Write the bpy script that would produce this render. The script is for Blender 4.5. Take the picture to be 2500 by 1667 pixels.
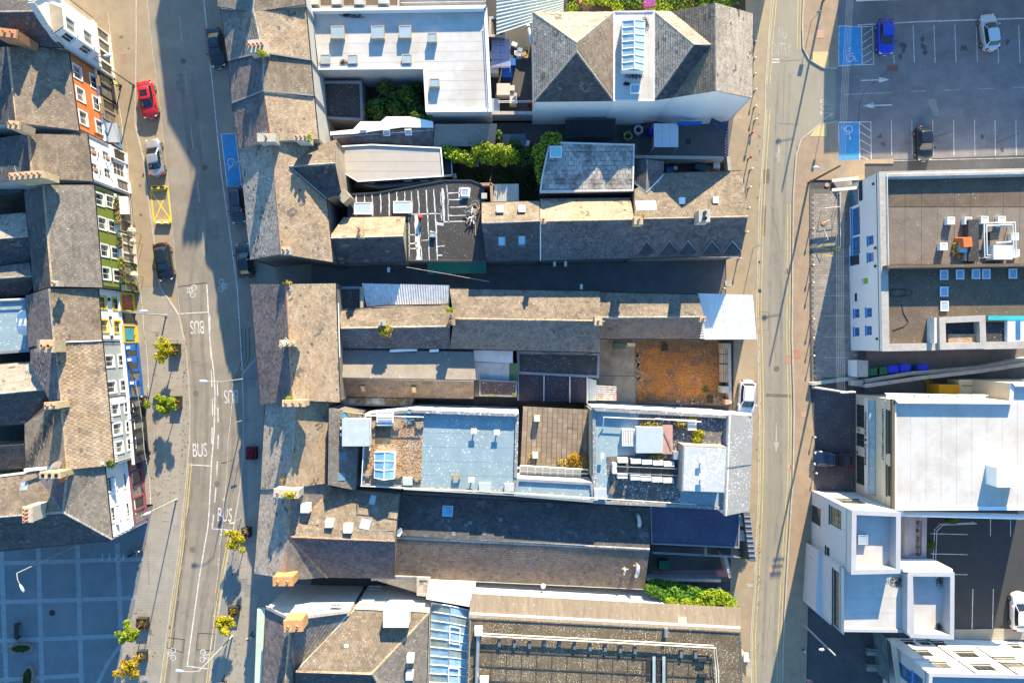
import bpy,math,random
import numpy as np
from mathutils import Vector,Matrix

random.seed(7)
rng=np.random.default_rng(11)
for _o in list(bpy.data.objects):
    bpy.data.objects.remove(_o)
SC=bpy.context.scene
COL=SC.collection

# ------------------------------------------------------------ camera, light
CAM_H,PPM,CX,CY=80.0,21.0,1250.0,833.5      # metres above the street, photo pixels per metre at street level
cam_d=bpy.data.cameras.new("camera")
cam_d.sensor_width=36.0
cam_d.lens=36.0*CAM_H/(2500.0/PPM)
cam_d.clip_start,cam_d.clip_end=1.0,2000.0
cam=bpy.data.objects.new("camera",cam_d)
cam.location=(0,0,CAM_H)
COL.objects.link(cam)
SC.camera=cam

SUN_ELEV,SUN_ROT=math.radians(20.0),math.radians(12.0)
world=bpy.data.worlds.new("World")
SC.world=world
world.use_nodes=True
nt=world.node_tree
bg=nt.nodes["Background"]
sky=nt.nodes.new("ShaderNodeTexSky")
sky.sky_type='NISHITA'
sky.sun_disc=False
sky.sun_elevation,sky.sun_rotation=SUN_ELEV,SUN_ROT
sky.air_density,sky.dust_density,sky.ozone_density=2.0,0.0,10.0
nt.links.new(sky.outputs[0],bg.inputs[0])
bg.inputs[1].default_value=0.13
sun_d=bpy.data.lights.new("sun",'SUN')
sun_d.energy,sun_d.angle,sun_d.color=5.0,math.radians(0.5),(1.0,0.84,0.58)
sun=bpy.data.objects.new("sun",sun_d)
sdir=Vector((math.sin(SUN_ROT)*math.cos(SUN_ELEV),math.cos(SUN_ROT)*math.cos(SUN_ELEV),math.sin(SUN_ELEV)))
sun.rotation_euler=sdir.to_track_quat('Z','Y').to_euler()
sun.location=sdir*200
COL.objects.link(sun)
SC.view_settings.view_transform='Standard'
SC.view_settings.look='None'
SC.view_settings.exposure=1.58
SC.view_settings.gamma=1.0
SC.view_settings.use_curve_mapping=False
SC.cycles.max_bounces=6
SC.cycles.diffuse_bounces=3

# ------------------------------------------------------------ places
def W(px,py,z=0.0):
    """world point seen at a photo pixel when it lies at height z"""
    f=(CAM_H-z)/CAM_H/PPM
    return Vector(((px-CX)*f,(CY-py)*f,z))
def P3(p):
    return W(*p) if not isinstance(p,Vector) else p
def ray_plane(px,py,p0,n):
    g=W(px,py,0)
    o=Vector((0,0,CAM_H));d=g-o
    t=(p0-o).dot(n)/d.dot(n)
    return o+d*t

# ------------------------------------------------------------ materials
MATS={}
def M(name,col,rough=0.85,var=0.18,ns=1.2,col2=None,mixs=0.35,mixa=0.0,spk=0.0,spkc=(0.7,0.68,0.62),spks=9.0,
      isl=0.0,metal=0.0,bump=0.0,bs=30.0,fine=0.0,streak=0.0,spec=0.3,coat=0.0,trans=0.0,stretch=None,brick=None):
    if name in MATS:
        return MATS[name]
    m=bpy.data.materials.new(name);m.use_nodes=True
    t=m.node_tree;N=t.nodes;L=t.links
    b=N["Principled BSDF"]
    b.inputs["Roughness"].default_value=rough
    b.inputs["Metallic"].default_value=metal
    b.inputs["Specular IOR Level"].default_value=spec
    if coat:b.inputs["Coat Weight"].default_value=coat;b.inputs["Coat Roughness"].default_value=0.05
    geo=N.new("ShaderNodeNewGeometry")
    pos=geo.outputs["Position"]
    if stretch:
        mp=N.new("ShaderNodeMapping");mp.inputs["Scale"].default_value=stretch
        L.new(pos,mp.inputs[0]);pos=mp.outputs[0]
    def noise(scale,detail=4.0,rgh=0.6,vec=None):
        n=N.new("ShaderNodeTexNoise");n.inputs["Scale"].default_value=scale
        n.inputs["Detail"].default_value=detail;n.inputs["Roughness"].default_value=rgh
        L.new(vec or pos,n.inputs["Vector"]);return n.outputs["Fac"]
    def ramp(fac,a,c):
        r=N.new("ShaderNodeMapRange");r.inputs[1].default_value=a;r.inputs[2].default_value=c
        L.new(fac,r.inputs[0]);return r.outputs[0]
    def mix(fac,a,c,mode='MIX'):
        x=N.new("ShaderNodeMix");x.data_type='RGBA';x.blend_type=mode;x.clamp_factor=True
        if isinstance(fac,float):x.inputs[0].default_value=fac
        else:L.new(fac,x.inputs[0])
        for i,v in((6,a),(7,c)):
            if isinstance(v,tuple):x.inputs[i].default_value=(*v,1)
            else:L.new(v,x.inputs[i])
        return x.outputs[2]
    def mul(a,k):
        x=N.new("ShaderNodeMath");x.operation='MULTIPLY'
        L.new(a,x.inputs[0])
        if isinstance(k,float):x.inputs[1].default_value=k
        else:L.new(k,x.inputs[1])
        return x.outputs[0]
    c=tuple(col)
    if var or isl or fine:
        v=N.new("ShaderNodeHueSaturation");v.inputs["Color"].default_value=(*col,1)
        acc=None
        def add(o,k):
            nonlocal acc
            x=N.new("ShaderNodeMath");x.operation='MULTIPLY_ADD'
            L.new(o,x.inputs[0]);x.inputs[1].default_value=k
            if acc is None:x.inputs[2].default_value=1.0-k*0.5
            else:
                L.new(acc,x.inputs[2])
                y=N.new("ShaderNodeMath");y.operation='ADD';L.new(x.outputs[0],y.inputs[0]);y.inputs[1].default_value=-k*0.5
                acc=y.outputs[0];return
            acc=x.outputs[0]
        if var:
            add(ramp(noise(ns,5,0.65),0.25,0.75),2.0*var)
            add(ramp(noise(ns*0.13,3,0.6),0.3,0.7),1.0*var)
        if fine:add(ramp(noise(26.0,2,0.7),0.25,0.75),fine)
        if isl:add(geo.outputs["Random Per Island"],isl)
        L.new(acc,v.inputs["Value"]);c=v.outputs[0]
    if brick:                                        # thin paving joints: (size, width ratio, depth of colour)
        bt=N.new("ShaderNodeTexBrick");bt.inputs["Scale"].default_value=1.0
        bt.inputs["Brick Width"].default_value=brick[0];bt.inputs["Row Height"].default_value=brick[1]
        bt.inputs["Mortar Size"].default_value=brick[2]
        L.new(pos,bt.inputs["Vector"])
        c=mix(mul(bt.outputs["Fac"],brick[3]),c,tuple(0.35*k for k in col))
    if mixa and col2:
        f=mul(ramp(noise(mixs,6,0.7),0.45,0.62),mixa);c=mix(f,c,tuple(col2))
    if streak:
        mp=N.new("ShaderNodeMapping");mp.inputs["Scale"].default_value=(1.5,0.25,0.25);L.new(geo.outputs["Position"],mp.inputs[0])
        f=mul(ramp(noise(3.0,5,0.7,mp.outputs[0]),0.5,0.75),streak);c=mix(f,c,tuple(0.45*k for k in col))
    if spk:
        f1=ramp(noise(spks,2,0.5),0.72-0.1*spk,0.74-0.1*spk)
        f2=ramp(noise(spks*0.09,3,0.6),0.35,0.62)
        c=mix(mul(mul(f1,f2),0.85),c,tuple(spkc))
    if isinstance(c,tuple):b.inputs["Base Color"].default_value=(*c,1)
    else:L.new(c,b.inputs["Base Color"])
    if bump:
        bp=N.new("ShaderNodeBump");bp.inputs["Strength"].default_value=bump;bp.inputs["Distance"].default_value=0.05
        L.new(noise(bs,3,0.6),bp.inputs["Height"]);L.new(bp.outputs[0],b.inputs["Normal"])
    if trans:
        tr=N.new("ShaderNodeBsdfTranslucent");ms=N.new("ShaderNodeMixShader");ms.inputs[0].default_value=trans
        if isinstance(c,tuple):tr.inputs[0].default_value=(*c,1)
        else:L.new(c,tr.inputs[0])
        L.new(b.outputs[0],ms.inputs[1]);L.new(tr.outputs[0],ms.inputs[2])
        L.new(ms.outputs[0],N["Material Output"].inputs[0])
    MATS[name]=m
    return m

def glassy(name,col,rough=0.08,spec=0.6,var=0.0):
    return M(name,col,rough=rough,var=var,spec=spec)
def clear_glass(name,tint=(0.75,0.85,0.88),alpha=0.55):
    m=bpy.data.materials.new(name);m.use_nodes=True
    t=m.node_tree;N=t.nodes
    b=N["Principled BSDF"];b.inputs["Base Color"].default_value=(*tint,1);b.inputs["Roughness"].default_value=0.13
    b.inputs["Alpha"].default_value=alpha;b.inputs["Specular IOR Level"].default_value=0.7
    MATS[name]=m;return m

# ------------------------------------------------------------ mesh helper
class MB:
    def __init__(s):s.v=[];s.f=[]
    def add(s,vs,fs):
        o=len(s.v);s.v+=[tuple(v) for v in vs];s.f+=[tuple(i+o for i in f) for f in fs];return s
    def poly(s,pts):return s.add(pts,[tuple(range(len(pts)))])
    def box(s,c,d,rz=0.0,taper=1.0):
        x,y,z=d[0]/2,d[1]/2,d[2]/2;co,si=math.cos(rz),math.sin(rz);vs=[]
        for k,sc in((-z,1.0),(z,taper)):
            for a,b in((-x,-y),(x,-y),(x,y),(-x,y)):
                a*=sc;b*=sc
                vs.append((c[0]+a*co-b*si,c[1]+a*si+b*co,c[2]+k))
        return s.add(vs,[(3,2,1,0),(4,5,6,7),(0,1,5,4),(1,2,6,5),(2,3,7,6),(3,0,4,7)])
    def obox(s,o,a,b,c):
        """box spanned from corner o by vectors a, b, c"""
        o,a,b,c=map(Vector,(o,a,b,c))
        vs=[o,o+a,o+a+b,o+b,o+c,o+a+c,o+a+b+c,o+b+c]
        fs=[(3,2,1,0),(4,5,6,7),(0,1,5,4),(1,2,6,5),(2,3,7,6),(3,0,4,7)]
        if a.cross(b).dot(c)<0:fs=[tuple(reversed(f)) for f in fs]
        return s.add(vs,fs)
    def prism(s,pts,z0,z1):
        """upright prism over a plan polygon (list of xy)"""
        n=len(pts)
        if area2(pts)<0:pts=pts[::-1]
        vs=[(p[0],p[1],z0) for p in pts]+[(p[0],p[1],z1) for p in pts]
        fs=[tuple(range(n-1,-1,-1)),tuple(range(n,2*n))]+[(i,(i+1)%n,n+(i+1)%n,n+i) for i in range(n)]
        return s.add(vs,fs)
    def slab(s,pts,th):
        """polygon in space thickened downward"""
        n=len(pts);pts=[Vector(p) for p in pts]
        if area2(pts)<0:pts=pts[::-1]
        vs=pts+[p-Vector((0,0,th)) for p in pts]
        fs=[tuple(range(n)),tuple(range(2*n-1,n-1,-1))]+[(n+i,n+(i+1)%n,(i+1)%n,i) for i in range(n)]
        return s.add(vs,fs)
    def tube(s,path,r,n=8,cap=True):
        path=[Vector(p) for p in path];k=len(path)
        rs=r if isinstance(r,(list,tuple)) else[r]*k
        vs=[];up=Vector((0,0,1));prev=None
        for i,p in enumerate(path):
            d=(path[min(i+1,k-1)]-path[max(i-1,0)]).normalized()
            if prev is None:
                a=d.cross(up) if abs(d.z)<0.95 else d.cross(Vector((1,0,0)))
            else:
                a=prev-d*prev.dot(d)
            a.normalize();prev=a;b=d.cross(a)
            for j in range(n):
                t=2*math.pi*j/n
                vs.append(p+(a*math.cos(t)+b*math.sin(t))*rs[i])
        fs=[(i*n+j,i*n+(j+1)%n,(i+1)*n+(j+1)%n,(i+1)*n+j) for i in range(k-1) for j in range(n)]
        if cap:fs+=[tuple(range(n-1,-1,-1)),tuple(range((k-1)*n,k*n))]
        return s.add(vs,fs)
    def lathe(s,c,prof,n=12):
        vs=[];m=len(prof)
        for r,z in prof:
            for j in range(n):
                t=2*math.pi*j/n;vs.append((c[0]+r*math.cos(t),c[1]+r*math.sin(t),c[2]+z))
        fs=[(i*n+j,i*n+(j+1)%n,(i+1)*n+(j+1)%n,(i+1)*n+j) for i in range(m-1) for j in range(n)]
        fs+=[tuple(range(n-1,-1,-1)),tuple(range((m-1)*n,m*n))]
        return s.add(vs,fs)
    def ball(s,c,r,n=10,m=6,sq=(1,1,1)):
        prof=[(max(0.001,math.sin(math.pi*i/m))*r,-math.cos(math.pi*i/m)*r) for i in range(m+1)]
        o=len(s.v);s.lathe((0,0,0),prof,n)
        for i in range(o,len(s.v)):
            v=s.v[i];s.v[i]=(c[0]+v[0]*sq[0],c[1]+v[1]*sq[1],c[2]+v[2]*sq[2])
        return s
def area2(pts):
    return sum(pts[i][0]*pts[(i+1)%len(pts)][1]-pts[(i+1)%len(pts)][0]*pts[i][1]for i in range(len(pts)))

ORG={}
def tag(o,label=None,cat=None,group=None,kind=None):
    if label:o["label"]=label
    if cat:o["category"]=cat
    if group:o["group"]=group
    if kind:o["kind"]=kind
    return o
def thing(name,label,cat,loc=(0,0,0),group=None,kind=None):
    o=bpy.data.objects.new(name,None);o.empty_display_size=0.3
    o.location=loc;COL.objects.link(o);ORG[o.name]=Vector(loc)
    return tag(o,label,cat,group,kind)
def mesh(name,mb,mat,parent=None,kind=None,label=None,cat=None,group=None,smooth=False,loc=None):
    org=ORG[parent.name]if parent is not None else(Vector(loc) if loc is not None else Vector((0,0,0)))
    me=bpy.data.meshes.new(name)
    vs=[(v[0]-org[0],v[1]-org[1],v[2]-org[2]) for v in mb.v]
    me.from_pydata(vs,[],mb.f);me.materials.append(mat)
    if smooth:me.polygons.foreach_set("use_smooth",[True]*len(me.polygons))
    o=bpy.data.objects.new(name,me)
    COL.objects.link(o)
    if parent is not None:o.parent=parent
    elif loc is not None:o.location=loc
    ORG[o.name]=org
    return tag(o,label,cat,group,kind)
def copy_tree(o,parent=None,**kw):
    c=o.copy();COL.objects.link(c);c.parent=parent
    for ch in list(o.children):copy_tree(ch,c)
    for k,v in kw.items():c[k]=v
    return c

# ------------------------------------------------------------ slates / tiles laid on a plane
def clip(poly,a,c,d):
    """keep the part of a 2-d polygon where a*x + c*y <= d"""
    out=[]
    for i in range(len(poly)):
        p,q=poly[i],poly[(i+1)%len(poly)]
        fp,fq=a*p[0]+c*p[1]-d,a*q[0]+c*q[1]-d
        if fp<=0:out.append(p)
        if(fp<0<fq) or(fq<0<fp):
            t=fp/(fp-fq);out.append((p[0]+(q[0]-p[0])*t,p[1]+(q[1]-p[1])*t))
    return out
def plane_of(pts):
    c=sum(pts,Vector())/len(pts);n=Vector()
    for i in range(len(pts)):
        p,q=pts[i]-c,pts[(i+1)%len(pts)]-c;n+=p.cross(q)
    n.normalize()
    if n.z<0:n=-n
    return c,n
def inside(poly,x,y):
    r=False
    for i in range(len(poly)):
        (x1,y1),(x2,y2)=poly[i][:2],poly[i-1][:2]
        if(y1>y)!=(y2>y) and x<(x2-x1)*(y-y1)/(y2-y1)+x1:r=not r
    return r
def slate_mesh(pts,w=0.34,g=0.26,lift=0.03,base=0.02,gap=0.016,jit=0.006,axis=None,miss=0.0,alt=None):
    """separate overlapping slates on the planar polygon pts (must be convex)"""
    c,n=plane_of(pts)
    if axis is not None:u=Vector(axis);u=(u-n*u.dot(n)).normalized();v=n.cross(u)
    else:
        d=Vector((0,0,1))-n*n.z
        v=d.normalized() if d.length>1e-3 else Vector((0,1,0));u=v.cross(n)
    P=[((p-c).dot(u),(p-c).dot(v)) for p in pts]
    if area2(P)<0:P=P[::-1]
    hp=[]
    for i in range(len(P)):
        (x1,y1),(x2,y2)=P[i],P[(i+1)%len(P)]
        a,b=(y2-y1),-(x2-x1);l=math.hypot(a,b)
        if l>1e-6:hp.append((a/l,b/l,(a*x1+b*y1)/l))
    x0,x1=min(p[0]for p in P),max(p[0]for p in P);y0,y1=min(p[1]for p in P),max(p[1]for p in P)
    mb=MB();ph=c.x*.7+c.y*1.3
    rows=int((y1-y0)/g)+2
    for r in range(rows):
        yb=y0+(r-0.3)*g;off=(r%2)*0.5*w+random.uniform(-.03,.03)-w
        for k in range(int((x1-x0)/w)+3):
            if miss and random.random()<miss:continue
            xa=x0+off+k*w;xb=xa+w-gap
            dy=random.uniform(-jit,jit)
            q=[(xa,yb+dy),(xb,yb+dy),(xb,yb+g*1.04),(xa,yb+g*1.04)]
            full=True
            for(a,b,d) in hp:
                if max(a*p[0]+b*p[1]for p in q)>d:
                    q=clip(q,a,b,d);full=False
                    if len(q)<3:break
            if len(q)<3:continue
            V,F=mb.v,mb.f
            if alt is not None and random.random()<(.55 if math.sin(xa*.9+ph)*math.sin(yb*1.3+ph*2)+.35*math.sin(xa*2.3+yb*1.7)>1.0 else.012):V,F=alt.v,alt.f
            o=len(V);m=len(q);lf=lift*random.uniform(0.6,1.3)
            hs=[base+lf*(1-(p[1]-yb)/g*0.95) for p in q]
            for p,h in zip(q,hs):V.append(tuple(c+u*p[0]+v*p[1]+n*h))
            for p in q:V.append(tuple(c+u*p[0]+v*p[1]+n*(base-0.02)))
            F.append(tuple(range(o,o+m)))
            for i in range(m):
                j=(i+1)%m
                if full and i==2:continue
                F.append((o+m+i,o+m+j,o+j,o+i))
    return mb
# ------------------------------------------------------------ shared materials
wood=M("weathered_wood",(.24,.17,.11),var=.3,ns=4)
white=M("white_paint",(.80,.79,.76),var=.06,ns=.8,rough=.7)
white_trim=M("white_trim",(.78,.78,.77),var=.04,rough=.5)
cream=M("cream_render",(.66,.58,.44),var=.10,ns=.9,streak=.15)
grey_render=M("grey_render",(.40,.40,.39),var=.10,ns=.7,streak=.2)
dark_render=M("dark_render",(.16,.15,.14),var=.2,ns=.8,streak=.3)
tan_render=M("tan_render",(.36,.30,.22),var=.2,ns=.8,streak=.3)
stone=M("stone_coping",(.38,.35,.31),var=.2,ns=2.5,fine=.2,spk=.4)
lead=M("lead_grey",(.20,.21,.22),var=.15,rough=.55)
steel=M("galvanised_steel",(.48,.50,.51),var=.12,rough=.38,metal=.6)
white_metal=M("white_metal",(.74,.75,.74),rough=.4,var=.05)
black_metal=M("black_metal",(.025,.025,.027),rough=.45,var=0)
dark_plastic=M("dark_plastic",(.04,.042,.045),rough=.5,var=0)
pane_dark=M("window_glass",(.035,.045,.05),rough=.06,var=.3,ns=1.2,spec=.9)
pane_curtain=M("window_glass_curtain",(.16,.16,.14),rough=.08,var=.6,ns=2.2,spec=.8)
pane_sky=M("rooflight_glass",(.30,.38,.42),rough=.1,var=.12,spec=.8)
pane_roof=M("glass_roof_pane",(.26,.44,.56),rough=.07,var=.45,ns=.6,spec=.9,isl=.25)
ridge_clay=M("ridge_clay",(.34,.20,.13),var=.3,ns=3,isl=.3)
ridge_grey=M("ridge_grey",(.30,.28,.25),var=.3,ns=3,isl=.25)
ridge_tan=M("ridge_tan",(.42,.30,.19),var=.3,ns=3,isl=.25)
pot_clay=M("pot_clay",(.50,.24,.13),var=.25,ns=5)
soot=M("soot",(.012,.011,.01),var=0)
brick_tan=M("chimney_render",(.47,.36,.23),var=.25,ns=3,streak=.3)
brick_white=M("chimney_white",(.46,.41,.34),var=.2,ns=3,streak=.3)
brick_red=M("chimney_brick",(.42,.20,.10),var=.25,ns=5,isl=.2)
under=M("roof_battens",(.045,.043,.042),var=.15)
SL=dict(  # lighter keys lie on sunlit slopes, darker on shaded: light put into the colour
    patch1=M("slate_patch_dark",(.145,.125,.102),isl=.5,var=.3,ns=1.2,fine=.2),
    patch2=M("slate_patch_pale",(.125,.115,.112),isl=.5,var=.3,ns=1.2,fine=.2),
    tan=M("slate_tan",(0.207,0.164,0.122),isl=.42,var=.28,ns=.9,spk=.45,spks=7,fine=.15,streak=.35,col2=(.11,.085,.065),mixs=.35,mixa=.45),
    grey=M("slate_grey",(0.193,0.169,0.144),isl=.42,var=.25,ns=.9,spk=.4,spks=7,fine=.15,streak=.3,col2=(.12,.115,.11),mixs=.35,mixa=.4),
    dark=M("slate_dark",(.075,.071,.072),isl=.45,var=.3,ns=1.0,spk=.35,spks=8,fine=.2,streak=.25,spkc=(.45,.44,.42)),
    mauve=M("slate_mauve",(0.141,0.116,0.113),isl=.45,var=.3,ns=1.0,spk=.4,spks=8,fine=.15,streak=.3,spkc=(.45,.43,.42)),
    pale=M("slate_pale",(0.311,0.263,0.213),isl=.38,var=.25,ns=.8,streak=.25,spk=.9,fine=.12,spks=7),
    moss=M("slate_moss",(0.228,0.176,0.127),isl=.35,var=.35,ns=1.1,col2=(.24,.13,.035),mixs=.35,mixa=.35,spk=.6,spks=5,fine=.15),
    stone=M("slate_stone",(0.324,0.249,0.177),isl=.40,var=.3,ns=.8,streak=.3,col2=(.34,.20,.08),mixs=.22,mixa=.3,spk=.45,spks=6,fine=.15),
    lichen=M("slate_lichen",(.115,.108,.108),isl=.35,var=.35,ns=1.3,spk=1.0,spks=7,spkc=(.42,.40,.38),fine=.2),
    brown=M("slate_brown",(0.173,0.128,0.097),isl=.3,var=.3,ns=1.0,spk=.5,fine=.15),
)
FL=dict(
    white=M("membrane_white",(.51,.49,.462),var=.07,ns=.7,col2=(.38,.33,.27),mixs=.3,mixa=.5,fine=.04),
    beige=M("membrane_beige",(.43,.385,.335),var=.06,ns=.6,spk=.2,col2=(.40,.34,.28),mixs=.5,mixa=.3),
    blue=M("membrane_blue_grey",(.235,.315,.345),var=.12,ns=.8,spk=.9,spks=4.5,fine=.06),
    felt=M("felt_brown",(0.134,0.099,0.069),var=.22,ns=.8,spk=.45,spks=8,fine=.15,streak=.25),
    black=M("felt_black",(.052,.049,.047),var=.25,ns=.8,spk=.5,spks=8,fine=.15,streak=.2),
    grey=M("felt_grey",(0.214,0.188,0.158),var=.15,ns=.9,spk=.45,spks=7,fine=.1),
    navy=M("felt_navy",(.055,.062,.105),var=.2,ns=.6,spk=.3,spks=8,fine=.08),
    speck=M("felt_speckled",(.125,.095,.062),var=.4,ns=.7,spk=1.35,spks=7,spkc=(.55,.47,.32),fine=.25,streak=.5),
    patch=M("felt_patched",(.40,.37,.33),var=.35,ns=1.6,col2=(.10,.095,.09),mixs=.7,mixa=.8,fine=.2),
    gravel=M("roof_gravel",(.32,.20,.115),var=.4,ns=5,col2=(.42,.36,.26),mixs=1.5,mixa=.7,spk=.8,spks=7,fine=.6),
    tile=M("terrace_tile",(.23,.175,.125),var=.2,ns=1.2,fine=.1),
)

BLD=[]
class Bld:
    def __init__(s,name,label,px,py,cat="building",group=None):
        s.c=W(px,py,0);s.root=thing(name,label,cat,tuple(s.c),group);s.slopes=[];s.skip=[];BLD.append(s)
    # where the camera ray of a photo pixel meets one of this building's roofs
    def hit(s,px,py):
        best=None
        for pts,c,n,px2 in s.slopes:
            if inside(px2,px,py):
                q=ray_plane(px,py,c,n)
                if best is None or q.z>best[0].z:best=(q,n)
        if best is None:
            d=min(s.slopes,key=lambda k:(sum((Vector(p[:2]) for p in k[3]),Vector((0,0)))/len(k[3])-Vector((px,py))).length)
            best=(ray_plane(px,py,d[1],d[2]),d[2])
        return best

def edge_key(a,b):
    a,b=tuple(round(x,1) for x in a[:2]),tuple(round(x,1) for x in b[:2])
    return(a,b) if a<b else(b,a)

def roof(b,slopes,sl="grey",wall=None,w=.34,g=.26,lift=.04,gap=.018,ridge=ridge_grey,nowall=(),gutter=True,z0=0.0,inset=.06,wallname="wall",hipcap=True):
    """slopes: list of (points[(px,py,z)...], slate key or None)"""
    edges={}
    for it in slopes:
        pts_px,key=(it if isinstance(it,tuple) and not isinstance(it[0],(int,float)) and len(it)==2 and isinstance(it[1],(str,type(None))) else(it,sl))
        pts=[W(*p) for p in pts_px]
        c,n=plane_of(pts)
        b.slopes.append((pts,c,n,[p[:2]for p in pts_px]))
        tris=[pts]
        if len(pts)>3 and max(abs((p-c).dot(n)) for p in pts)>.03:      # a warped slope is laid in flat pieces
            k0=0 if len(pts)>4 or(pts[0]-pts[2]).length<(pts[1]-pts[3]).length else 1
            r=pts[k0:]+pts[:k0];tris=[[r[0],r[i],r[i+1]]for i in range(1,len(r)-1)]
        sb=MB();sm=MB();am=MB()
        for tr_ in tris:
            sb.slab(tr_,.10)
            if key in SL:o_=slate_mesh(tr_,w,g,lift,gap=gap,alt=am);sm.add(o_.v,o_.f)
        sp=mesh("roof_slope",sb,under,b.root)
        if key in SL:mesh("slates",sm,SL[key],sp,kind="stuff")
        if am.v:mesh("patched_slates",am,SL["patch2"]if key in("dark","mauve","brown","lichen") else SL["patch1"],sp,kind="stuff")
        for i in range(len(pts_px)):
            a,q=pts_px[i],pts_px[(i+1)%len(pts_px)]
            edges.setdefault(edge_key(a,q),[]).append((a,q,c))
    skip=set(edge_key(*e) for e in list(nowall)+b.skip)
    wm=MB();rm=MB()
    cen=sum((k[1]for k in b.slopes),Vector())/len(b.slopes)
    for k,es in edges.items():
        a,q,c=es[0];A,Q=W(*a),W(*q)
        if len(es)==1:
            if k not in skip:
                d=(Q-A);nrm=Vector((-d.y,d.x,0)).normalized()
                if nrm.dot(c-(A+Q)/2)<0:nrm=-nrm
                A2,Q2=A+nrm*inset-Vector((0,0,.05)),Q+nrm*inset-Vector((0,0,.05))
                th=nrm*.2
                wm.add([(A2.x,A2.y,z0),(Q2.x,Q2.y,z0),Q2,A2,(A2.x+th.x,A2.y+th.y,z0),(Q2.x+th.x,Q2.y+th.y,z0),Q2+th,A2+th],
                       [(0,1,2,3),(7,6,5,4),(3,2,6,7)])
            if gutter and abs(A.z-Q.z)<.15 and(A+Q).z/2<c.z-.15:
                d=(Q-A).normalized();nrm=Vector((-d.y,d.x,0))
                if nrm.dot(c-(A+Q)/2)>0:nrm=-nrm
                mesh("gutter",MB().tube([A+nrm*.06-Vector((0,0,.04)),Q+nrm*.06-Vector((0,0,.04))],.06,6),black_metal,b.root)
        else:
            mid=(A+Q)/2;mc=(es[0][2]+es[1][2])/2
            L=(Q-A).length
            if mid.z>mc.z-.02 and ridge is not None:      # ridge or hip: separate capping tiles
                t=(Q-A).normalized();sd=t.cross(Vector((0,0,1))).normalized();nt_=max(1,int(L/.45));up=sd.cross(t)
                if up.z<0:up=-up
                # slopes of both sides give the cap its angle
                dn=[]
                for e in es[:2]:
                    v=e[2]-mid;v=(v-t*v.dot(t)).normalized();dn.append(v)
                for j in range(nt_):
                    p,r=A+t*(L*j/nt_),A+t*(L*(j+1)/nt_-.02)
                    lift_=up*(.07+random.uniform(0,.02))
                    hw=.17
                    rm.add([p+dn[0]*hw+up*.03,p+lift_,p+dn[1]*hw+up*.03,r+dn[0]*hw+up*.03,r+lift_,r+dn[1]*hw+up*.03],
                           [(0,1,4,3),(1,2,5,4),(0,2,1),(3,4,5)])
            elif mid.z<=mc.z-.02:
                t=(Q-A).normalized();sd=t.cross(Vector((0,0,1))).normalized()*.10;up=Vector((0,0,.055))
                mesh("valley_flashing",MB().add([A-sd+up,A+sd+up,Q+sd+up,Q-sd+up],[(0,1,2,3)]),lead,b.root)
    if wm.v:mesh(wallname,wm,wall or grey_render,b.root)
    if rm.v:mesh("ridge_tiles",rm,ridge,b.root,kind="stuff")
    return b

def inset_poly(P,d):
    n=len(P);s=1 if area2(P)>0 else-1;out=[]
    for i in range(n):
        p0,p1,p2=Vector(P[i-1][:2]),Vector(P[i][:2]),Vector(P[(i+1)%n][:2])
        e1,e2=(p1-p0).normalized(),(p2-p1).normalized()
        n1,n2=Vector((-e1.y,e1.x))*s,Vector((-e2.y,e2.x))*s
        k=n1+n2;l=max(.3,1+n1.dot(n2));out.append(tuple(p1+k*(d/l)))
    return out

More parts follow.
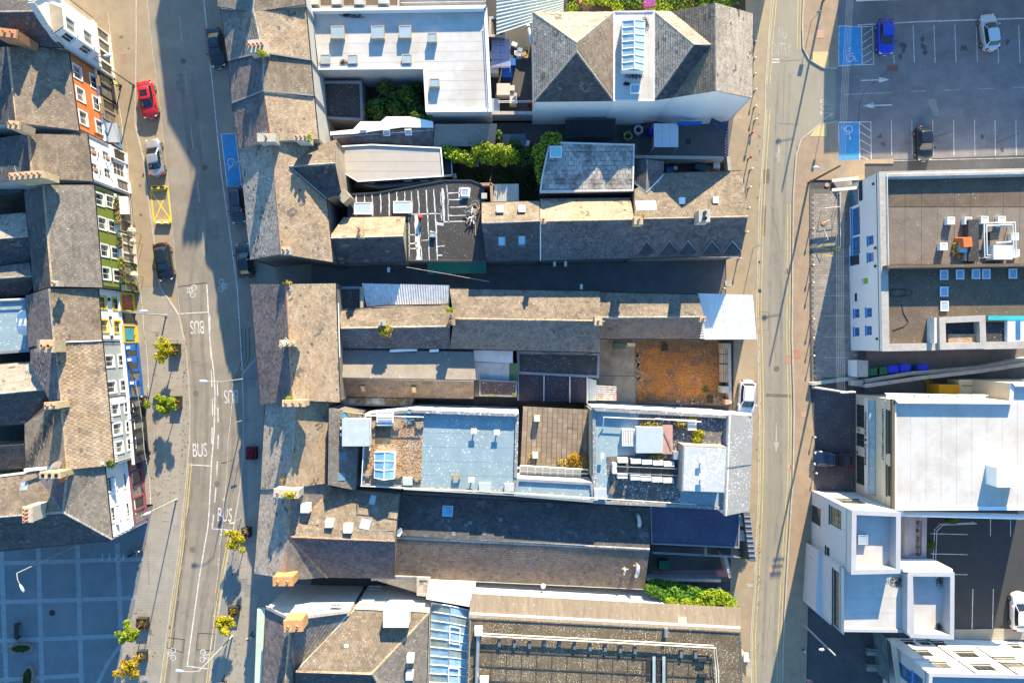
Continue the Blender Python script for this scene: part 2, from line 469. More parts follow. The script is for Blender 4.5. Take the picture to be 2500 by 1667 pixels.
def flat(b,poly,z,mat,par=.3,pw=.25,wall=None,cop=None,parapets=None,z0=0.0,strips=None,nowall=(),seam=None):
    """flat roof: poly = outer top edge in photo pixels seen at height z; par = parapet height (per edge list allowed)"""
    P=[W(p[0],p[1],z) for p in poly];P2=[(p.x,p.y) for p in P];n=len(P)
    if area2(P2)<0:P2=P2[::-1];poly=poly[::-1];P=P[::-1];parapets=parapets[::-1][1:]+parapets[::-1][:1]if parapets else None
    ps=parapets or[par]*n
    zm=z-max(ps);I=inset_poly(P2,pw)
    # membrane lies at zm over the whole plan
    pts=[Vector((p[0],p[1],zm)) for p in P2]
    b.slopes.append((pts,Vector((P2[0][0],P2[0][1],zm)),Vector((0,0,1)),poly))
    rd=mesh("roof_deck",MB().slab([(p[0],p[1],zm) for p in inset_poly(P2,.04)],.15),mat,b.root)
    if strips:                                                   # welded roof sheets laid side by side
        ang,wd=strips
        ax=Vector((math.cos(ang),math.sin(ang)));ay=Vector((-ax.y,ax.x))
        Q=[(Vector(p).dot(ax),Vector(p).dot(ay)) for p in inset_poly(P2,pw+.02)]
        if area2(Q)<0:Q=Q[::-1]
        x=min(q[0]for q in Q)
        while x<max(q[0]for q in Q):
            c=clip(clip(Q,-1,0,-x),1,0,x+wd-.025)
            if len(c)>2 and abs(area2(c))>.1:
                mesh("roof_sheet",MB().slab([ax.to_3d()*q[0]+ay.to_3d()*q[1]+Vector((0,0,zm+.012+random.uniform(0,.004))) for q in c],.01),mat,rd)
            x+=wd
    skip=set(edge_key(*e) for e in list(nowall)+b.skip)
    wm=MB();cm=MB()
    for i in range(n):
        a,q=P2[i],P2[(i+1)%n];h=ps[i]
        if edge_key(poly[i],poly[(i+1)%n]) not in skip:
            k1,k2=inset_poly(P2,.15)[i],inset_poly(P2,.15)[(i+1)%n]
            wm.add([(*a,z0),(*q,z0),(*q,zm+h-.001),(*a,zm+h-.001),(*k1,z0),(*k2,z0),(*k2,zm+h-.001),(*k1,zm+h-.001)],
                   [(0,1,2,3),(7,6,5,4),(3,2,6,7)])
        if h>.03:
            a2,q2=I[i],I[(i+1)%n]
            o1,o2=inset_poly(P2,-.03)[i],inset_poly(P2,-.03)[(i+1)%n]
            zt=zm+h
            cm.add([(*o1,zt),(*o2,zt),(*q2,zt),(*a2,zt),(*o1,zt+.06),(*o2,zt+.06),(*q2,zt+.06),(*a2,zt+.06)],
                   [(0,1,5,4),(1,2,6,5),(2,3,7,6),(3,0,4,7),(4,5,6,7)])
            cm.add([(*a2,zm-.02),(*q2,zm-.02),(*q2,zt+.01),(*a2,zt+.01)],[(1,0,3,2)])
    if wm.v:mesh("wall",wm,wall or grey_render,b.root)
    if cm.v:mesh("parapet",cm,cop or stone,b.root)
    return b

def window(b,O,t,n,u,z,w,h,frame=white_trim,glass=None,sill=True,cols=2,rows=1,name="window",reveal=.12,surround=None):
    up=Vector((0,0,1));o=O+t*(u-w/2)+up*(z-h/2)-n*reveal
    f=MB();fw=.07 if w>.6 else.05
    f.obox(o,t*fw,up*h,n*.06);f.obox(o+t*(w-fw),t*fw,up*h,n*.06)
    f.obox(o+t*fw,t*(w-2*fw),up*fw,n*.06);f.obox(o+t*fw+up*(h-fw),t*(w-2*fw),up*fw,n*.06)
    mw=.05 if cols<4 else.028
    for i in range(1,cols):f.obox(o+t*(w*i/cols-mw/2)+up*fw,t*mw,up*(h-2*fw),n*.05)
    for i in range(1,rows):f.obox(o+t*fw+up*(h*i/rows-mw/2),t*(w-2*fw),up*mw,n*.045)
    fr=mesh(name,f,frame,b.root)
    pm=MB().obox(o+t*fw+up*fw+n*.005,t*(w-2*fw),up*(h-2*fw),n*.02)
    mesh("pane",pm,glass or random.choice([pane_dark,pane_dark,pane_curtain]),fr)
    if sill:mesh("sill",MB().obox(O+t*(u-w/2-.08)+up*(z-h/2-.10)+n*.004,t*(w+.16),up*.10,n*.12),frame,fr)
    if surround:
        s=MB();k=.14;zo=z-h/2;O2=O+t*(u-w/2)
        s.obox(O2+up*zo-t*k+n*.003,t*k,up*(h+k),n*.06);s.obox(O2+up*zo+t*w+n*.003,t*k,up*(h+k),n*.06)
        s.obox(O2+up*(zo+h)+n*.003,t*w,up*k,n*.06)
        mesh("surround",s,surround,fr)
    return fr

def facade(b,A,B_,mat,wins=(),z0=0.0,zt=None,inset=.05,doors=(),name="wall"):
    """upright wall under the edge A-B; openings cut out and fitted. wins: dict(px,py,w,h,...)"""
    a,q=P3(A),P3(B_);zt=zt if zt is not None else min(a.z,q.z)-.05
    if not isinstance(A,Vector):b.skip.append((A,B_))
    t=(q-a);t.z=0;Lw=t.length;t.normalize();n=Vector((t.y,-t.x,0))
    cen=Vector((b.c.x,b.c.y,0))
    if n.dot(Vector((a.x,a.y,0))-cen)<0:n=-n
    O=Vector((a.x,a.y,0))-n*inset
    ops=[]
    for k in wins:
        k=dict(k)
        if "px" in k:
            p=ray_plane(k.pop("px"),k.pop("py"),O,n);k["u"]=(p-O).dot(t);k["z"]=p.z
        k.setdefault("w",1.0);k.setdefault("h",1.3)
        k["u"]=min(max(k["u"],k["w"]/2+.1),Lw-k["w"]/2-.1)
        k["z"]=min(max(k["z"],z0+k["h"]/2+.05),zt-k["h"]/2-.06)
        ops.append(k)
    us=sorted({0.0,Lw}|{o["u"]+s*o["w"]/2 for o in ops for s in(-1,1)});zs=sorted({z0,zt}|{o["z"]+s*o["h"]/2 for o in ops for s in(-1,1)})
    mb=MB()
    for i in range(len(us)-1):
        for j in range(len(zs)-1):
            um,zm=(us[i]+us[i+1])/2,(zs[j]+zs[j+1])/2
            if any(abs(um-o["u"])<o["w"]/2 and abs(zm-o["z"])<o["h"]/2 for o in ops):continue
            q4=[O+t*us[i]+Vector((0,0,zs[j])),O+t*us[i+1]+Vector((0,0,zs[j])),O+t*us[i+1]+Vector((0,0,zs[j+1])),O+t*us[i]+Vector((0,0,zs[j+1]))]
            mb.add(q4,[(0,1,2,3)])
    for o in ops:
        c=[O+t*(o["u"]+s*o["w"]/2)+Vector((0,0,o["z"]+r*o["h"]/2)) for s,r in((-1,-1),(1,-1),(1,1),(-1,1))]
        for i in range(4):mb.add([c[i],c[(i+1)%4],c[(i+1)%4]-n*.22,c[i]-n*.22],[(0,1,2,3)])
    wl=mesh(name,mb,mat,b.root)
    for o in ops:window(b,O,t,n,**o)
    return O,t,n,Lw

def chimney(b,px,py,zt,w,d,h,pots=2,mat=None,rz=0.0,potr=.13,poth=.35,along='w',potmat=None):
    p=W(px,py,zt);m=MB()
    m.box((p.x,p.y,zt-h/2-.12),(w,d,h-.24),rz);m.box((p.x,p.y,zt-.18),(w+.12,d+.12,.12),rz);m.box((p.x,p.y,zt-.06),(w+.04,d+.04,.118),rz)
    c=mesh("chimney",m,mat or brick_tan,b.root)
    co,si=math.cos(rz),math.sin(rz)
    for i in range(pots):
        s=(i+.5)/pots-.5
        x,y=(s*w,0) if w>=d else(0,s*d)
        q=(p.x+x*co-y*si,p.y+x*si+y*co,zt)
        po=mesh("pot",MB().lathe(q,[(potr*1.1,0),(potr,poth*.3),(potr*.95,poth*.85),(potr*1.12,poth*.9),(potr*1.12,poth),(potr*.7,poth),(potr*.65,poth*.6)],10),potmat or pot_clay,c)
        mesh("flue",MB().lathe((q[0],q[1],q[2]+poth*.62),[(potr*.66,0),(potr*.66,.02)],10),soot,b.root)
    return c

def rooflight(b,px,py,w,h,mat=None,frame=lead,proud=.10,ang=None,name="rooflight"):
    """roof window lying on whichever slope it sits on; w across, h up the slope (metres)"""
    q,n=b.hit(px,py)
    v=Vector((0,0,1))-n*n.z
    if v.length<.02:v=Vector((0,1,0)) if ang is None else Vector((math.cos(ang),math.sin(ang),0))
    v.normalize();u=v.cross(n);o=q-u*w/2-v*h/2
    f=MB();k=.09
    f.obox(o,u*w,v*k,n*proud);f.obox(o+v*(h-k),u*w,v*k,n*proud)
    f.obox(o+v*k,u*k,v*(h-2*k),n*proud);f.obox(o+u*(w-k)+v*k,u*k,v*(h-2*k),n*proud)
    fr=mesh(name,f,frame,b.root)
    mesh("pane",MB().obox(o+u*k+v*k,u*(w-2*k),v*(h-2*k),n*(proud*.75)),mat or pane_sky,fr)
    return fr

def upstand(b,px,py,w,d,h,z=None,frame=None,glass=None,rz=0.0,name="skylight",dome=False):
    """skylight on a kerb on a flat roof: px,py is the middle of its top"""
    if z is None:z=b.hit(px,py)[0].z
    p=W(px,py,z+h);c=MB().box((p.x,p.y,z+h/2-.03),(w,d,h-.06),rz)
    k=.1
    for sx,sy,ww,dd in((0,1,w+.06,k),(0,-1,w+.06,k),(1,0,k,d-2*k+.06),(-1,0,k,d-2*k+.06)):
        x,y=sx*(w/2-k/2+.03),sy*(d/2-k/2+.03)
        c.box((p.x+x*math.cos(rz)-y*math.sin(rz),p.y+x*math.sin(rz)+y*math.cos(rz),z+h),(ww,dd,.07),rz)
    f=mesh(name,c,frame or lead,b.root)
    g=MB().box((p.x,p.y,z+h-.01),(w-2*k+.05,d-2*k+.05,.03 if not dome else.12),rz,taper=1 if not dome else.6)
    mesh("pane",g,glass or pane_sky,f)
    return f

def boxpart(b,name,px,py,zt,w,d,h,mat,rz=0.0,kind=None):
    p=W(px,py,zt)
    return mesh(name,MB().box((p.x,p.y,zt-h/2),(w,d,h),rz),mat,b.root if isinstance(b,Bld) else b,kind=kind)

def corrugated(b,poly,mat,pitch=.22,amp=.035,name="roof_sheet",sheet=1.0,flip=False):
    """poly: 4 corners (px,py,z) with the first edge across the ridges; ridges run from edge 0-1 to edge 3-2"""
    a,q,c,d=[W(*p) for p in poly]
    n=(q-a).cross(d-a).normalized()
    if n.z<0:n=-n
    Lw=(q-a).length;ns=max(1,round(Lw/sheet));pts=[a,q,c,d]
    cc,nn=plane_of(pts);b.slopes.append((pts,cc,nn,[p[:2]for p in poly]))
    for s in range(ns):
        m=MB();k=max(6,int(Lw/ns/pitch*4));vs=[]
        for i in range(k+1):
            f=(s+i/k)/ns
            h=n*(amp*math.cos(2*math.pi*f*Lw/pitch)+.012*(s%2))
            vs+=[a+(q-a)*f+h,d+(c-d)*f+h]
        m.add(vs,[(2*i,2*i+2,2*i+3,2*i+1) for i in range(k)])
        mesh(name,m,mat,b.root)

def pipe(parent,pts,r,mat,name="pipe",n=6):
    return mesh(name,MB().tube([W(*p) for p in pts],r,n),mat,parent)

def rail(parent,pts,h,mat,name="railing",posts=1.6,r=.03,bars=2):
    """guard rail along a line of (px,py,z) points"""
    P=[W(*p) for p in pts];m=MB()
    for i in range(len(P)-1):
        a,q=P[i],P[i+1];L=(q-a).length;k=max(1,round(L/posts))
        for j in range(bars):
            hh=Vector((0,0,h*(j+1)/bars));m.tube([a+hh,q+hh],r,5)
        for j in range(k+1):
            p=a+(q-a)*j/k;m.tube([p,p+Vector((0,0,h))],r,5)
    return mesh(name,m,mat,parent)

def leafmass(name,blobs,n,size,mat,parent,seed=0,flatk=.6,label=None,kind=None):
    """crown of many small leaf faces; blobs = [(centre, (rx,ry,rz), weight)]"""
    r=np.random.default_rng(seed+5)
    wts=np.array([b[2]if len(b)>2 else 1.0 for b in blobs]);wts=wts/wts.sum()
    org=np.array(ORG[parent.name]) if parent is not None else np.zeros(3)
    idx=r.choice(len(blobs),n,p=wts)
    cen=np.array([tuple(b[0]) for b in blobs])[idx];rad=np.array([b[1]for b in blobs])[idx]
    d=r.normal(size=(n,3));d/=np.linalg.norm(d,axis=1)[:,None]
    rr=r.random(n)**.45
    bump=1+.18*np.sin(d[:,0]*7+idx)*np.cos(d[:,1]*6+d[:,2]*5+idx)
    c=cen+d*rad*(rr*bump)[:,None]-org
    nv=d*.7+r.normal(size=(n,3))*.6+np.array([0,0,flatk]);nv/=np.linalg.norm(nv,axis=1)[:,None]
    a=np.cross(nv,r.normal(size=(n,3)));a/=np.linalg.norm(a,axis=1)[:,None];b2=np.cross(nv,a)
    s=(size*r.uniform(.6,1.4,n))[:,None]
    tip=c+a*s*1.0;tail=c-a*s*1.0;l=c+b2*s*.5+nv*s*.12;q=c-b2*s*.5+nv*s*.12
    V=np.stack([tail,q,tip,l],1).reshape(-1,3)
    me=bpy.data.meshes.new(name);me.vertices.add(4*n);me.vertices.foreach_set("co",V.astype(np.float32).ravel())
    me.loops.add(4*n);me.loops.foreach_set("vertex_index",np.arange(4*n,dtype=np.int32))
    me.polygons.add(n);me.polygons.foreach_set("loop_start",np.arange(0,4*n,4,dtype=np.int32));me.polygons.foreach_set("loop_total",np.full(n,4,np.int32))
    me.update(calc_edges=True);me.materials.append(mat)
    o=bpy.data.objects.new(name,me);COL.objects.link(o)
    if parent is not None:o.parent=parent
    ORG[o.name]=Vector(org)
    return tag(o,label,None,None,kind)

def text_obj(name,s,size,mat,parent,loc,rot,sx=1.0,ext=.0,align='CENTER'):
    c=bpy.data.curves.new(name,'FONT');c.body=s;c.size=size;c.align_x=align;c.align_y='CENTER';c.extrude=ext
    o=bpy.data.objects.new(name,c);COL.objects.link(o)
    bpy.context.view_layer.update()
    dg=bpy.context.evaluated_depsgraph_get();me=bpy.data.meshes.new_from_object(o.evaluated_get(dg));bpy.data.objects.remove(o)
    me.materials.clear();me.materials.append(mat)
    o=bpy.data.objects.new(name,me);COL.objects.link(o);o.parent=parent
    org=ORG[parent.name]if parent is not None else Vector((0,0,0))
    o.matrix_local=Matrix.Translation(Vector(loc)-org)@rot.to_4x4()@Matrix.Diagonal((sx,1,1,1))
    ORG[o.name]=org
    return o
# ------------------------------------------------------------ ground
asphalt=M("asphalt",(.270,.232,.178),var=.16,ns=.5,fine=.22,streak=.25,col2=(.17,.155,.14),mixs=.12,mixa=.5)
asphalt2=M("asphalt_street",(.275,.245,.188),var=.12,ns=.6,fine=.18,streak=.2,stretch=(1,.35,1))
asphalt_dark=M("asphalt_dark",(.075,.072,.074),var=.2,ns=.6,fine=.3,col2=(.045,.043,.042),mixs=.25,mixa=.5,spk=.15)
asphalt_park=M("asphalt_car_park",(.20,.182,.182),var=.18,ns=.5,fine=.3,col2=(.11,.10,.10),mixs=.35,mixa=.45)
flagmat=M("concrete_flags",(.31,.275,.225),var=.12,ns=.8,fine=.12,isl=.16)
pave_base=M("paving_base",(.30,.268,.220),var=.15,ns=.8,fine=.12,brick=(.6,.3,.012,.5))
setts=M("tan_setts",(.335,.262,.175),var=.16,ns=.9,fine=.12,isl=.18,brick=(.22,.11,.012,.55))
setts2=M("brown_setts",(.34,.25,.168),var=.18,ns=.9,fine=.12,isl=.18,brick=(.22,.11,.012,.55))
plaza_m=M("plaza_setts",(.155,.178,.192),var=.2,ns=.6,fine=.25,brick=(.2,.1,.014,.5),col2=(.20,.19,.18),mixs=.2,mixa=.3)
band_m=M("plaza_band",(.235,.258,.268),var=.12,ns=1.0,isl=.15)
forecourt=M("forecourt_setts",(.27,.235,.20),var=.25,ns=.7,fine=.25,isl=.3)
kerb_m=M("kerb_stone",(.40,.36,.30),var=.12,ns=1.2,isl=.2,fine=.1)
line_w=M("road_paint_white",(.62,.60,.56),var=.2,ns=3,col2=(.28,.26,.22),mixs=1.8,mixa=.65)
line_faded=M("road_paint_faded",(.40,.375,.32),var=.25,ns=3,col2=(.22,.20,.17),mixs=1.6,mixa=.7)
line_y=M("road_paint_yellow",(.58,.44,.17),var=.18,ns=3,col2=(.32,.26,.16),mixs=1.4,mixa=.6)
line_yb=M("road_paint_bright_yellow",(.75,.50,.03),var=.15,ns=3)
bay_blue=M("road_paint_blue",(.045,.27,.52),var=.15,ns=1.5,col2=(.12,.20,.26),mixs=1.1,mixa=.6,fine=.25)
soil=M("soil",(.06,.045,.03),var=.4,ns=3,fine=.4)
yard_dark=M("yard_concrete_dark",(.10,.095,.09),var=.3,ns=.8,fine=.25,col2=(.05,.05,.045),mixs=.4,mixa=.6)
yard_pale=M("yard_concrete",(.25,.215,.17),var=.25,ns=.8,fine=.2,col2=(.12,.10,.08),mixs=.5,mixa=.6,streak=.2)

def sheet(name,poly,z,mat,parent=None,kind="structure",label=None,thick=None):
    P=[W(p[0],p[1],0) for p in poly];P=[(p.x,p.y,z) for p in P]
    if area2(P)<0:P=P[::-1]
    m=MB()
    if thick:m.slab(P,thick)
    else:m.poly(P)
    return mesh(name,m,mat,parent,kind=kind if parent is None else None,label=label)
def strip(name,pts,width,z,mat,parent,dash=None,loop=False):
    """painted line along ground pixels; dash=(on,off) metres"""
    P=[W(p[0],p[1],0).to_2d() for p in pts]
    if loop:P.append(P[0])
    m=MB()
    segs=[]
    if dash:
        on,off=dash;acc=0.0
        for i in range(len(P)-1):
            L=(P[i+1]-P[i]).length;d=(P[i+1]-P[i])/L;x=-acc
            while x<L:
                a,c=max(0,x),min(L,x+on)
                if c>a:segs.append((P[i]+d*a,P[i]+d*c))
                x+=on+off
            acc=L-(x-on-off)
            acc=acc%(on+off)
    else:                                                # one mitred ribbon
        n=len(P);ed=[]
        for i in range(n):
            d1=(P[i]-P[i-1]).normalized() if i else((P[0]-P[-2]).normalized() if loop else(P[1]-P[0]).normalized())
            d2=(P[i+1]-P[i]).normalized() if i<n-1 else((P[1]-P[0]).normalized() if loop else d1)
            n1,n2=Vector((-d1.y,d1.x)),Vector((-d2.y,d2.x));k=(n1+n2)/max(.35,1+n1.dot(n2))*width/2
            ed.append((P[i]-k,P[i]+k))
        for i in range(n-1):m.add([(*ed[i][0],z),(*ed[i+1][0],z),(*ed[i+1][1],z),(*ed[i][1],z)],[(0,1,2,3)])
    for a,c in segs:
        d=(c-a);L=d.length
        if L<.02:continue
        d/=L;s=Vector((-d.y,d.x))*width/2
        m.add([(*(a-s),z),(*(c-s),z),(*(c+s),z),(*(a+s),z)],[(0,1,2,3)])
    return mesh(name,m,mat,parent)
def flags(poly,z,w,g,ang,mat,parent,name="paving_flag",single=True,th=.02,gap=.018):
    P=[W(p[0],p[1],0) for p in poly];P=[(p.x,p.y) for p in P]
    ax=Vector((math.cos(ang),math.sin(ang)));ay=Vector((-ax.y,ax.x))
    Q=[(Vector(p).dot(ax),Vector(p).dot(ay)) for p in P]
    if area2(Q)<0:Q=Q[::-1]
    x0,x1=min(q[0]for q in Q),max(q[0]for q in Q);y0,y1=min(q[1]for q in Q),max(q[1]for q in Q)
    big=MB();r=0;y=y0;cnt=0
    while y<y1:
        x=x0-(r%2)*w*.5
        while x<x1:
            q=[(x,y),(x+w-gap,y),(x+w-gap,y+g-gap),(x,y+g-gap)]
            mid=(x+w/2,y+g/2)
            if all(inside(Q,*p) for p in q):
                zz=z+random.uniform(0,.006)
                pts=[ax.to_3d()*p[0]+ay.to_3d()*p[1]+Vector((0,0,zz)) for p in q]
                if single and cnt<300:mesh(name,MB().slab(pts,th),mat,parent);cnt+=1
                else:big.slab(pts,th)
            x+=w
        y+=g;r+=1
    if big.v:mesh(name+"s",big,mat,parent,kind="stuff")

ground=mesh("ground",MB().poly([(-300,-260,-.01),(300,-260,-.01),(300,260,-.01),(-300,260,-.01)]),asphalt_dark,kind="structure")

# ---- left street
RL=[(352,-120),(372,120),(393,280),(418,520),(425,690)]
KL=[(392,700),(437,770),(455,850),(461,920),(465,1000),(464,1080),(450,1230),(437,1350),(415,1500),(380,1760)]
KR=[(592,912),(596,1010),(595,1110),(586,1200),(572,1283),(550,1395),(533,1507),(519,1620),(505,1760)]
road=sheet("road",RL+KL[1:]+KR[::-1]+[(640,860),(760,700),(760,-120)],0.0,asphalt)
lane=sheet("lane",[(560,560),(1850,560),(1850,800),(600,800)],-.004,M("asphalt_lane",(.135,.130,.128),var=.2,ns=.6,fine=.3,spk=.2))
bay=sheet("parking_bay",[(334,-120),(334,100),(331,306),(351,390),(365,500),(392,700),(437,770),(425,690),(418,520),(393,280),(372,120),(352,-120)],.004,setts)
pl=sheet("pavement",[(100,-120),(334,-120),(334,100),(331,306),(351,390),(365,500),(392,700),(150,700)],.10,setts,thick=.12)
pl2=sheet("pavement",[(150,700.2)]+[(392,700.2)]+KL[1:]+[(270,1760),(285,1640),(325,1500),(375,1230),(200,1230)],.10,pave_base,thick=.12)
pr=sheet("pavement",KR+[(760,1760),(760,900),(700,780),(640,860)],.10,M("concrete_paving",(.235,.225,.205),var=.12,ns=.8,fine=.15),thick=.12)
flags([(602,915),(645,930),(645,1440),(560,1440),(598,1200)],.115,1.35,.95,math.radians(90),flagmat,pr)
flags([(556,1440),(640,1440),(640,1700),(516,1700),(536,1507)],.115,1.1,.8,math.radians(80),flagmat,pr)
flags([(372,735),(450,800),(461,960),(462,1090),(440,1290),(380,1290),(372,1000)],.115,.95,.95,math.radians(88),flagmat,pl2)
def kerb(pts,parent,w=.16,h=.125,z=0.0,L=.9,name="kerb_stone"):
    P=[W(p[0],p[1],0) for p in pts];m=MB()
    for i in range(len(P)-1):
        a,q=P[i],P[i+1];d=q-a;n=max(1,round(d.length/L))
        for j in range(n):
            p0,p1=a+d*(j/n),a+d*((j+1)/n);t=(p1-p0);s=Vector((-t.y,t.x,0)).normalized()*w
            m.obox(p0-s/2+t*.01+Vector((0,0,z)),t*.98,s,Vector((0,0,h+random.uniform(0,.008))))
    return mesh(name+"s",m,kerb_m,parent,kind="stuff")
kerb([(392,700)]+KL[1:],pl2);kerb([(334,-60),(334,100),(331,306),(351,390),(365,500),(392,700)],pl)
kerb([(640,860)]+KR,pr)
# markings of the left street
ZL=.012
strip("edge_line",[(492,-60),(505,75),(523,250),(540,420),(560,560),(579,700),(592,905)],.11,ZL,line_w,road)
strip("centre_dashes",[(438,40),(468,330),(488,500),(503,660)],.10,ZL,line_faded,road,dash=(2.9,3.4))
strip("bay_line",[(352,-60),(372,120),(393,280),(418,520),(431,690),(439,764)],.08,ZL-.002,line_faded,road)
strip("centre_line",[(505,695),(513,838),(521,900),(525,955),(523,1052),(516,1137),(511,1240),(508,1283),(487,1407),(457,1625),(525,1634)],.14,ZL,line_w,road)
strip("bus_bay_dashes",[(512,766),(516,900),(519,1000),(516,1134)],.13,ZL+.002,line_w,road,dash=(1.9,1.4))
strip("bus_bay_dashes",[(531,930),(533,1060),(529,1170),(519,1288)],.13,ZL+.002,line_w,road,dash=(1.7,1.4))
strip("bus_bay_end",[(440,766),(507,762)],.12,ZL+.004,line_w,road)
strip("bus_bay_end",[(463,1134),(514,1137)],.12,ZL+.004,line_w,road)
strip("bus_bay_end",[(518,1275),(518,1290),(572,1294)],.12,ZL+.004,line_w,road)
for dx in(0,6):
    strip("double_yellow",[(462+dx,1130),(453+dx,1230),(440+dx,1350),(418+dx,1500),(384+dx,1740)],.09,ZL,line_y,road)
    strip("double_yellow",[(566-dx,1296),(546-dx,1400),(529-dx,1510),(515-dx,1620),(502-dx,1740)],.09,ZL,line_y,road)
ROT=lambda deg:Matrix.Rotation(math.radians(deg),3,'Z')
def roadtext(s,px,py,deg,hm,wm,mat,parent,z=.014):
    o=text_obj("lettering",s,1.0,mat,parent,W(px,py,0)+Vector((0,0,z)),ROT(deg))
    xs=[v.co.x for v in o.data.vertices];ys=[v.co.y for v in o.data.vertices]
    o.data.transform(Matrix.Translation((-(max(xs)+min(xs))/2,-(max(ys)+min(ys))/2,0)))
    o.scale=(wm/(max(xs)-min(xs)),hm/(max(ys)-min(ys)),1)
    return o
roadtext("BUS",481,799,182,1.55,1.55,line_w,road)
roadtext("BUS",564,968,182,1.55,1.6,line_w,road)
roadtext("BUS",488,1098,2,1.6,1.65,line_w,road)
roadtext("BUS",549,1256,-3,1.6,1.65,line_w,road)
def bike_mark(px,py,deg,s=1.0,z=.014):
    m=MB();ang=math.radians(deg);c=W(px,py,0)
    def pt(x,y):return Vector((c.x+(x*math.cos(ang)-y*math.sin(ang))*s,c.y+(x*math.sin(ang)+y*math.cos(ang))*s,z))
    def ln(a,q,w=.09):
        d=Vector(q)-Vector(a);k=Vector((-d.y,d.x)).normalized()*w/2
        m.poly([pt(*(Vector(a)-k)),pt(*(Vector(q)-k)),pt(*(Vector(q)+k)),pt(*(Vector(a)+k))])
    for cx in(-.42,.42):
        for i in range(14):
            t0,t1=2*math.pi*i/14,2*math.pi*(i+1)/14
            m.poly([pt(cx+.34*math.cos(t0),.34*math.sin(t0)),pt(cx+.34*math.cos(t1),.34*math.sin(t1)),pt(cx+.25*math.cos(t1),.25*math.sin(t1)),pt(cx+.25*math.cos(t0),.25*math.sin(t0))])
    for a,q in(((-.42,0),(-.15,.5)),((-.15,.5),(.3,.5)),((.3,.5),(0,0)),((0,0),(-.15,.5)),((.42,0),(.28,.68)),((.28,.68),(.05,.72)),((-.2,.5),(-.24,.66)),((-.36,.66),(-.1,.66))):ln(a,q)
    return mesh("cycle_symbol",m,line_w,road)
bike_mark(472,711,80);bike_mark(540,697,265);bike_mark(423,1596,92);bike_mark(495,1600,265)
strip("loading_bay",[(368,466),(410,464),(418,537),(376,540)],.16,ZL,line_yb,road,loop=True)
strip("loading_bay",[(370,469),(416,535)],.13,ZL+.002,line_yb,road);strip("loading_bay",[(409,467),(378,537)],.13,ZL+.004,line_yb,road)
def disabled_bay(poly,zz,parent,sym,deg,s=1.0,mat=bay_blue):
    sheet("blue_bay",poly,zz,mat,parent)
    strip("bay_outline",poly,.11,zz+.006,line_w,parent,loop=True)
    m=MB();ang=math.radians(deg);c=W(*sym,0)
    def pt(x,y):return Vector((c.x+(x*math.cos(ang)-y*math.sin(ang))*s,c.y+(x*math.sin(ang)+y*math.cos(ang))*s,zz+.008))
    def ln(a,q,w=.1):
        d=Vector(q)-Vector(a);k=Vector((-d.y,d.x)).normalized()*w/2
        m.poly([pt(*(Vector(a)-k)),pt(*(Vector(q)-k)),pt(*(Vector(q)+k)),pt(*(Vector(a)+k))])
    for i in range(4,19):
        t0,t1=math.radians(18*i+20),math.radians(18*(i+1)+20)
        m.poly([pt(.5*math.cos(t0),.5*math.sin(t0)),pt(.5*math.cos(t1),.5*math.sin(t1)),pt(.4*math.cos(t1),.4*math.sin(t1)),pt(.4*math.cos(t0),.4*math.sin(t0))])
    for a,q in(((0,.95),(0,.2)),((0,.55),(.4,.55)),((0,.2),(.45,.2)),((.45,.2),(.7,-.4)),((.7,-.4),(.88,-.34))):ln(a,q,.13)
    m.poly([pt(.14*math.cos(k),1.15+.14*math.sin(k)) for k in[i*math.pi/5 for i in range(10)]])
    mesh("wheelchair_symbol",m,line_w,parent)
disabled_bay([(540,328),(575,326),(592,470),(557,472)],.010,road,(564,397),-85,.95)
# patches and covers in the road
cover_m=M("iron_cover",(.16,.12,.10),var=.3,ns=5)
def cover(px,py,w,d,z,parent,rz=0.0,mat=cover_m,rnd=False):
    p=W(px,py,0)
    m=MB()
    if rnd:m.lathe((p.x,p.y,z-.02),[(w/2,0),(w/2,.024),(w/2-.05,.024),(w/2-.05,.02)],20)
    else:m.box((p.x,p.y,z-.01),(w,d,.03),rz)
    return mesh("access_cover",m,mat,parent)
cover(303,145,.7,1.1,.10,pl,mat=M("cover_rust",(.30,.20,.15),var=.2,ns=4));cover(297,92,.4,.3,.10,pl);cover(315,120,.22,.22,.10,pl);cover(345,525,.35,.3,.10,pl);cover(343,454,.3,.3,.10,pl)
for a in((384,818),(400,927),(404,938),(407,1033),(420,1135)):cover(*a,.28,.28,.102,pl2)
dark_seal=M("bitumen_seal",(.055,.05,.047),var=.2)
strip("sealed_crack",[(435,700),(505,690)],.07,.013,dark_seal,road)
strip("loop_cut",[(408,1555),(450,1560),(447,1592),(408,1580)],.07,.013,dark_seal,road,loop=True);strip("loop_cut",[(484,1544),(525,1547),(519,1587),(479,1585)],.07,.013,dark_seal,road,loop=True)
for k in range(5):strip("sealed_crack",[(462-k*9,1240+k*75),(456-k*9+random.uniform(-3,3),1270+k*75),(453-k*9,1305+k*75)],.08,.013,dark_seal,road)
for k in range(3):strip("tyre_mark",[(590+k*9,800),(592+k*9,870),(583+k*7,905),(566+k*6,935)],.10,.005,M("tyre_rubber",(.10,.09,.085),var=.1),road)

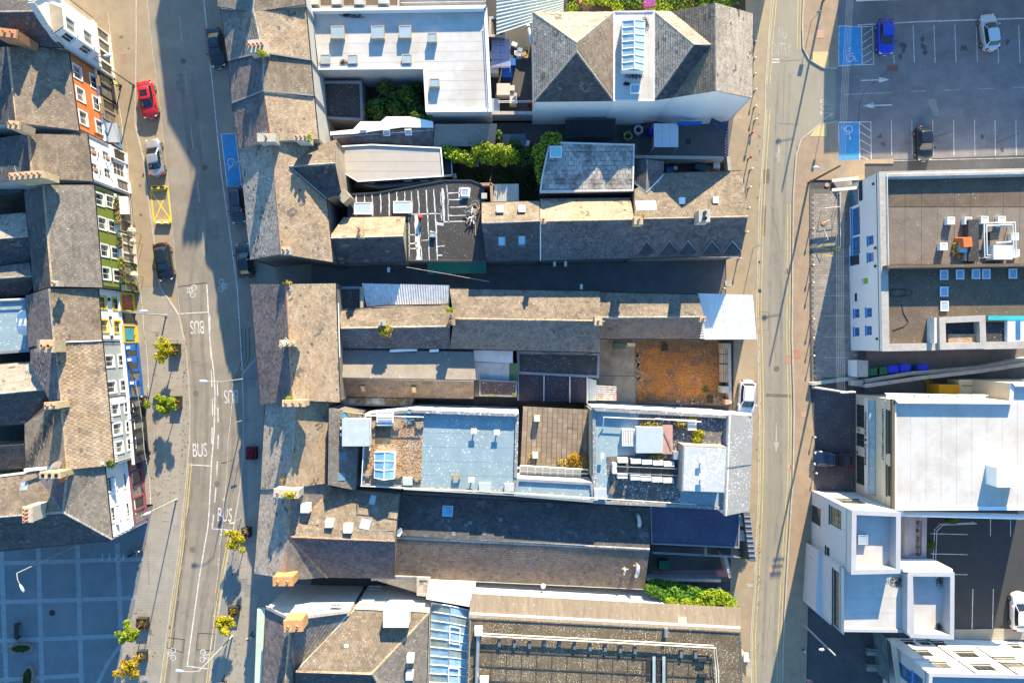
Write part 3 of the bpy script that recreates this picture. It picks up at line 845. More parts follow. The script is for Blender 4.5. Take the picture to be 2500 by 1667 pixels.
# ---- plaza, lower left
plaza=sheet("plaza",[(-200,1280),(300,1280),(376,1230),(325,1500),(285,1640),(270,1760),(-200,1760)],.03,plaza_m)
def bandline(pts,wd,z=.043,L=.9):
    P=[W(p[0],p[1],0) for p in pts]
    for i in range(len(P)-1):
        a,d=P[i],P[i+1]-P[i];n=max(1,round(d.length/L));s=Vector((-d.y,d.x,0)).normalized()*wd
        for j in range(n):mesh("band_stone",MB().obox(a+d*(j/n)-s/2+Vector((0,0,z-.012)),d*(.97/n),s,Vector((0,0,.012+random.uniform(0,.004)))),band_m,plaza)
for x0,x1 in((3,20),(94,106),(190,202),(287,297)):
    bandline([(x0,1325),(x1,1760)]if x0<280 else[(x0,1325),(298,1590)],.55)
for y0 in(1366,1461,1556,1652):
    x1={1366:425,1461:405,1556:292,1652:200}[y0]
    bandline([(-60,y0+10),(x1,y0-5)],.5,.046)
bandline([(345,1420),(330,1500),(300,1565),(262,1620),(225,1700)],.42,.052)
cover(128,1495,.7,.7,.05,plaza,rnd=True,mat=M("cover_dark",(.03,.03,.035),var=.1));cover(368,1541,.3,.6,.12,pl2);cover(364,1590,.5,.5,.102,pl2,mat=line_faded);cover(358,1655,.5,.5,.102,pl2,mat=line_faded)

# ---- right street
SLK=[(1890,-120),(1868,208),(1868,266),(1856,459),(1852,500),(1846,761),(1850,866),(1853,1034),(1850,1218),(1841,1417),(1832,1554),(1835,1760)]
SRK=[(1936,480),(1933,820),(1938,1003),(1935,1187),(1932,1217),(1920,1401),(1911,1585),(1908,1760)]
street=sheet("street",SLK+SRK[::-1]+[(1945,360),(2060,290),(2060,165),(1960,120),(1962,-120)],.002,asphalt2)
sl_=sheet("pavement",SLK+[(1780,1760),(1782,1440),(1790,1000),(1790,830),(1772,720),(1772,400),(1790,290),(1820,240),(1820,-120)],.10,setts,thick=.12)
su=sheet("pavement",[(1964,-120),(1958,60),(1960,118),(1975,146),(2008,166),(2044,168),(2046,-120)],.10,setts2,thick=.12)
sr=sheet("pavement",[(2044,297),(2000,306),(1955,342),(1943,380)]+SRK+[(1965,1760),(1972,1480),(1990,1100),(1976,940),(1974,480),(1976,440),(2110,440),(2110,400),(2180,400),(2180,388),(2048,392)],.10,setts2,thick=.12)
kerb(SLK[::-1],sl_);kerb([(1964,-60),(1958,60),(1960,118),(1975,146),(2008,166),(2044,168)],su);kerb([(2044,297),(2000,306),(1955,342),(1943,380)]+SRK,sr)
tact=M("tactile_paving",(.52,.40,.20),var=.1,ns=2)
sheet("tactile_paving",[(1983,128),(2023,128),(2022,165),(2006,164),(1984,150)],.116,tact,su,thick=.02);sheet("tactile_paving",[(1990,312),(2017,298),(2017,334),(1976,334)],.116,tact,sr,thick=.02)
pinkp=M("pink_cover",(.45,.27,.20),var=.12,ns=3)
cover(2000,85,1.0,.9,.113,su,mat=pinkp);cover(1946,864,.7,1.0,.113,sr,mat=M("red_cover",(.38,.18,.12),var=.2,ns=4));cover(1962,1012,.6,.55,.113,sr,mat=pinkp);cover(1925,877,.7,1.0,.01,street,mat=M("red_cover2",(.36,.2,.14),var=.2,ns=4))
cover(2010,543,.7,.55,.113,sr,mat=M("rust_cover",(.34,.17,.10),var=.2,ns=4),rnd=True);cover(2018,542-90,.5,.5,.113,sr,mat=pinkp,rnd=True);cover(1923,662,.65,.65,.012,street,rnd=True,mat=M("cover_tan",(.28,.21,.15),var=.2,ns=4));cover(1884,1390,.75,.75,.012,street,rnd=True,mat=pinkp)
cover(1930,1140,.6,.6,.012,street,rnd=True,mat=pinkp);cover(1778,692,.8,.75,.113,sl_,mat=line_faded);cover(1806,288,.5,.5,.113,sl_,rnd=True,mat=pinkp);cover(1830,1428,.75,.4,.113,sl_,mat=line_faded);cover(1855,710,.35,.4,.012,street,mat=dark_seal);cover(1853,640,.3,.35,.012,street,mat=dark_seal)
for dx in(0,7):
    strip("double_yellow",[(1894+dx,-60),(1878+dx,120),(1873+dx,206)],.08,ZL,line_y,street)
    strip("double_yellow",[(1873+dx,268),(1862+dx,430),(1856+dx,560),(1851+dx,761),(1855+dx,866),(1857+dx,1000),(1858+dx,1034),(1855+dx,1218),(1846+dx,1417),(1837+dx,1554),(1840+dx,1740)],.08,ZL,line_y,street)
    strip("double_yellow",[(1957-dx,-60),(1954-dx,60),(1953-dx,122)],.08,ZL,line_y,street)
    strip("double_yellow",[(1930-dx,500),(1928-dx,820),(1932-dx,1003),(1930-dx,1187),(1926-dx,1217),(1914-dx,1401),(1905-dx,1585),(1903-dx,1740)],.08,ZL,line_y,street)
roadtext("NO",1911,81,-1,1.45,1.0,line_faded,street);roadtext("ENTRY",1907,122,-1,1.55,2.3,line_faded,street)
roadtext("STOP",2018,267,92,1.55,2.3,line_faded,street)
for y in(146,153):strip("give_way_bar",[(1883,y),(1902,y)],.16,ZL,line_w,street)
def arrow(px,py,deg,L,parent,z=.013,w=.18,head=.38,mat=line_faded):
    c=W(px,py,0);a=math.radians(deg);d=Vector((math.cos(a),math.sin(a),0));s=Vector((-d.y,d.x,0));c.z=z
    k=L*head;t=c+d*L/2;b0=c-d*L/2;nk=t-d*k
    m=MB().poly([b0-s*w/2,nk-s*w/2,nk+s*w/2,b0+s*w/2]).poly([nk-s*.33,t,nk+s*.33])
    return mesh("direction_arrow",m,mat,parent)
arrow(1901,372,-91,2.6,street);arrow(1895,1070,-91,3.5,street)
for y0 in((1850,800),(1865,970)):pass
patch=M("road_patch",(.155,.135,.11),var=.2,ns=1.5,fine=.2)
sheet("road_patch",[(1870,960),(1934,963),(1934,971),(1870,968)],.008,patch,street);sheet("road_patch",[(1864,413),(1880,413),(1878,448),(1863,448)],.008,patch,street);sheet("road_patch",[(1862,502),(1871,502),(1868,577),(1860,577)],.008,patch,street)
strip("sealed_crack",[(1851,762),(1876,762),(1877,806),(1851,806)],.05,.010,patch,street,loop=True);strip("sealed_crack",[(1905,150),(1955,147)],.05,.010,patch,street);strip("sealed_crack",[(1900,302),(1950,304)],.05,.010,patch,street);strip("sealed_crack",[(1915,160),(1912,300)],.04,.010,patch,street)
# forecourt of setts in front of the white office
fc=sheet("forecourt",[(1976,462),(2095,460),(2095,915),(1982,936)],.02,M("forecourt_base",(.13,.12,.105),var=.1))
flags([(1977,468),(2094,466),(2094,912),(1983,933)],.045,.42,.30,math.radians(0),forecourt,fc,"sett",single=False,gap=.018,th=.03)
for y in(626,673,722,771,822,873):strip("bay_line",[(2012 if y>640 else 1985,y),(2072,y)],.07,.062,line_w,fc,dash=(.35,.12))
sheet("forecourt",[(1990,936),(2110,915),(2115,1260),(1995,1260),(1978,1190),(1985,1100),(1990,990)],.02,M("forecourt_tarmac",(.085,.075,.078),var=.25,ns=.7,fine=.35,spk=.5))
strip("hatching",[(1985,604),(2048,611),(2050,603),(1985,620),(2046,626)],.10,.062,line_yb,fc)
# ---- car park, upper right
cp=sheet("car_park",[(2045,-120),(2700,-120),(2700,372),(2048,395),(2046,297),(2040,290),(2040,168)],.003,asphalt_park)
disabled_bay([(2048,64),(2103,66),(2105,158),(2047,162)],.012,cp,(2075,142),0,.95)
disabled_bay([(2047,299),(2098,299),(2099,392),(2047,395)],.012,cp,(2072,316),188,.95)
for pts in([(2103,66),(2130,66),(2133,158),(2105,159)],[(2098,298),(2126,298),(2127,390)]):strip("bay_outline",pts,.09,.013,line_w,cp)
for k in range(5):strip("hatching",[(2104,90+k*17),(2129,72+k*18)],.08,.013,line_w,cp);strip("hatching",[(2099,301+k*20),(2125,320+k*18)],.08,.013,line_w,cp)
for x in(2181,2229,2280,2331,2383,2435,2487):strip("bay_line",[(x,62 if x>2190 else 135),(x+3,154 if x>2190 else 155)],.08,.013,line_w,cp)
for x in(2176,2226,2277,2328,2379,2429,2480):strip("bay_line",[(x,293),(x+1,380)],.08,.013,line_w,cp)
strip("bay_head_line",[(2094,62),(2240,54),(2540,44)],.14,.013,line_w,cp);strip("bay_head_line",[(2047,396),(2540,385)],.09,.013,line_faded,cp)
strip("centre_dashes",[(2060,232),(2180,226)],.09,.013,line_faded,cp);strip("centre_dashes",[(2222,224),(2540,212)],.09,.013,line_faded,cp,dash=(1.8,2.2))
arrow(2137,196,2,3.4,cp,mat=line_w,w=.14);arrow(2142,258,182,3.4,cp,mat=line_w,w=.14)
sheet("brick_panel",[(2166,160),(2192,160),(2192,175),(2166,175)],.010,M("brick_patch",(.22,.10,.07),var=.25,ns=4),cp)
sheet("pale_patch",[(2264,242),(2284,242),(2294,284),(2280,284)],.010,M("pale_patch_m",(.26,.24,.22),var=.2,ns=3),cp)
strip("sealed_crack",[(2166,174),(2110,222),(2098,260),(2096,300)],.05,.009,dark_seal,cp);strip("sealed_crack",[(2250,345),(2330,320)],.05,.009,dark_seal,cp);strip("sealed_crack",[(2430,350),(2490,325)],.05,.009,dark_seal,cp)
oil=M("oil_stain",(.09,.083,.083),var=.3,ns=3)
for k in range(18):
    x=random.choice([2150,2200,2255,2305,2355,2405,2455])+random.uniform(-8,8);y=random.choice([110,125,340,355])+random.uniform(-14,14)
    c=W(x,y);mesh("oil_stain",MB().poly([(c.x+math.cos(t)*random.uniform(.12,.4),c.y+math.sin(t)*random.uniform(.15,.5),.0085+k*.0004) for t in[i*math.pi/5 for i in range(10)]]),oil,cp)
# second car park, lower right
cp2=sheet("car_park",[(2255,1255),(2700,1255),(2700,1560),(2255,1560)],.004,M("asphalt_new",(.045,.047,.05),var=.15,ns=.6,fine=.35))
for y in(1302,1351,1400):strip("bay_line",[(2272,y),(2362,y+2)],.09,.014,line_w,cp2)
for x in(2418,2467):strip("bay_line",[(x,1262),(x,1308)],.08,.014,line_w,cp2)
for x in(2375,2425):strip("bay_line",[(x,1437),(x-2,1535)],.09,.014,line_w,cp2)
sheet("pavement",[(2330,1535),(2700,1530),(2700,1560),(2330,1560)],.10,pave_base,thick=.12)
# yards
sheet("yard",[(1180,60),(1320,60),(1320,300),(1180,300)],.008,yard_dark);sheet("yard",[(1050,280),(1560,270),(1560,400),(1050,400)],.008,yard_dark)
sheet("yard",[(1590,285),(1800,285),(1775,400),(1590,400)],.012,M("yard_tarmac",(.13,.115,.11),var=.2,ns=.7,fine=.3));sheet("yard",[(1620,380),(1790,380),(1790,430),(1620,430)],.008,soil)
sheet("yard",[(1070,395),(1345,395),(1345,520),(1180,520),(1070,460)],.010,soil)
sheet("yard",[(880,185),(1045,185),(1045,310),(880,310)],.008,soil)
yc=sheet("yard",[(1455,825),(1560,825),(1556,985),(1455,985)],.012,yard_pale)
strip("joint",[(1455,917),(1552,918)],.06,.016,soil,yc)
sheet("yard",[(1585,1335),(1800,1335),(1800,1420),(1585,1420)],.010,yard_dark)
pk=sheet("path",[(1590,1392),(1785,1390),(1790,1408),(1590,1402)],.014,M("pink_path",(.33,.16,.15),var=.15,ns=2))
sheet("yard",[(2115,850),(2700,830),(2700,960),(2110,960)],.009,M("service_lane",(.15,.13,.12),var=.25,ns=.6,fine=.25));sheet("yard",[(1400,-200),(1850,-200),(1850,60),(1400,60)],.006,soil)

# wear on the carriageways: wheel paths, trench patches, gullies
worn=M("asphalt_worn",(.20,.175,.14),var=.2,ns=.7,fine=.25,col2=(.248,.216,.172),mixs=.5,mixa=.7);worn2=M("street_worn",(.225,.205,.165),var=.2,ns=.7,fine=.2,col2=(.255,.232,.185),mixs=.5,mixa=.7)
for off in(-14,14):
    strip("wheel_path",[(455+off,180),(480+off,420),(495+off,560),(478+off,700),(480+off,850),(492+off,960),(490+off,1080),(478+off,1240),(462+off,1370),(440+off,1520),(418+off,1700)],.42,.004,worn,road)
    strip("wheel_path",[(548+off,930),(556+off,1060),(550+off,1180),(538+off,1300),(518+off,1420),(500+off,1540),(482+off,1700)],.38,.004,worn,road)
    strip("wheel_path",[(1915+off,180),(1905+off,400),(1893+off,700),(1894+off,960),(1894+off,1200),(1884+off,1420),(1872+off,1690)],.36,.006,worn2,street)
for x,y,w,d,a in((470,330,1.6,3.2,.1),(520,560,1.2,2.4,.05),(475,1160,1.4,2.2,-.1),(500,1450,.9,3.0,-.15),(1890,640,1.0,2.6,0),(1905,1300,1.2,2.0,0),(440,210,.9,1.2,.1)):
    p=W(x,y);mesh("trench_patch",MB().box((p.x,p.y,.001),(w,d,.014),a),worn if x<1000 else worn2,road if x<1000 else street)
for x,y in((447,815),(457,890),(459,1020),(452,1180),(587,1230),(566,1330),(526,1570),(412,1530),(1860,300),(1938,700)):cover(x,y,.4,.4,.012,road if x<1000 else street,mat=cover_m)
for x,y in((470,1340),(478,960),(530,1180),(447,150),(500,410),(1896,900)):cover(x,y,.65,.65,.012,road if x<1000 else street,rnd=True)
lit=random.Random(77);m=MB()
for k in range(420):
    x,y=lit.choice([(lit.gauss(452,5),lit.uniform(800,1200)),(lit.gauss(395,25),lit.uniform(840,1250)),(lit.gauss(575,10),lit.uniform(1250,1640)),(lit.gauss(340,25),lit.uniform(1480,1650)),(lit.gauss(1852,3),lit.uniform(250,1600))]);p=W(x,y);a=lit.uniform(0,6.28);s=lit.uniform(.05,.12)
    m.add([p+Vector((s*math.cos(a+t),s*math.sin(a+t),.125+.02*(t==2))) for t in(0,2,4)],[(0,1,2)])
mesh("fallen_leaves",m,M("leaf_litter",(.20,.12,.04),isl=.8,var=.2),None,"stuff","dry fallen leaves scattered along the kerbs")

cr_=random.Random(9)
def crack(x0,y0,x1,y1,parent,w=.03,z=.0085):
    pts=[(x0+(x1-x0)*k/7+cr_.uniform(-3,3),y0+(y1-y0)*k/7+cr_.uniform(-3,3)) for k in range(8)];strip("crack",pts,w,z,M("crack_dark",(.12,.105,.09),var=.2),parent)
for a in((455,240,468,420),(500,460,470,640),(470,880,500,900),(495,1010,480,1150),(545,1160,530,1270),(440,1390,425,1540),(500,1480,478,1660),(470,1480,440,1500)):crack(*a,road)
for a in((1900,210,1890,330),(1880,500,1910,620),(1900,790,1885,930),(1910,1180,1890,1330),(1880,1480,1870,1640)):crack(*a,street)
for a in((2150,240,2300,200),(2300,270,2480,300),(2400,180,2350,90)):crack(*a,cp)
# ------------------------------------------------------------ left terrace along the main street
orange=M("orange_render",(.62,.19,.055),var=.10,ns=.8,streak=.12)
olive=M("olive_render",(.16,.20,.035),var=.10,ns=.8,streak=.15)
bluegrey=M("blue_grey_render",(.34,.37,.37),var=.08,ns=.8,streak=.12)
yellow=M("yellow_paint",(.75,.52,.03),var=.08)
blue_paint=M("blue_paint",(.02,.12,.42),var=.1)
plum=M("plum_paint",(.24,.08,.11),var=.12)
black_paint=M("black_paint",(.03,.03,.032),var=.15)
red_paint=M("red_paint",(.55,.03,.03),var=.08)
canvas_white=M("canvas_white",(.72,.68,.58),var=.08)
green_leaf=M("leaf_green",(.085,.150,.018),rough=.6,isl=.8,var=.3,ns=2,trans=.25)
dark_leaf=M("leaf_dark",(.035,.075,.014),rough=.6,isl=.8,var=.3,ns=2,trans=.2)
yellow_leaf=M("leaf_yellow",(.46,.41,.020),rough=.6,isl=.7,var=.25,ns=2,trans=.35)
lime_leaf=M("leaf_lime",(.29,.37,.018),rough=.6,isl=.7,var=.3,ns=2,trans=.35)
petal_mix=M("petals",(.40,.12,.16),rough=.7,isl=1.2,var=.4,ns=6)
petal_red=M("petals_red",(.42,.02,.04),rough=.7,isl=.8,var=.3,ns=6)
straw_leaf=M("leaf_straw",(.38,.26,.07),rough=.7,isl=.7,var=.3,ns=2)

def shopfront(b,F,u0,u1,col,h=2.9,proud=.2,glass_n=3,fascia=white_trim,sign=None,door=True):
    O,t,n,Lw=F;up=Vector((0,0,1));w=u1-u0
    mesh("fascia",MB().obox(O+t*u0+up*h+n*.003,t*w,up*.55,n*proud),col,b.root)
    mesh("cornice",MB().obox(O+t*(u0-.05)+up*(h+.56)+n*.003,t*(w+.1),up*.08,n*(proud+.06)),fascia,b.root)
    mesh("stallriser",MB().obox(O+t*u0+up*.1+n*.003,t*w,up*.5,n*.16),col,b.root)
    k=w/glass_n
    for i in range(glass_n):
        m=MB();o=O+t*(u0+i*k)+up*.6+n*.003
        m.obox(o,t*.12,up*(h-.6),n*.16);m.obox(o+t*(k-.12),t*.12,up*(h-.6),n*.16);m.obox(o+t*.12+up*(h-.75),t*(k-.24),up*.15,n*.14)
        f=mesh("shop_window",m,col,b.root)
        mesh("pane",MB().obox(o+t*.12,t*(k-.24),up*(h-.76),n*.07),random.choice([pane_dark,pane_curtain]),f)
def awning(b,F,u,w,z,proj,drop,col,name="awning"):
    O,t,n,Lw=F;up=Vector((0,0,1));o=O+t*(u-w/2)+up*z+n*.05
    m=MB();th=up*.04
    m.add([o,o+t*w,o+t*w+n*proj-up*drop,o+n*proj-up*drop,o-th,o+t*w-th,o+t*w+n*proj-up*drop-th,o+n*proj-up*drop-th],
          [(0,1,2,3),(7,6,5,4),(0,3,7,4),(1,5,6,2)])
    m.obox(o+n*proj-up*(drop+.3),t*w,up*.29,n*.03)
    return mesh(name,m,col,b.root)

# --- L0 white gabled house with a canted bay
b=Bld("gabled_house","white gabled house with canted bay beside the orange house, at the top corner",100,60)
A,K=W(160,117,8.8),W(66,2,13.0)
tx=Vector((-.5,4.4,0)).normalized();base0=Vector((A.x,A.y,0))
def fp(u,z):return base0+tx*u+Vector((0,0,z))
gw=5.2;nrm0=Vector((tx.y,-tx.x,0))
prof=[(0,8.8),(.35,9.4),(.55,10.2),(1.0,10.8),(1.3,11.5),(1.9,12.2),(2.6,13.2),(3.3,12.2),(3.9,11.5),(4.2,10.8),(4.65,10.2),(4.85,9.4),(5.2,8.8)]
m=MB();front=[fp(0,0),fp(gw,0)]+[fp(u,z) for u,z in prof[::-1]]
bk=[p-nrm0*.4 for p in front];n_=len(front)
m.add(front+bk,[tuple(range(n_)),tuple(range(2*n_-1,n_-1,-1))]+[(n_+i,n_+(i+1)%n_,(i+1)%n_,i) for i in range(n_)])
mesh("gable_wall",m,white,b.root)
m=MB()
for i in range(len(prof)-1):
    a,q=fp(*prof[i]),fp(*prof[i+1]);d=(q-a);nn=Vector((0,0,1)) if abs(d.z)<.1 else nrm0.cross(d).normalized()
    if nn.z<0:nn=-nn
    m.obox(a-nrm0*.5+nn*.01,d,nrm0*.65,nn*.12)
mesh("coping",m,M("pale_coping",(.56,.52,.46),var=.2,ns=3),b.root)
bp=[fp(.55,0),fp(1.15,0)+nrm0*.95,fp(3.1,0)+nrm0*.95,fp(3.7,0)]
for i in range(3):
    a,q=bp[i].copy(),bp[i+1].copy();a.z=q.z=10.6
    L=(q-a).length
    ws=[dict(u=L/2,z=z,w=min(1.25,L*.72),h=1.5,cols=2) for z in(9.0,6.1)]
    facade(b,a,q,white,ws,zt=10.6,z0=4.6,inset=0)
mesh("bay_roof",MB().prism([(p.x,p.y) for p in[bp[0],bp[1]+nrm0*.2,bp[2]+nrm0*.2,bp[3]]],10.61,10.8),M("lead_tan",(.33,.28,.21),var=.15),b.root)
mesh("bay_soffit",MB().prism([(p.x,p.y) for p in[bp[0],bp[1]+nrm0*.1,bp[2]+nrm0*.1,bp[3]]],4.35,4.58),white_trim,b.root)
roof(b,[[(-80,31,11.6),(84,29,11.6),(155,116,9.2),(-80,112,9.2)],[(-80,31,11.6),(84,29,11.6),(96,-60,9.2),(-80,-60,9.2)]],"dark",wall=tan_render)
chimney(b,12,80,12.6,2.2,.8,3.2,3,brick_red,rz=-.12)
F=(fp(0,0),tx,nrm0,gw)
shopfront(b,F,.1,gw-.1,canvas_white,h=3.2,glass_n=4,proud=.45)

# --- L1 orange
b=Bld("terraced_house","orange rendered three storey house with white sash windows beside the gabled house",110,220)
A,Q=(166,119,8.0),(193,319,8.0)
F=facade(b,A,Q,orange,[dict(px=x,py=y,w=1.35,h=1.25,surround=white_trim) for x,y in((188,177),(196,232),(203,289),(229,201),(236,254),(243,311))])
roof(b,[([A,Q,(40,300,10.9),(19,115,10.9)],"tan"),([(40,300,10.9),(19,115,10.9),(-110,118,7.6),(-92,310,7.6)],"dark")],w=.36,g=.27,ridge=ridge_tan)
chimney(b,33,305,12.6,1.1,.75,2.3,2,brick_tan,rz=-.1)
shopfront(b,F,.2,3.1,black_paint,glass_n=2);shopfront(b,F,3.3,5.8,M("shop_brown",(.30,.22,.14),var=.1),glass_n=2);shopfront(b,F,6.0,8.4,M("shop_blue",(.10,.22,.38),var=.1),glass_n=2)
awning(b,F,7.3,2.2,2.9,1.0,.5,M("awning_grey",(.30,.33,.36),var=.1))
for u in(1.3,4.4):mesh("window_box",MB().obox(F[0]+F[1]*u+Vector((0,0,3.7))+F[2]*.3,F[1]*1.2,Vector((0,0,.25)),F[2]*.3),wood,b.root)
# --- L2 white
b=Bld("terraced_house","white three storey house with tan shutters between the orange and green houses",150,385)
A,Q=(213,327,7.4),(226,443,7.4)
F=facade(b,A,Q,white,[dict(px=x,py=y,w=1.0,h=1.15,cols=2,rows=2) for x,y in((226,369),(230,411),(259,382),(263,424))]+[dict(u=2.4,z=1.9,w=1.5,h=2.2,rows=3)])
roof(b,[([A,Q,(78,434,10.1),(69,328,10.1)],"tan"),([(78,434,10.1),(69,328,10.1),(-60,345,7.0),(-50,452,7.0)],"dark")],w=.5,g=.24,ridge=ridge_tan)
chimney(b,63,428,12.3,3.3,.7,2.5,6,brick_tan,rz=.08)
for x,y in((233,374),(238,417),(268,389)):
    p=ray_plane(x,y,F[0],F[2]);mesh("shutter",MB().obox(p-F[1]*.2-Vector((0,0,.55))+F[2]*.01,F[1]*.38,Vector((0,0,1.15)),F[2]*.06),M("shutter_tan",(.42,.24,.12),var=.15),b.root)
shopfront(b,F,.1,1.4,white_trim,glass_n=1);shopfront(b,F,3.5,4.8,white_trim,glass_n=1)
# --- L3 olive green
b=Bld("terraced_house","olive green guesthouse with flower boxes under a long grey slate roof",170,570)
A,Q=(229,452,7.2),(250,702,7.2)
wl=[(243,487),(249,546),(255,612),(259,668)]
F=facade(b,A,Q,olive,[dict(px=x,py=y,w=1.2,h=1.35,cols=2,surround=white_trim) for x,y in wl]+[dict(px=x,py=y,w=1.15,h=1.3,cols=2,surround=white_trim) for x,y in((268,493),(274,553),(281,618),(286,673))])
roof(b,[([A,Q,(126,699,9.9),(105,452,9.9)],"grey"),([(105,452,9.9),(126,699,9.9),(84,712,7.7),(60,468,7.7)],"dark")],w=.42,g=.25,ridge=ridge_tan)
chimney(b,133,692,10.9,.6,.5,1.0,1,brick_white)
shopfront(b,F,.2,4.2,M("shop_grey",(.22,.22,.20),var=.1),glass_n=3);shopfront(b,F,4.4,7.6,cream,glass_n=3);shopfront(b,F,7.8,10.9,olive,glass_n=3)
for i,u in enumerate((1.4,3.0,5.6,8.0,9.6)):
    p=F[0]+F[1]*u+F[2]*.32+Vector((0,0,3.95))
    bx=mesh("flower_box",MB().obox(p-F[1]*.7-Vector((0,0,.2)),F[1]*1.4,Vector((0,0,.2)),F[2]*.3),black_paint,b.root)
    leafmass("flowers",[(p+F[1]*k+F[2]*.15+Vector((0,0,.1)),(.35,.35,.25)) for k in(-.45,0,.45)],260,.09,lime_leaf if i%2 else green_leaf,bx,seed=i)
    leafmass("blossom",[(p+F[1]*k+F[2]*.2+Vector((0,0,.15)),(.33,.35,.25)) for k in(-.4,.1,.45)],90,.07,petal_mix,bx,seed=i+50)
awning(b,F,1.3,2.0,2.9,.9,.35,canvas_white)
# --- L4 white with yellow windows
b=Bld("terraced_house","white house with bright yellow window surrounds and a yellow shopfront",180,770)
A,Q=(239,704,7.0),(249,833,7.0)
F=facade(b,A,Q,white,[dict(px=x,py=y,w=1.25,h=1.15,cols=2,frame=yellow,surround=yellow) for x,y in((250,738),(255,796),(282,741),(286,798))])
roof(b,[([A,Q,(131,834,9.8),(119,704,9.8)],"tan"),([(119,704,9.8),(131,834,9.8),(70,848,7.3),(64,722,7.3)],"mauve")],w=.3,g=.24)
chimney(b,114,845,11.6,1.35,1.2,1.9,2,brick_tan,potr=.22)
shopfront(b,F,.15,2.2,yellow,glass_n=2);shopfront(b,F,3.8,5.8,yellow,glass_n=2)
for k,(u,c) in enumerate(((1.2,M("poster_red",(.45,.12,.07),var=.5,ns=4)),(4.8,M("poster_teal",(.06,.25,.30),var=.5,ns=4)))):
    mesh("poster_panel",MB().obox(F[0]+F[1]*(u-.7)+Vector((0,0,.9))+F[2]*.17,F[1]*1.4,Vector((0,0,1.9)),F[2]*.02),c,b.root)
for u in(.9,2.9,5.0):mesh("wall_lamp",MB().obox(F[0]+F[1]*u+Vector((0,0,5.2)),F[1]*.35,Vector((0,0,.12)),F[2]*.25),black_metal,b.root)
mesh("shop_grille",MB().obox(F[0]+F[1]*2.4+Vector((0,0,.3))+F[2]*.01,F[1]*1.2,Vector((0,0,2.4)),F[2]*.1),dark_plastic,b.root)
# the barrel-vaulted dormer behind it and its flat roofs
b=Bld("rear_extension","rear blue flat roofed extension with a white barrel vaulted dormer",40,800)
flat(b,[(-120,735),(63,728),(72,858),(-120,872)],5.6,FL["blue"],par=.15,wall=dark_render,cop=lead)
m=MB();c0=W(72,787,7.2)
for i in range(13):
    a0=math.pi*i/12;y0,z0_=math.cos(a0)*1.35,math.sin(a0)*1.1
    m.v+=[(c0.x-1.35,c0.y+y0,6.2+z0_),(c0.x+1.35,c0.y+y0,6.2+z0_)]
m.f+=[(2*i,2*i+1,2*i+3,2*i+2) for i in range(12)]+[tuple(2*i for i in range(12,-1,-1)),tuple(2*i+1 for i in range(13))]
mesh("barrel_vault",m,M("vault_sheet",(.68,.66,.63),var=.12,ns=2),b.root,smooth=False)
mesh("vault_base",MB().box((c0.x,c0.y,5.8),(2.6,2.6,.85)),dark_render,b.root)
pipe(b.root,[(-60,735,5.9),(60,730,5.9)],.06,white_metal)

# --- L5a / L5b
wins_top=[(267,882),(272,945),(298,880),(303,941)]
b=Bld("terraced_house","pale blue grey house with white moulded windows above a blue shopfront",190,905)
A,Q=(250,836,7.0),(264,973,7.0)
F=facade(b,A,Q,bluegrey,[dict(px=x,py=y,w=1.15,h=1.45,cols=2,surround=white_trim) for x,y in wins_top])
roof(b,[([A,Q,(149,975,9.8),(134,838,9.8)],"stone"),([(134,838,9.8),(149,975,9.8),(122,978,8.4),(76,890,7.4),(76,852,7.4)],"mauve")],w=.42,g=.31,lift=.075,gap=.035,ridge=ridge_grey)
chimney(b,124,990,11.4,1.3,.65,1.9,2,brick_tan,rz=.06)
shopfront(b,F,.2,6.2,blue_paint,glass_n=4,proud=.28)
for u in(.35,1.7,4.3):awning(b,F,u+.3,.6,3.3,1.2,.1,blue_paint,"blue_canopy");mesh("canopy_badge",MB().obox(F[0]+F[1]*(u+.15)+Vector((0,0,3.36))+F[2]*.5,F[1]*.3,Vector((0,0,.03)),F[2]*.4),canvas_white,b.root)
mesh("roof_flashing",MB().obox(W(134,837,9.9),W(249,833,7.1)-W(134,837,9.9),Vector((0,.12,0)),Vector((0,0,.14))),white_metal,b.root)
b=Bld("terraced_house","pale blue grey house with dentil cornice above dark bay shopfronts",205,1060)
A,Q=(264.2,973,7.0),(278,1135,7.0)
F=facade(b,A,Q,bluegrey,[dict(px=x,py=y,w=1.15,h=1.45,cols=2,surround=white_trim) for x,y in((280,999),(313,993),(286,1047),(317,1041),(290,1092),(320,1083))])
roof(b,[([A,Q,(163,1146,9.8),(149.2,975,9.8)],"stone"),([(149.2,975,9.8),(163,1146,9.8),(62,1146,6.9),(61,1082,6.9),(62,1034,6.9),(122.2,978,8.4)],None)],w=.42,g=.31,lift=.075,gap=.035,ridge=ridge_tan)
mesh("slates",slate_mesh([W(149.2,975,9.8),W(163,1146,9.8),W(62,1146,6.9),W(62,1034,6.9)],.3,.24),SL["moss"],b.root,kind="stuff")
for i in range(9):mesh("dentil",MB().obox(F[0]+F[1]*(.3+i*.25)+Vector((0,0,6.5))+F[2]*.003,F[1]*.14,Vector((0,0,.3)),F[2]*.12),white_trim,b.root)
for i in range(9):mesh("dentil",MB().obox(F[0]+F[1]*(F[3]-2.4+i*.25)+Vector((0,0,6.3))+F[2]*.003,F[1]*.14,Vector((0,0,.3)),F[2]*.12),white_trim,b.root)
mesh("white_band",MB().obox(F[0]+F[1]*.02+Vector((0,0,4.0))+F[2]*.004,F[1]*.7,Vector((0,0,2.8)),F[2]*.08),white,b.root)
for k in range(3):shopfront(b,F,.3+k*2.5,2.6+k*2.5,black_paint,glass_n=2,proud=.24)
p=W(270,1132,7.5);leafmass("gutter_weed",[(p,(.5,.5,.35))],220,.12,green_leaf,b.root,seed=3)
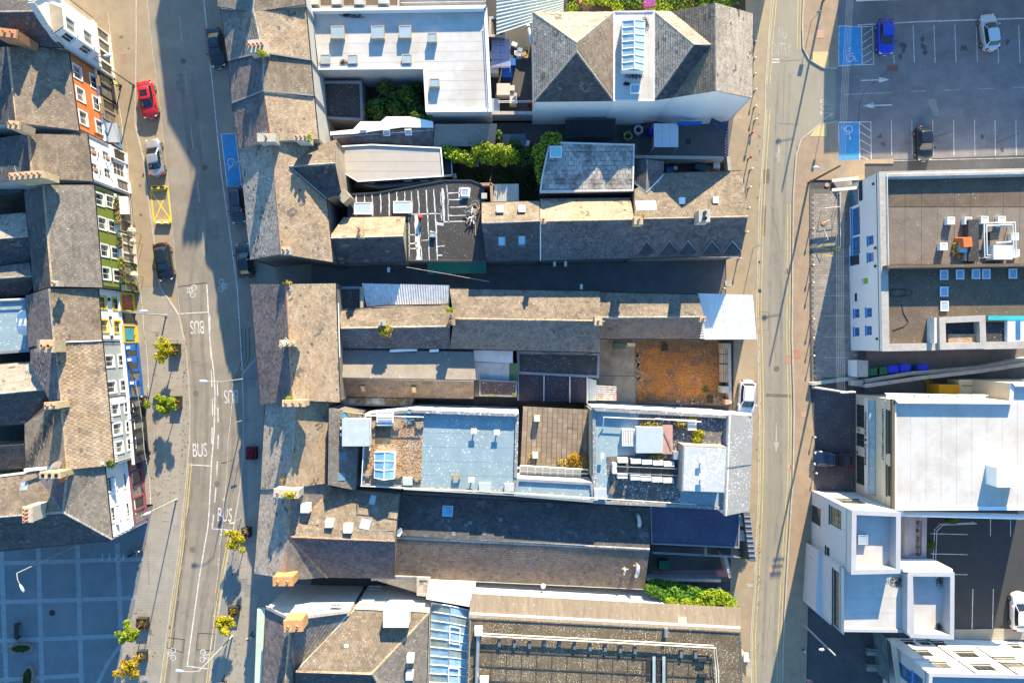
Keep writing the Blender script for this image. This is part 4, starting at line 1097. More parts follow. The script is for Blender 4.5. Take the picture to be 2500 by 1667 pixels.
# --- L6 corner house
b=Bld("corner_house","white corner house with hipped slate roof and twelve pane bay windows facing the plaza",150,1220)
A,Q=(255,1136,7.2),(274,1317,7.2)
F=facade(b,A,Q,M("pale_render",(.70,.70,.67),var=.08,ns=.8,streak=.1),[dict(px=272,py=1180,w=1.5,h=1.5,cols=4,rows=4,surround=white_trim,glass=pane_dark),dict(px=311,py=1170,w=1.5,h=1.5,cols=4,rows=4,surround=white_trim,glass=pane_dark),dict(px=281,py=1253,w=1.5,h=1.5,cols=4,rows=4,surround=white_trim,glass=pane_dark),dict(px=318,py=1242,w=1.5,h=1.5,cols=4,rows=4,surround=white_trim,glass=pane_dark)])
roof(b,[([A,Q,(153,1250,9.6),(165,1146,9.6)],"grey"),([(165,1146,9.6),(153,1250,9.6),(86,1156,8.2)],"mauve"),([(86,1156,8.2),(153,1250,9.6),(-90,1269,9.6),(-90,1178,8.2)],"tan"),([(153,1250,9.6),(-90,1269,9.6),(-90,1352,7.2),Q],"dark")],w=.34,g=.25,ridge=ridge_grey)
mesh("party_coping",MB().obox(W(62,1150,9.0),W(255,1133,7.6)-W(62,1150,9.0),Vector((0,.3,0)),Vector((0,0,.22))),white,b.root)
chimney(b,121,1160,11.5,2.0,.6,2.4,3,brick_tan,potr=.16,poth=.06,potmat=soot)
chimney(b,66,1256,11.6,.9,1.5,2.6,4,brick_white,poth=.5)
rooflight(b,60,1186,.9,.95)
shopfront(b,F,.2,7.4,plum,glass_n=5,proud=.28)
for u,z in((2.4,5.0),(5.6,5.0)):mesh("bay_hood",MB().obox(F[0]+F[1]*(u-.9)+Vector((0,0,z+1.1))+F[2]*.004,F[1]*1.8,Vector((0,0,.18)),F[2]*.4),white_trim,b.root)
for i in range(5):mesh("dentil",MB().obox(F[0]+F[1]*(F[3]-.2)-F[1]*i*.01+Vector((0,0,6.4-i*.75))+F[2]*.003,-F[1]*.4,Vector((0,0,.4)),F[2]*.1),white_trim,b.root)
def dish(px,py,z,r,label,az,col):
    p=W(px,py,z);t=thing("satellite_dish",label,"satellite dish",tuple(p-Vector((0,0,.5))))
    m=MB();n=14;d=Vector((math.cos(az),math.sin(az),.45)).normalized();u=d.cross(Vector((0,0,1))).normalized();v=u.cross(d)
    vs=[p-d*.08]
    for k,(rr,dz) in enumerate(((.4,-.05),(.75,.02),(1.0,.1))):
        vs+=[p+(u*math.cos(2*math.pi*i/n)+v*math.sin(2*math.pi*i/n))*r*rr+d*dz for i in range(n)]
    fs=[(0,1+i,1+(i+1)%n) for i in range(n)]+[(1+k*n+i,1+(k+1)*n+i,1+(k+1)*n+(i+1)%n,1+k*n+(i+1)%n) for k in range(2) for i in range(n)]
    m.add(vs,fs);m.add([q-d*.03 for q in vs],[f[::-1]for f in fs]);mesh("reflector",m,col,t)
    mesh("feed_arm",MB().tube([p-v*r*.8,p+d*r*1.1],.02,5),steel,t);mesh("mount",MB().tube([p-Vector((0,0,.5)),p-d*.1],.03,5),steel,t)
dish(136,1135,10.0,.55,"large white satellite dish on the white coping of the corner house",-.6,white_metal)
dish(153,1165,10.6,.5,"orange rusty satellite dish beside the three flue chimney",-.3,M("dish_orange",(.55,.17,.05),var=.2,ns=4))

# --- roofs behind the left terrace
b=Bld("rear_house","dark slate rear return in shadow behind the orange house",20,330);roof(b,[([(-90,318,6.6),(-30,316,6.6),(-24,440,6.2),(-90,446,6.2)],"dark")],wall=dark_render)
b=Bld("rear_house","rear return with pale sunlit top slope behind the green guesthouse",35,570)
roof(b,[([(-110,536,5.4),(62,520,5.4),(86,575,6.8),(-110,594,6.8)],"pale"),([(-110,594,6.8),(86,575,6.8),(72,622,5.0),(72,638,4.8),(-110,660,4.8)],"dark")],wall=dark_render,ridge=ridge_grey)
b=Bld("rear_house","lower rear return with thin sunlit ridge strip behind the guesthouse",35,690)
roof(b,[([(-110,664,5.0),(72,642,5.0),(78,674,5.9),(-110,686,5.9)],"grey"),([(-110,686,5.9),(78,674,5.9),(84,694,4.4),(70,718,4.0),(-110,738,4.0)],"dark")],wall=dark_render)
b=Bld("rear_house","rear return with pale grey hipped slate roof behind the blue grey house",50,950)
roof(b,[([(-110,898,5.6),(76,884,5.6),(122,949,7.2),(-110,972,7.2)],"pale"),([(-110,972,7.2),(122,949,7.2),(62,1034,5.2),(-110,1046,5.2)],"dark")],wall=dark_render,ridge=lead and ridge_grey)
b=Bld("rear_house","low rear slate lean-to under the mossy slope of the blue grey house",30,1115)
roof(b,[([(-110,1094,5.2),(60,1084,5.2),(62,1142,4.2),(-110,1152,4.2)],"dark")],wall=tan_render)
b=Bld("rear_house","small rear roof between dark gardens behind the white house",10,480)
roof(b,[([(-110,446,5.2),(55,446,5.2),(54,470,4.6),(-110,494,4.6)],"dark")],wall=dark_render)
# ------------------------------------------------------------ upper middle block
# houses fronting the main street, east side
b=Bld("terraced_house","tall slate house with grey front slope at the very top of the middle block",650,-30)
roof(b,[([(528,-60,9.4),(532,17,9.4),(618,30,10.6),(622,-60,10.6)],"grey"),([(622,-60,10.6),(618,30,10.6),(745,12,9.2),(735,-60,9.2)],"tan")],w=.4,g=.27)
b=Bld("terraced_house","unseen taller houses beyond the top of the frame, shaped to shade the main street",650,-250)
roof(b,[([(528,-62,9.6),(478,-675,10.4),(572,-675,12.4),(622,-62,11.0)],None),([(622,-62,11.0),(572,-675,12.4),(700,-675,10.0),(735,-62,9.4)],None)])  # unseen; heights and length shaped to cast the shadow across the main street
roof(b,[([(432,-680,13.0),(398,-1010,13.4),(500,-1010,15.5),(540,-680,15.0)],None),([(540,-680,15.0),(500,-1010,15.5),(620,-1010,12.5),(660,-680,12.5)],None)])
chimney(b,600,-180,13.4,1.8,.9,2.5,3);chimney(b,520,-800,18.0,2.2,1.2,3.5,3)
b=Bld("terraced_house","slate roofed house with weathered ridge beside the white flat roofed hall",650,85)
roof(b,[([(538.2,17,8.7),(558,150,8.7),(641,131,10.7),(619,30,10.7)],"grey"),([(619,30,10.7),(641,131,10.7),(758,149,8.6),(745.2,12,8.6)],"stone")],w=.42,g=.28)
chimney(b,626,112,11.8,1.6,1.2,2.2,4,brick_white,rz=.1,poth=.4)
for k in range(3):leafmass("chimney_weed",[(W(634+k*4,128+k*2,11.9),(.35,.35,.3))],120,.09,yellow_leaf if k!=1 else lime_leaf,b.root,seed=k)
b=Bld("terraced_house","narrow house with smooth tan rear slope between two blue flashings",655,195)
roof(b,[([(558.2,150.5,8.5),(567,254,8.5),(645,224,10.6),(641.2,131.5,10.6)],"mauve"),([(641.2,131.5,10.6),(645,224,10.6),(766,236,8.4),(758.2,149.5,8.4)],"tan")],w=.5,g=.24)
mesh("flashing",MB().obox(W(558,150,8.6),W(641,131,10.8)-W(558,150,8.6),Vector((0,.16,0)),Vector((0,0,.12))),lead,b.root);mesh("flashing",MB().obox(W(641,131,10.8),W(758,149,8.55)-W(641,131,10.8),Vector((0,.16,0)),Vector((0,0,.12))),lead,b.root)
b=Bld("terraced_house","house with pinkish brown mottled slates above two rendered chimney stacks",670,290)
roof(b,[([(567.2,254.5,8.4),(584,364,8.4),(663,345,10.6),(645.2,224.5,10.6)],"mauve"),([(645.2,224.5,10.6),(663,345,10.6),(777,341,8.3),(766.2,236.5,8.3)],"stone")],w=.3,g=.25,ridge=ridge_clay)
mesh("flashing",MB().obox(W(567,254,8.5),W(645,224,10.75)-W(567,254,8.5),Vector((0,.16,0)),Vector((0,0,.12))),lead,b.root);mesh("flashing",MB().obox(W(645,224,10.75),W(766,236,8.45)-W(645,224,10.75),Vector((0,.16,0)),Vector((0,0,.12))),lead,b.root)
chimney(b,650,336,11.4,1.8,.8,2.4,1,brick_white,potr=.12);chimney(b,735,336,10.8,1.3,.55,2.0,3,brick_white,potr=.12)
leafmass("chimney_weed",[(W(754,336,10.7),(.3,.5,.3))],150,.09,lime_leaf,b.root,seed=9)
b=Bld("corner_house","long slate corner house at the mouth of the lane with a slated rear wing",690,490)
roof(b,[([(584.2,364.5,7.6),(612,634,7.2),(686,620,9.8),(664,352,10.2)],"pale"),([(664,352,10.2),(686,620,9.8),(812,640,7.0),(796,484,7.0),(777,341.5,7.0)],"stone")],w=.3,g=.25,ridge=ridge_clay,wall=dark_render)
roof(b,[([(706,407,9.3),(767,361,7.7),(821,341,7.4),(818,399,9.0)],"tan"),([(706,407,9.3),(818,399,9.0),(832,466,6.9),(822,477,6.8),(796,485,7.2)],"dark")],ridge=ridge_grey,wall=tan_render)
b.slopes=b.slopes[:2]
rooflight(b,702,391,.85,.75);chimney(b,698,612,11.0,.9,.7,1.0,2,brick_white)
mesh("flashing",MB().obox(W(706,407,9.4),W(796,485,7.3)-W(706,407,9.4),Vector((.12,.05,0)),Vector((0,0,.1))),lead,b.root)
# rear dormer box
m=MB().box((W(838,478,6.6).x,W(838,478,6.6).y,5.6),(1.1,1.2,2.0),.7);mesh("dormer",m,tan_render,b.root)

# white flat roofed hall with eight skylights
b=Bld("flat_roofed_hall","white L shaped flat roofed hall with box skylights above the overgrown courtyard",1000,110)
P_=[(754,22),(1187,15),(1200,268),(1038,269),(1032,163),(760,165)]
flat(b,P_,5.9,FL["white"],parapets=[.75,.12,.12,.12,.12,.16],pw=.3,wall=M("pale_grey_render",(.46,.44,.42),var=.12,streak=.2),cop=white_metal,strips=(math.radians(91),1.05))
for x,y,w,d in((824,79,1.35,1.3),(922,79,1.35,1.3),(989,78,1.25,1.25),(1055,92,.95,.9),(794,145,1.0,.95),(861,145,1.0,.9),(993,144,1.0,.9),(1061,202,1.0,.8)):
    upstand(b,x,y,w,d,.62 if y<130 or x>1040 else.3,frame=M("skylight_frame",(.36,.33,.27),var=.1),rz=.03)
pipe(b.root,[(760,22,5.7),(777,165,5.7)],.05,dark_plastic);pipe(b.root,[(1188,20,5.98),(1200,268,5.98)],.05,white_metal)
leafmass("moss",[(W(872,41,5.25),(.9,.25,.1)),(W(845,38,5.25),(.8,.2,.1)),(W(838,152,5.3),(.4,.3,.1))],300,.08,M("dead_moss",(.07,.05,.03),isl=.6,var=.2),b.root,seed=4)
# little buildings round the courtyard
b=Bld("outbuilding","small dark flat roof in the shaded corner of the courtyard",835,240)
flat(b,[(787,199),(883,199),(886,295),(793,290)],3.2,FL["black"],par=.12,wall=dark_render,cop=lead)
rail(b.root,[(890,210,3.2),(893,290,3.2)],.9,black_metal,bars=3)
b=Bld("outbuilding","slate lean-to with three rooflights behind a stepped white parapet",950,330)
roof(b,[([(812,331,4.2),(866,326,4.2),(1058,312,4.2),(1057,360,3.1),(820,352,3.1)],"mauve")],w=.36,g=.25,wall=grey_render)
cp_=[(880,297),(929,297),(943,285),(1000,285),(1057,297),(1058,312),(980,311),(864,327),(806,330),(806,322),(862,316)]
Pp=[W(x,y,4.3) for x,y in cp_]
mesh("parapet_gutter",MB().slab([Vector((p.x,p.y,4.3)) for p in Pp],.25),white,b.root)
for x,y in((888,324),(944,324),(997,323)):rooflight(b,x,y,.75,.7,pane_sky,white_trim)
rooflight(b,822,333,.6,.45,pane_sky,white_trim)
b=Bld("outbuilding","grey sheeted lean-to roof above the yard wall beside the white hall",1135,330)
roof(b,[([(1061,304,4.0),(1213,303,4.0),(1208,355,3.3),(1058,358,3.3)],None)],wall=dark_render);mesh("roof_sheet",MB().slab([W(1061,303.5,4.06),W(1213,302.5,4.06),W(1208,356,3.36),(W(1058,359,3.36))],.05),FL["grey"],b.root)
b=Bld("extension","low pale beige flat roofed extension with dark glazed side",960,400)
flat(b,[(834,357),(907,353),(1077,361),(1083,431),(874,444),(841,424)],4.1,FL["beige"],par=.10,pw=.12,wall=pane_dark,cop=white_metal,strips=(math.radians(90),1.05))
mesh("curved_glazing",MB().tube([W(868,449,2.6),W(930,456,2.6),W(1000,450,2.6),W(1082,438,2.6)],.55,10),M("dark_glazing",(.03,.035,.04),rough=.1,var=.1,spec=.8),b.root,smooth=True)
for x in(905,996,1037):boxpart(b,"vent_grille",x,446 if x<950 else 442,3.2,.9,.12,.2,steel)
b=Bld("steps","metal fire stair with grey railings below the yellow hedge",1095,410,cat="stairs")
boxpart(b,"landing",1092,405,2.4,1.0,2.2,.1,dark_plastic);rail(b.root,[(1082,385,2.4),(1103,385,2.4),(1105,432,2.4),(1085,434,2.4)],.9,steel,bars=3)
for k in range(9):boxpart(b,"tread",1110+k*7,386+k*1.6,2.2-k*.24,.3,.9,.06,steel)
rail(b.root,[(1106,380,2.4),(1172,396,.3)],.9,steel,bars=2)

# black flat roof with white sealed seams
b=Bld("flat_roofed_shop","dark flat roofed shop with white sealed seams facing the lane",1000,560)
flat(b,[(848,474),(920,470),(1086,440),(1150,440),(1182,452),(1188,638),(996,638),(994,560),(850,560)],4.3,FL["black"],par=.05,pw=.1,wall=dark_render,cop=dark_plastic)
tape=M("seam_tape",(.52,.52,.50),var=.4,ns=2.5)
zt=4.27
def seam(pts,w=.11):
    m=MB()
    for i in range(len(pts)-1):
        a,q=W(*pts[i],zt),W(*pts[i+1],zt);d=(q-a);k=max(2,int(d.length/.5));s=Vector((-d.y,d.x,0)).normalized()
        pv=None
        for j in range(k+1):
            p=a+d*j/k;hw=w*random.uniform(.32,.75);o=s*random.uniform(-.03,.03)
            cur=(p+o-s*hw,p+o+s*hw)
            if pv:m.add([pv[0],cur[0],cur[1],pv[1]],[(0,1,2,3)])
            pv=cur
    mesh("sealed_seam",m,tape,b.root)
for x0,x1,y0,y1 in((869,870,474,528),(889,890,472,497),(908,910,474,528),(928,930,471,520),(949,950,470,527),(968,969,469,495),(988,988,468,494),(1004,1006,468,525),(1020,1024,466,530),(1040,1048,464,635),(1059,1068,462,635),(1020,1030,520,635),(1076,1080,460,545),(1091,1095,452,545),(998,998,530,635)):
    seam([(x0,y0),((x0+x1)/2+1,(y0+y1)/2),(x1,y1)])
for y,x0,x1 in((522,860,910),(522,996,1080),(471,1092,1130),(487,1092,1128),(505,1098,1140),(526,1096,1138),(541,1066,1136),(573,998,1020),(594,996,1018),(606,998,1020),(586,1030,1050),(601,1068,1085),(623,1068,1080)):seam([(x0,y+1),(x1,y)])
seam([(1018,525),(1022,635)],.5);seam([(1079,460),(1082,540)],.35);seam([(1122,459),(1147,459),(1146,483),(1122,483),(1122,459)],.14);seam([(1066,546),(1083,546)],.5);seam([(1050,565),(1064,570),(1062,580),(1046,575)],.18)
for x,y in((886,509),(982,506)):upstand(b,x,y,1.9,1.25,.35,4.25,white_trim,M("skylight_blue",(.42,.50,.56),rough=.15,var=.05))
upstand(b,1135,470,.8,.8,.3,4.25,white_trim,pane_sky)
upstand(b,1056,573,.6,.5,.35,4.25,lead,pane_sky)
boxpart(b,"vent_box",1182,478,4.7,.6,.6,.5,M("vent_grey",(.4,.39,.36)))
m=MB().ball(W(1026,531,4.75),.26,14,8);mesh("vent_cowl",m,red_paint,b.root,smooth=True);mesh("vent_pipe",MB().tube([W(1026,531,4.2),W(1026,531,4.6)],.12,8),red_paint,b.root)
pallet_m=M("old_timber",(.34,.27,.18),var=.3,ns=4,isl=.4)
j=thing("scrap_pile","heap of broken timber and wire on the dark seamed roof","scrap pile",tuple(W(1155,525,4.27)))
for k in range(26):
    c=W(1153+random.gauss(0,6),524+random.gauss(0,11),4.35+random.uniform(0,.35));a=random.uniform(0,3.14);L=random.uniform(.4,1.2)
    mesh("timber_offcut",MB().box(c,(L,.09,.05),a),pallet_m if k%3 else white_metal,j)
mesh("wire_hoop",MB().tube([Vector((math.cos(t)*.45,math.sin(t)*.6,0))+W(1160,503,4.5) for t in[i*.35 for i in range(18)]],.03,5),steel,j)
mesh("timber_pole",MB().tube([W(1160,540,4.35),W(1161,575,4.35)],.06,5),pallet_m,j)
can=Bld("shop_canopy","green sheet canopy over the lane in front of the dark flat roof",1115,652,cat="canopy")
corrugated(can,[(1044,641,3.2),(1187,640,3.2),(1187,667,2.7),(1044,669,2.7)],M("green_sheet",(.02,.16,.11),var=.12,ns=1),sheet=.9,amp=.02)
mesh("support_frame",MB().tube([W(1046,667,2.6),W(1186,665,2.6)],.04,6).tube([W(1046,667,2.6),W(1046,641,3.0)],.04,6).tube([W(1186,665,2.6),W(1186,640,3.0)],.04,6),black_metal,can.root)
# gabled cottage at the lane
b=Bld("cottage","small gabled cottage by the lane with streaked tan slates and a pair of pots",890,585)
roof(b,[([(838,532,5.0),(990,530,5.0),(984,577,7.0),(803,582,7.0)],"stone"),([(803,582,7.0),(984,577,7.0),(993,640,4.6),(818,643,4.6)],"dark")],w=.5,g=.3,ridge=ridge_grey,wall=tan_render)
chimney(b,877,566,8.2,.6,1.1,1.4,2,brick_tan,potr=.13)
# lane terrace
b=Bld("lane_house","lane house with two white vents above and two blue rooflights below its ridge",1245,570)
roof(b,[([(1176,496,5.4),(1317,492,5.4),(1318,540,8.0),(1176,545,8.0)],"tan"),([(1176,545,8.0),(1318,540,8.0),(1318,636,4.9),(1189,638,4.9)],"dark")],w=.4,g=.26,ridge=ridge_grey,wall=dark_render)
for x,y in((1221,510),(1274,509)):boxpart(b,"roof_vent",x,y,7.3,.75,.75,.7,white_metal)
for x,y in((1225,588),(1274,586)):rooflight(b,x,y,.78,1.15,M("rooflight_blue",(.16,.42,.62),rough=.1,var=.1),lead)
mesh("party_flashing",MB().obox(W(1318,540,8.1),W(1318,637,5.0)-W(1318,540,8.1),Vector((.12,0,0)),Vector((0,0,.08))),steel,b.root)
b=Bld("lane_house","lane house with lichen streaked dark slates between the two rooflight houses",1430,580)
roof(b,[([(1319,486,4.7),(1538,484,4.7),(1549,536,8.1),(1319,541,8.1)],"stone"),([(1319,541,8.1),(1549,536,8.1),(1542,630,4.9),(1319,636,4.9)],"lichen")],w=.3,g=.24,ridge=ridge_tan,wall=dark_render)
chimney(b,1326,538,9.0,.5,.5,1.2,1,brick_tan);chimney(b,1559,538,9.4,.85,.8,1.6,1,brick_tan);leafmass("chimney_weed",[(W(1567,528,9.2),(.5,.3,.25))],130,.1,straw_leaf,b.root,seed=6)
b=Bld("lane_house","corner lane house with a row of five small slated dormers facing the lane",1680,560)
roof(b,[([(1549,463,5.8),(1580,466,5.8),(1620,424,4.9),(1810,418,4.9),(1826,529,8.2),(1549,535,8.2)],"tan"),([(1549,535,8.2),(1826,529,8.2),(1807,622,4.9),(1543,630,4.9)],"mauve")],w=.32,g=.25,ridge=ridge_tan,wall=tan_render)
chimney(b,1720,527,9.9,1.1,1.2,2.0,2,brick_white,potmat=dark_plastic,potr=.17)
for x,y in((1666,490),(1748,488)):boxpart(b,"roof_vent",x,y,b.hit(x,y)[0].z+.45,.6,.7,.6,white_metal)
rooflight(b,1577,503,2.1,1.25,M("panel_white",(.75,.75,.73),var=.1),white_trim)
b2=b
for x in(1579,1634,1679,1737,1787):       # dormers
    y1,y0=617,590
    pk_,l_,r_=W(x,y0,6.3),W(x-22,y1+3,5.25),W(x+22,y1-1,5.25);rf=W(x+3,y1+6,6.2)
    dm=mesh("dormer",MB().add([pk_,l_,rf,r_,Vector((l_.x,l_.y,4.6)),Vector((rf.x,rf.y,4.6)),Vector((r_.x,r_.y,4.6))],[(0,1,2),(0,2,3),(1,4,5,2),(2,5,6,3)]),SL["dark"],b.root)
    for e in(l_,r_):
        d=e-pk_;mesh("verge",MB().obox(pk_+Vector((0,0,.03)),d,Vector((0,.16,0)),Vector((0,0,.10))),steel,dm)
    fm=MB();fm.obox(Vector((l_.x,l_.y-.12,3.7)),Vector((r_.x-l_.x,0,0)),Vector((0,-.08,0)),Vector((0,0,.95)));mesh("dormer_front",fm,white_trim,dm)
b=Bld("lane_house_wing","small gabled slate wing with pale valley flashings behind the dormer house",1585,430,cat="building")
roof(b,[([(1549,392,4.6),(1580,390,6.0),(1578,467,6.2),(1547,443,5.0)],"dark"),([(1580,390,6.0),(1620,395,4.6),(1620,425,4.8),(1578,467,6.2)],"mauve")],ridge=ridge_grey,wall=dark_render)
for a,q in(((1547,443,5.15),(1578,468,6.3)),((1620,425,4.95),(1578,468,6.3))):mesh("valley_flashing",MB().obox(W(*a),W(*q)-W(*a),Vector((0,-.22,0)),Vector((0,0,.06))),steel,b.root)
b=Bld("flat_roofed_block","patched concrete flat roof with pale rooflight and ivy on its edge",1440,410)
flat(b,[(1341,347),(1549,353),(1546,466),(1318,469),(1322,436),(1332,387)],5.6,FL["patch"],par=.08,pw=.15,wall=dark_render,cop=M("edge_trim",(.55,.53,.50),var=.2,ns=2))
grid_m=FL["patch"]
rd_pts=[W(x,y,5.55) for x,y in((1341,347),(1549,353),(1546,466),(1318,469))]
mesh("roof_slabs",slate_mesh([Vector((p.x,p.y,5.53)) for p in rd_pts],w=.62,g=.5,lift=.0,base=.03,gap=.05,jit=.05),M("patched_slab",(.38,.35,.31),isl=.35,var=.35,ns=1.2,col2=(.11,.10,.095),mixs=.55,mixa=.9,fine=.3),b.root,kind="stuff")
upstand(b,1357,371,1.25,1.2,.2,5.55,white_trim,M("skylight_mint",(.30,.55,.55),rough=.2,var=.05))
mesh("white_gutter",MB().tube([W(1318,470,5.5),W(1546,466,5.5)],.09,6),white_metal,b.root)

# hipped building with roof lantern
hip=Bld("hipped_building","large building with double hipped slate roofs, roof lantern and white side wall",1560,140)
z0_,z1_=7.8,11.8
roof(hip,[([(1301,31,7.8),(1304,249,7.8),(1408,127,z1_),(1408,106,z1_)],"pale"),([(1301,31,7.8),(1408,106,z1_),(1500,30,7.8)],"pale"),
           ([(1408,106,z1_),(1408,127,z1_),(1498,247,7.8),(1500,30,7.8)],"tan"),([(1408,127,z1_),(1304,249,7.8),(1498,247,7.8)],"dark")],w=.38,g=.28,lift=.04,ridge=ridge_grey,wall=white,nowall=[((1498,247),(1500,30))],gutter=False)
roof(hip,[([(1595,28,7.8),(1595,246,7.8),(1694,110,11.2)],"pale"),([(1595,28,7.8),(1694,110,11.2),(1743,110,11.2),(1637,29,7.8)],"pale"),([(1595,246,7.8),(1645,238,7.9),(1743,110,11.2),(1694,110,11.2)],"dark")],w=.38,g=.28,lift=.04,wall=white,ridge=ridge_grey,nowall=[((1595,28),(1595,246)),((1743,110),(1637,29)),((1645,238),(1743,110))],gutter=False)  # pale slates brighten the left-facing slope, sunlight put into their colour
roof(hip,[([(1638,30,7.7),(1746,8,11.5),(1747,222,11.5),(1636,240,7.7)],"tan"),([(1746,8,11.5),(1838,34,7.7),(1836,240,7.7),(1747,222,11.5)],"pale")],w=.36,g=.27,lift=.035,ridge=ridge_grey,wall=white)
flat(hip,[(1498,29),(1597,28),(1597,247),(1498,247)],7.92,FL["white"],par=.06,pw=.05,wall=white,cop=white_metal,strips=(0,1.2))
p_=[W(1520,52,8.9),W(1574,52,8.9),W(1572,174,8.9),W(1519,172,8.9)];r0,r1=W(1548,50,9.55),W(1548,168,9.55)
lk=mesh("lantern_kerb",MB().prism([(p.x,p.y) for p in p_],7.0,8.9),white_trim,hip.root)
for side,(a0,a1) in enumerate(((p_[0],p_[3]),(p_[1],p_[2]))):
    for k in range(7):
        f0,f1=k/7,(k+1)/7
        q=[a0.lerp(a1,f0),a0.lerp(a1,f1),r0.lerp(r1,f1),r0.lerp(r1,f0)]
        if side:q=q[::-1]
        mesh("pane",MB().slab([v+Vector((0,0,.03)) for v in q],.03),M("lantern_glass",(.34,.46,.48),rough=.08,var=.3,ns=.8,spec=.8),lk)
        g=MB();g.tube([a0.lerp(a1,f0)+Vector((0,0,.05)),r0.lerp(r1,f0)+Vector((0,0,.05))],.045,5)
        if k==6:g.tube([a1+Vector((0,0,.05)),r1+Vector((0,0,.05))],.045,5)
        mesh("glazing_bar",g,white_trim,lk)
mesh("lantern_ridge",MB().tube([r0+Vector((0,0,.05)),r1+Vector((0,0,.05))],.06,6).tube([p_[0],p_[3]],.06,6).tube([p_[1],p_[2]],.06,6).tube([p_[0],r0],.05,6).tube([r0,p_[1]],.05,6).tube([p_[3],r1],.05,6).tube([r1,p_[2]],.05,6),white_trim,lk)
for tri in((p_[3],p_[2],r1),(p_[1],p_[0],r0)):mesh("pane",MB().poly(tri),pane_sky,lk)
leafmass("moss",[(W(1548,185,7.95),(1.1,.45,.08)),(W(1575,60,7.95),(.5,.9,.08)),(W(1530,205,7.95),(.4,.2,.06))],700,.06,M("black_moss",(.03,.03,.03),isl=.5,var=.2),hip.root,seed=8,flatk=1.5)
upstand(hip,1551,217,1.0,.9,.35,7.9,white_trim,pane_sky)
mesh("sign_board",MB().obox(W(1652,299,2.6)+Vector((0,-.05,0)),Vector((2.7,0,0)),Vector((0,-.35,0)),Vector((0,0,.5))),blue_paint,hip.root)
pipe(hip.root,[(1303,250,7.7),(1303,300,.2)],.06,white_metal);pipe(hip.root,[(1305,272,4.6),(1590,266,4.6)],.04,lead)
# neighbours at the very top edge
b=Bld("rear_shed","pale corrugated roof behind the white flat roofed hall, at the top edge",1080,-40)
corrugated(b,[(975,18,4.2),(975,-60,5.0),(1186,-60,5.0),(1186,14,4.2)],M("sheet_beige",(.47,.43,.37),var=.15,ns=1.2),sheet=2.5,amp=.04,pitch=.4)
mesh("wall",MB().obox(W(976,19,4.1),W(1186,15,4.1)-W(976,19,4.1),Vector((0,.2,0)),Vector((0,0,-4.1))),tan_render,b.root)
b=Bld("rear_shed","pale green ribbed metal roof beside the bin yard at the top edge",1295,15)
corrugated(b,[(1212,85,3.8),(1212,-60,4.4),(1376,-60,4.4),(1376,30,3.9)],M("sheet_green_grey",(.40,.44,.40),var=.15,ns=1.2),sheet=2.5,amp=.04,pitch=.4)
b=Bld("rear_shed","brown felt flat roof with a white lamp post beside the hall",1212,65)
flat(b,[(1194,42),(1230,42),(1232,92),(1194,90)],3.5,FL["felt"],par=.05,wall=dark_render)
b=Bld("rear_house","old rear building with mottled roof and white dormers above the white hall",860,-20)
flat(b,[(740,-90),(975,-90),(975,20),(752,21)],5.4,FL["felt"],par=.1,wall=dark_render)
for x,y in((765,2),(822,2),(877,2),(936,0)):boxpart(b,"dormer",x,y,6.1,1.1,.8,.8,M("dormer_grey",(.50,.47,.42),var=.2))
b=Bld("bin_shelter","purple tinted polycarbonate shelter beside the blue bins",1220,130,cat="shelter")
poly_m=clear_glass("polycarbonate_purple",(.35,.35,.52),.75)
for i in range(4):
    for k in range(4):mesh("panel",MB().slab([W(1200+i*11,96+k*17,2.7),W(1210.5+i*11,96+k*17,2.7),W(1210.5+i*11,112+k*17,2.7),W(1200+i*11,112+k*17,2.7)],.02),poly_m,b.root)
mesh("frame",MB().tube([W(1199,95,2.65),W(1245,95,2.65),W(1245,165,2.65),W(1199,165,2.65)],.04,5).tube([W(1245,95,2.65),W(1245,95,2.65)-Vector((0,0,2.6))],.04,5).tube([W(1245,165,2.65),W(1245,165,2.65)-Vector((0,0,2.6))],.04,5),white_metal,b.root)
b=Bld("plant_units","stacked cream extraction units and steel deck beside the white hall",1230,230,cat="air conditioner")
for x,y,w,d,z in((1206,135,.9,.8,2.6),(1206,165,1.0,1.2,2.4),(1229,218,1.5,1.3,2.2),(1253,240,.8,1.2,1.8),(1250,215,.6,.6,2.0)):boxpart(b,"unit",x,y,z,w,d,min(1.4,z),M("unit_cream",(.52,.47,.40),var=.12))
boxpart(b,"deck",1206,258,1.6,1.3,1.6,.1,steel);rail(b.root,[(1217,254,1.6),(1300,253,1.6)],.9,white_metal)
# sheds and yard things behind the hipped building
b=Bld("shed","long black profiled metal shed roof below the white side wall",1440,315,cat="shed")
corrugated(b,[(1380,294,3.0),(1503,292,3.0),(1502,334,2.5),(1379,338,2.5)],M("black_sheet",(.03,.032,.04),var=.1),sheet=1.1,amp=.02)
mesh("wall",MB().box((W(1441,315,1.3).x,W(1441,315,1.3).y,1.2),(5.5,1.8,2.4)),dark_render,b.root)
b=Bld("canopy","pale blue polycarbonate smoking canopy in the walled yard",1626,330,cat="canopy")
pc=clear_glass("polycarbonate",(.62,.70,.76),.8)
for i in range(3):
    for k in range(2):mesh("panel",MB().slab([W(1597+i*19.5,303+k*28,2.8),W(1616+i*19.5,303+k*28,2.8),W(1616+i*19.5,330+k*28,2.8),W(1597+i*19.5,330+k*28,2.8)],.02),pc,b.root)
m=MB()
for x in(1597,1655):m.tube([W(x,303,2.75),W(x,359,2.75)],.04,5)
for y in(303,331,359):m.tube([W(1597,y,2.75),W(1655,y,2.75)],.04,5)
for x in(1597,1655):
    for y in(303,359):p=W(x,y,2.75);m.tube([p,(p.x,p.y,0)],.04,5)
mesh("frame",m,white_metal,b.root)
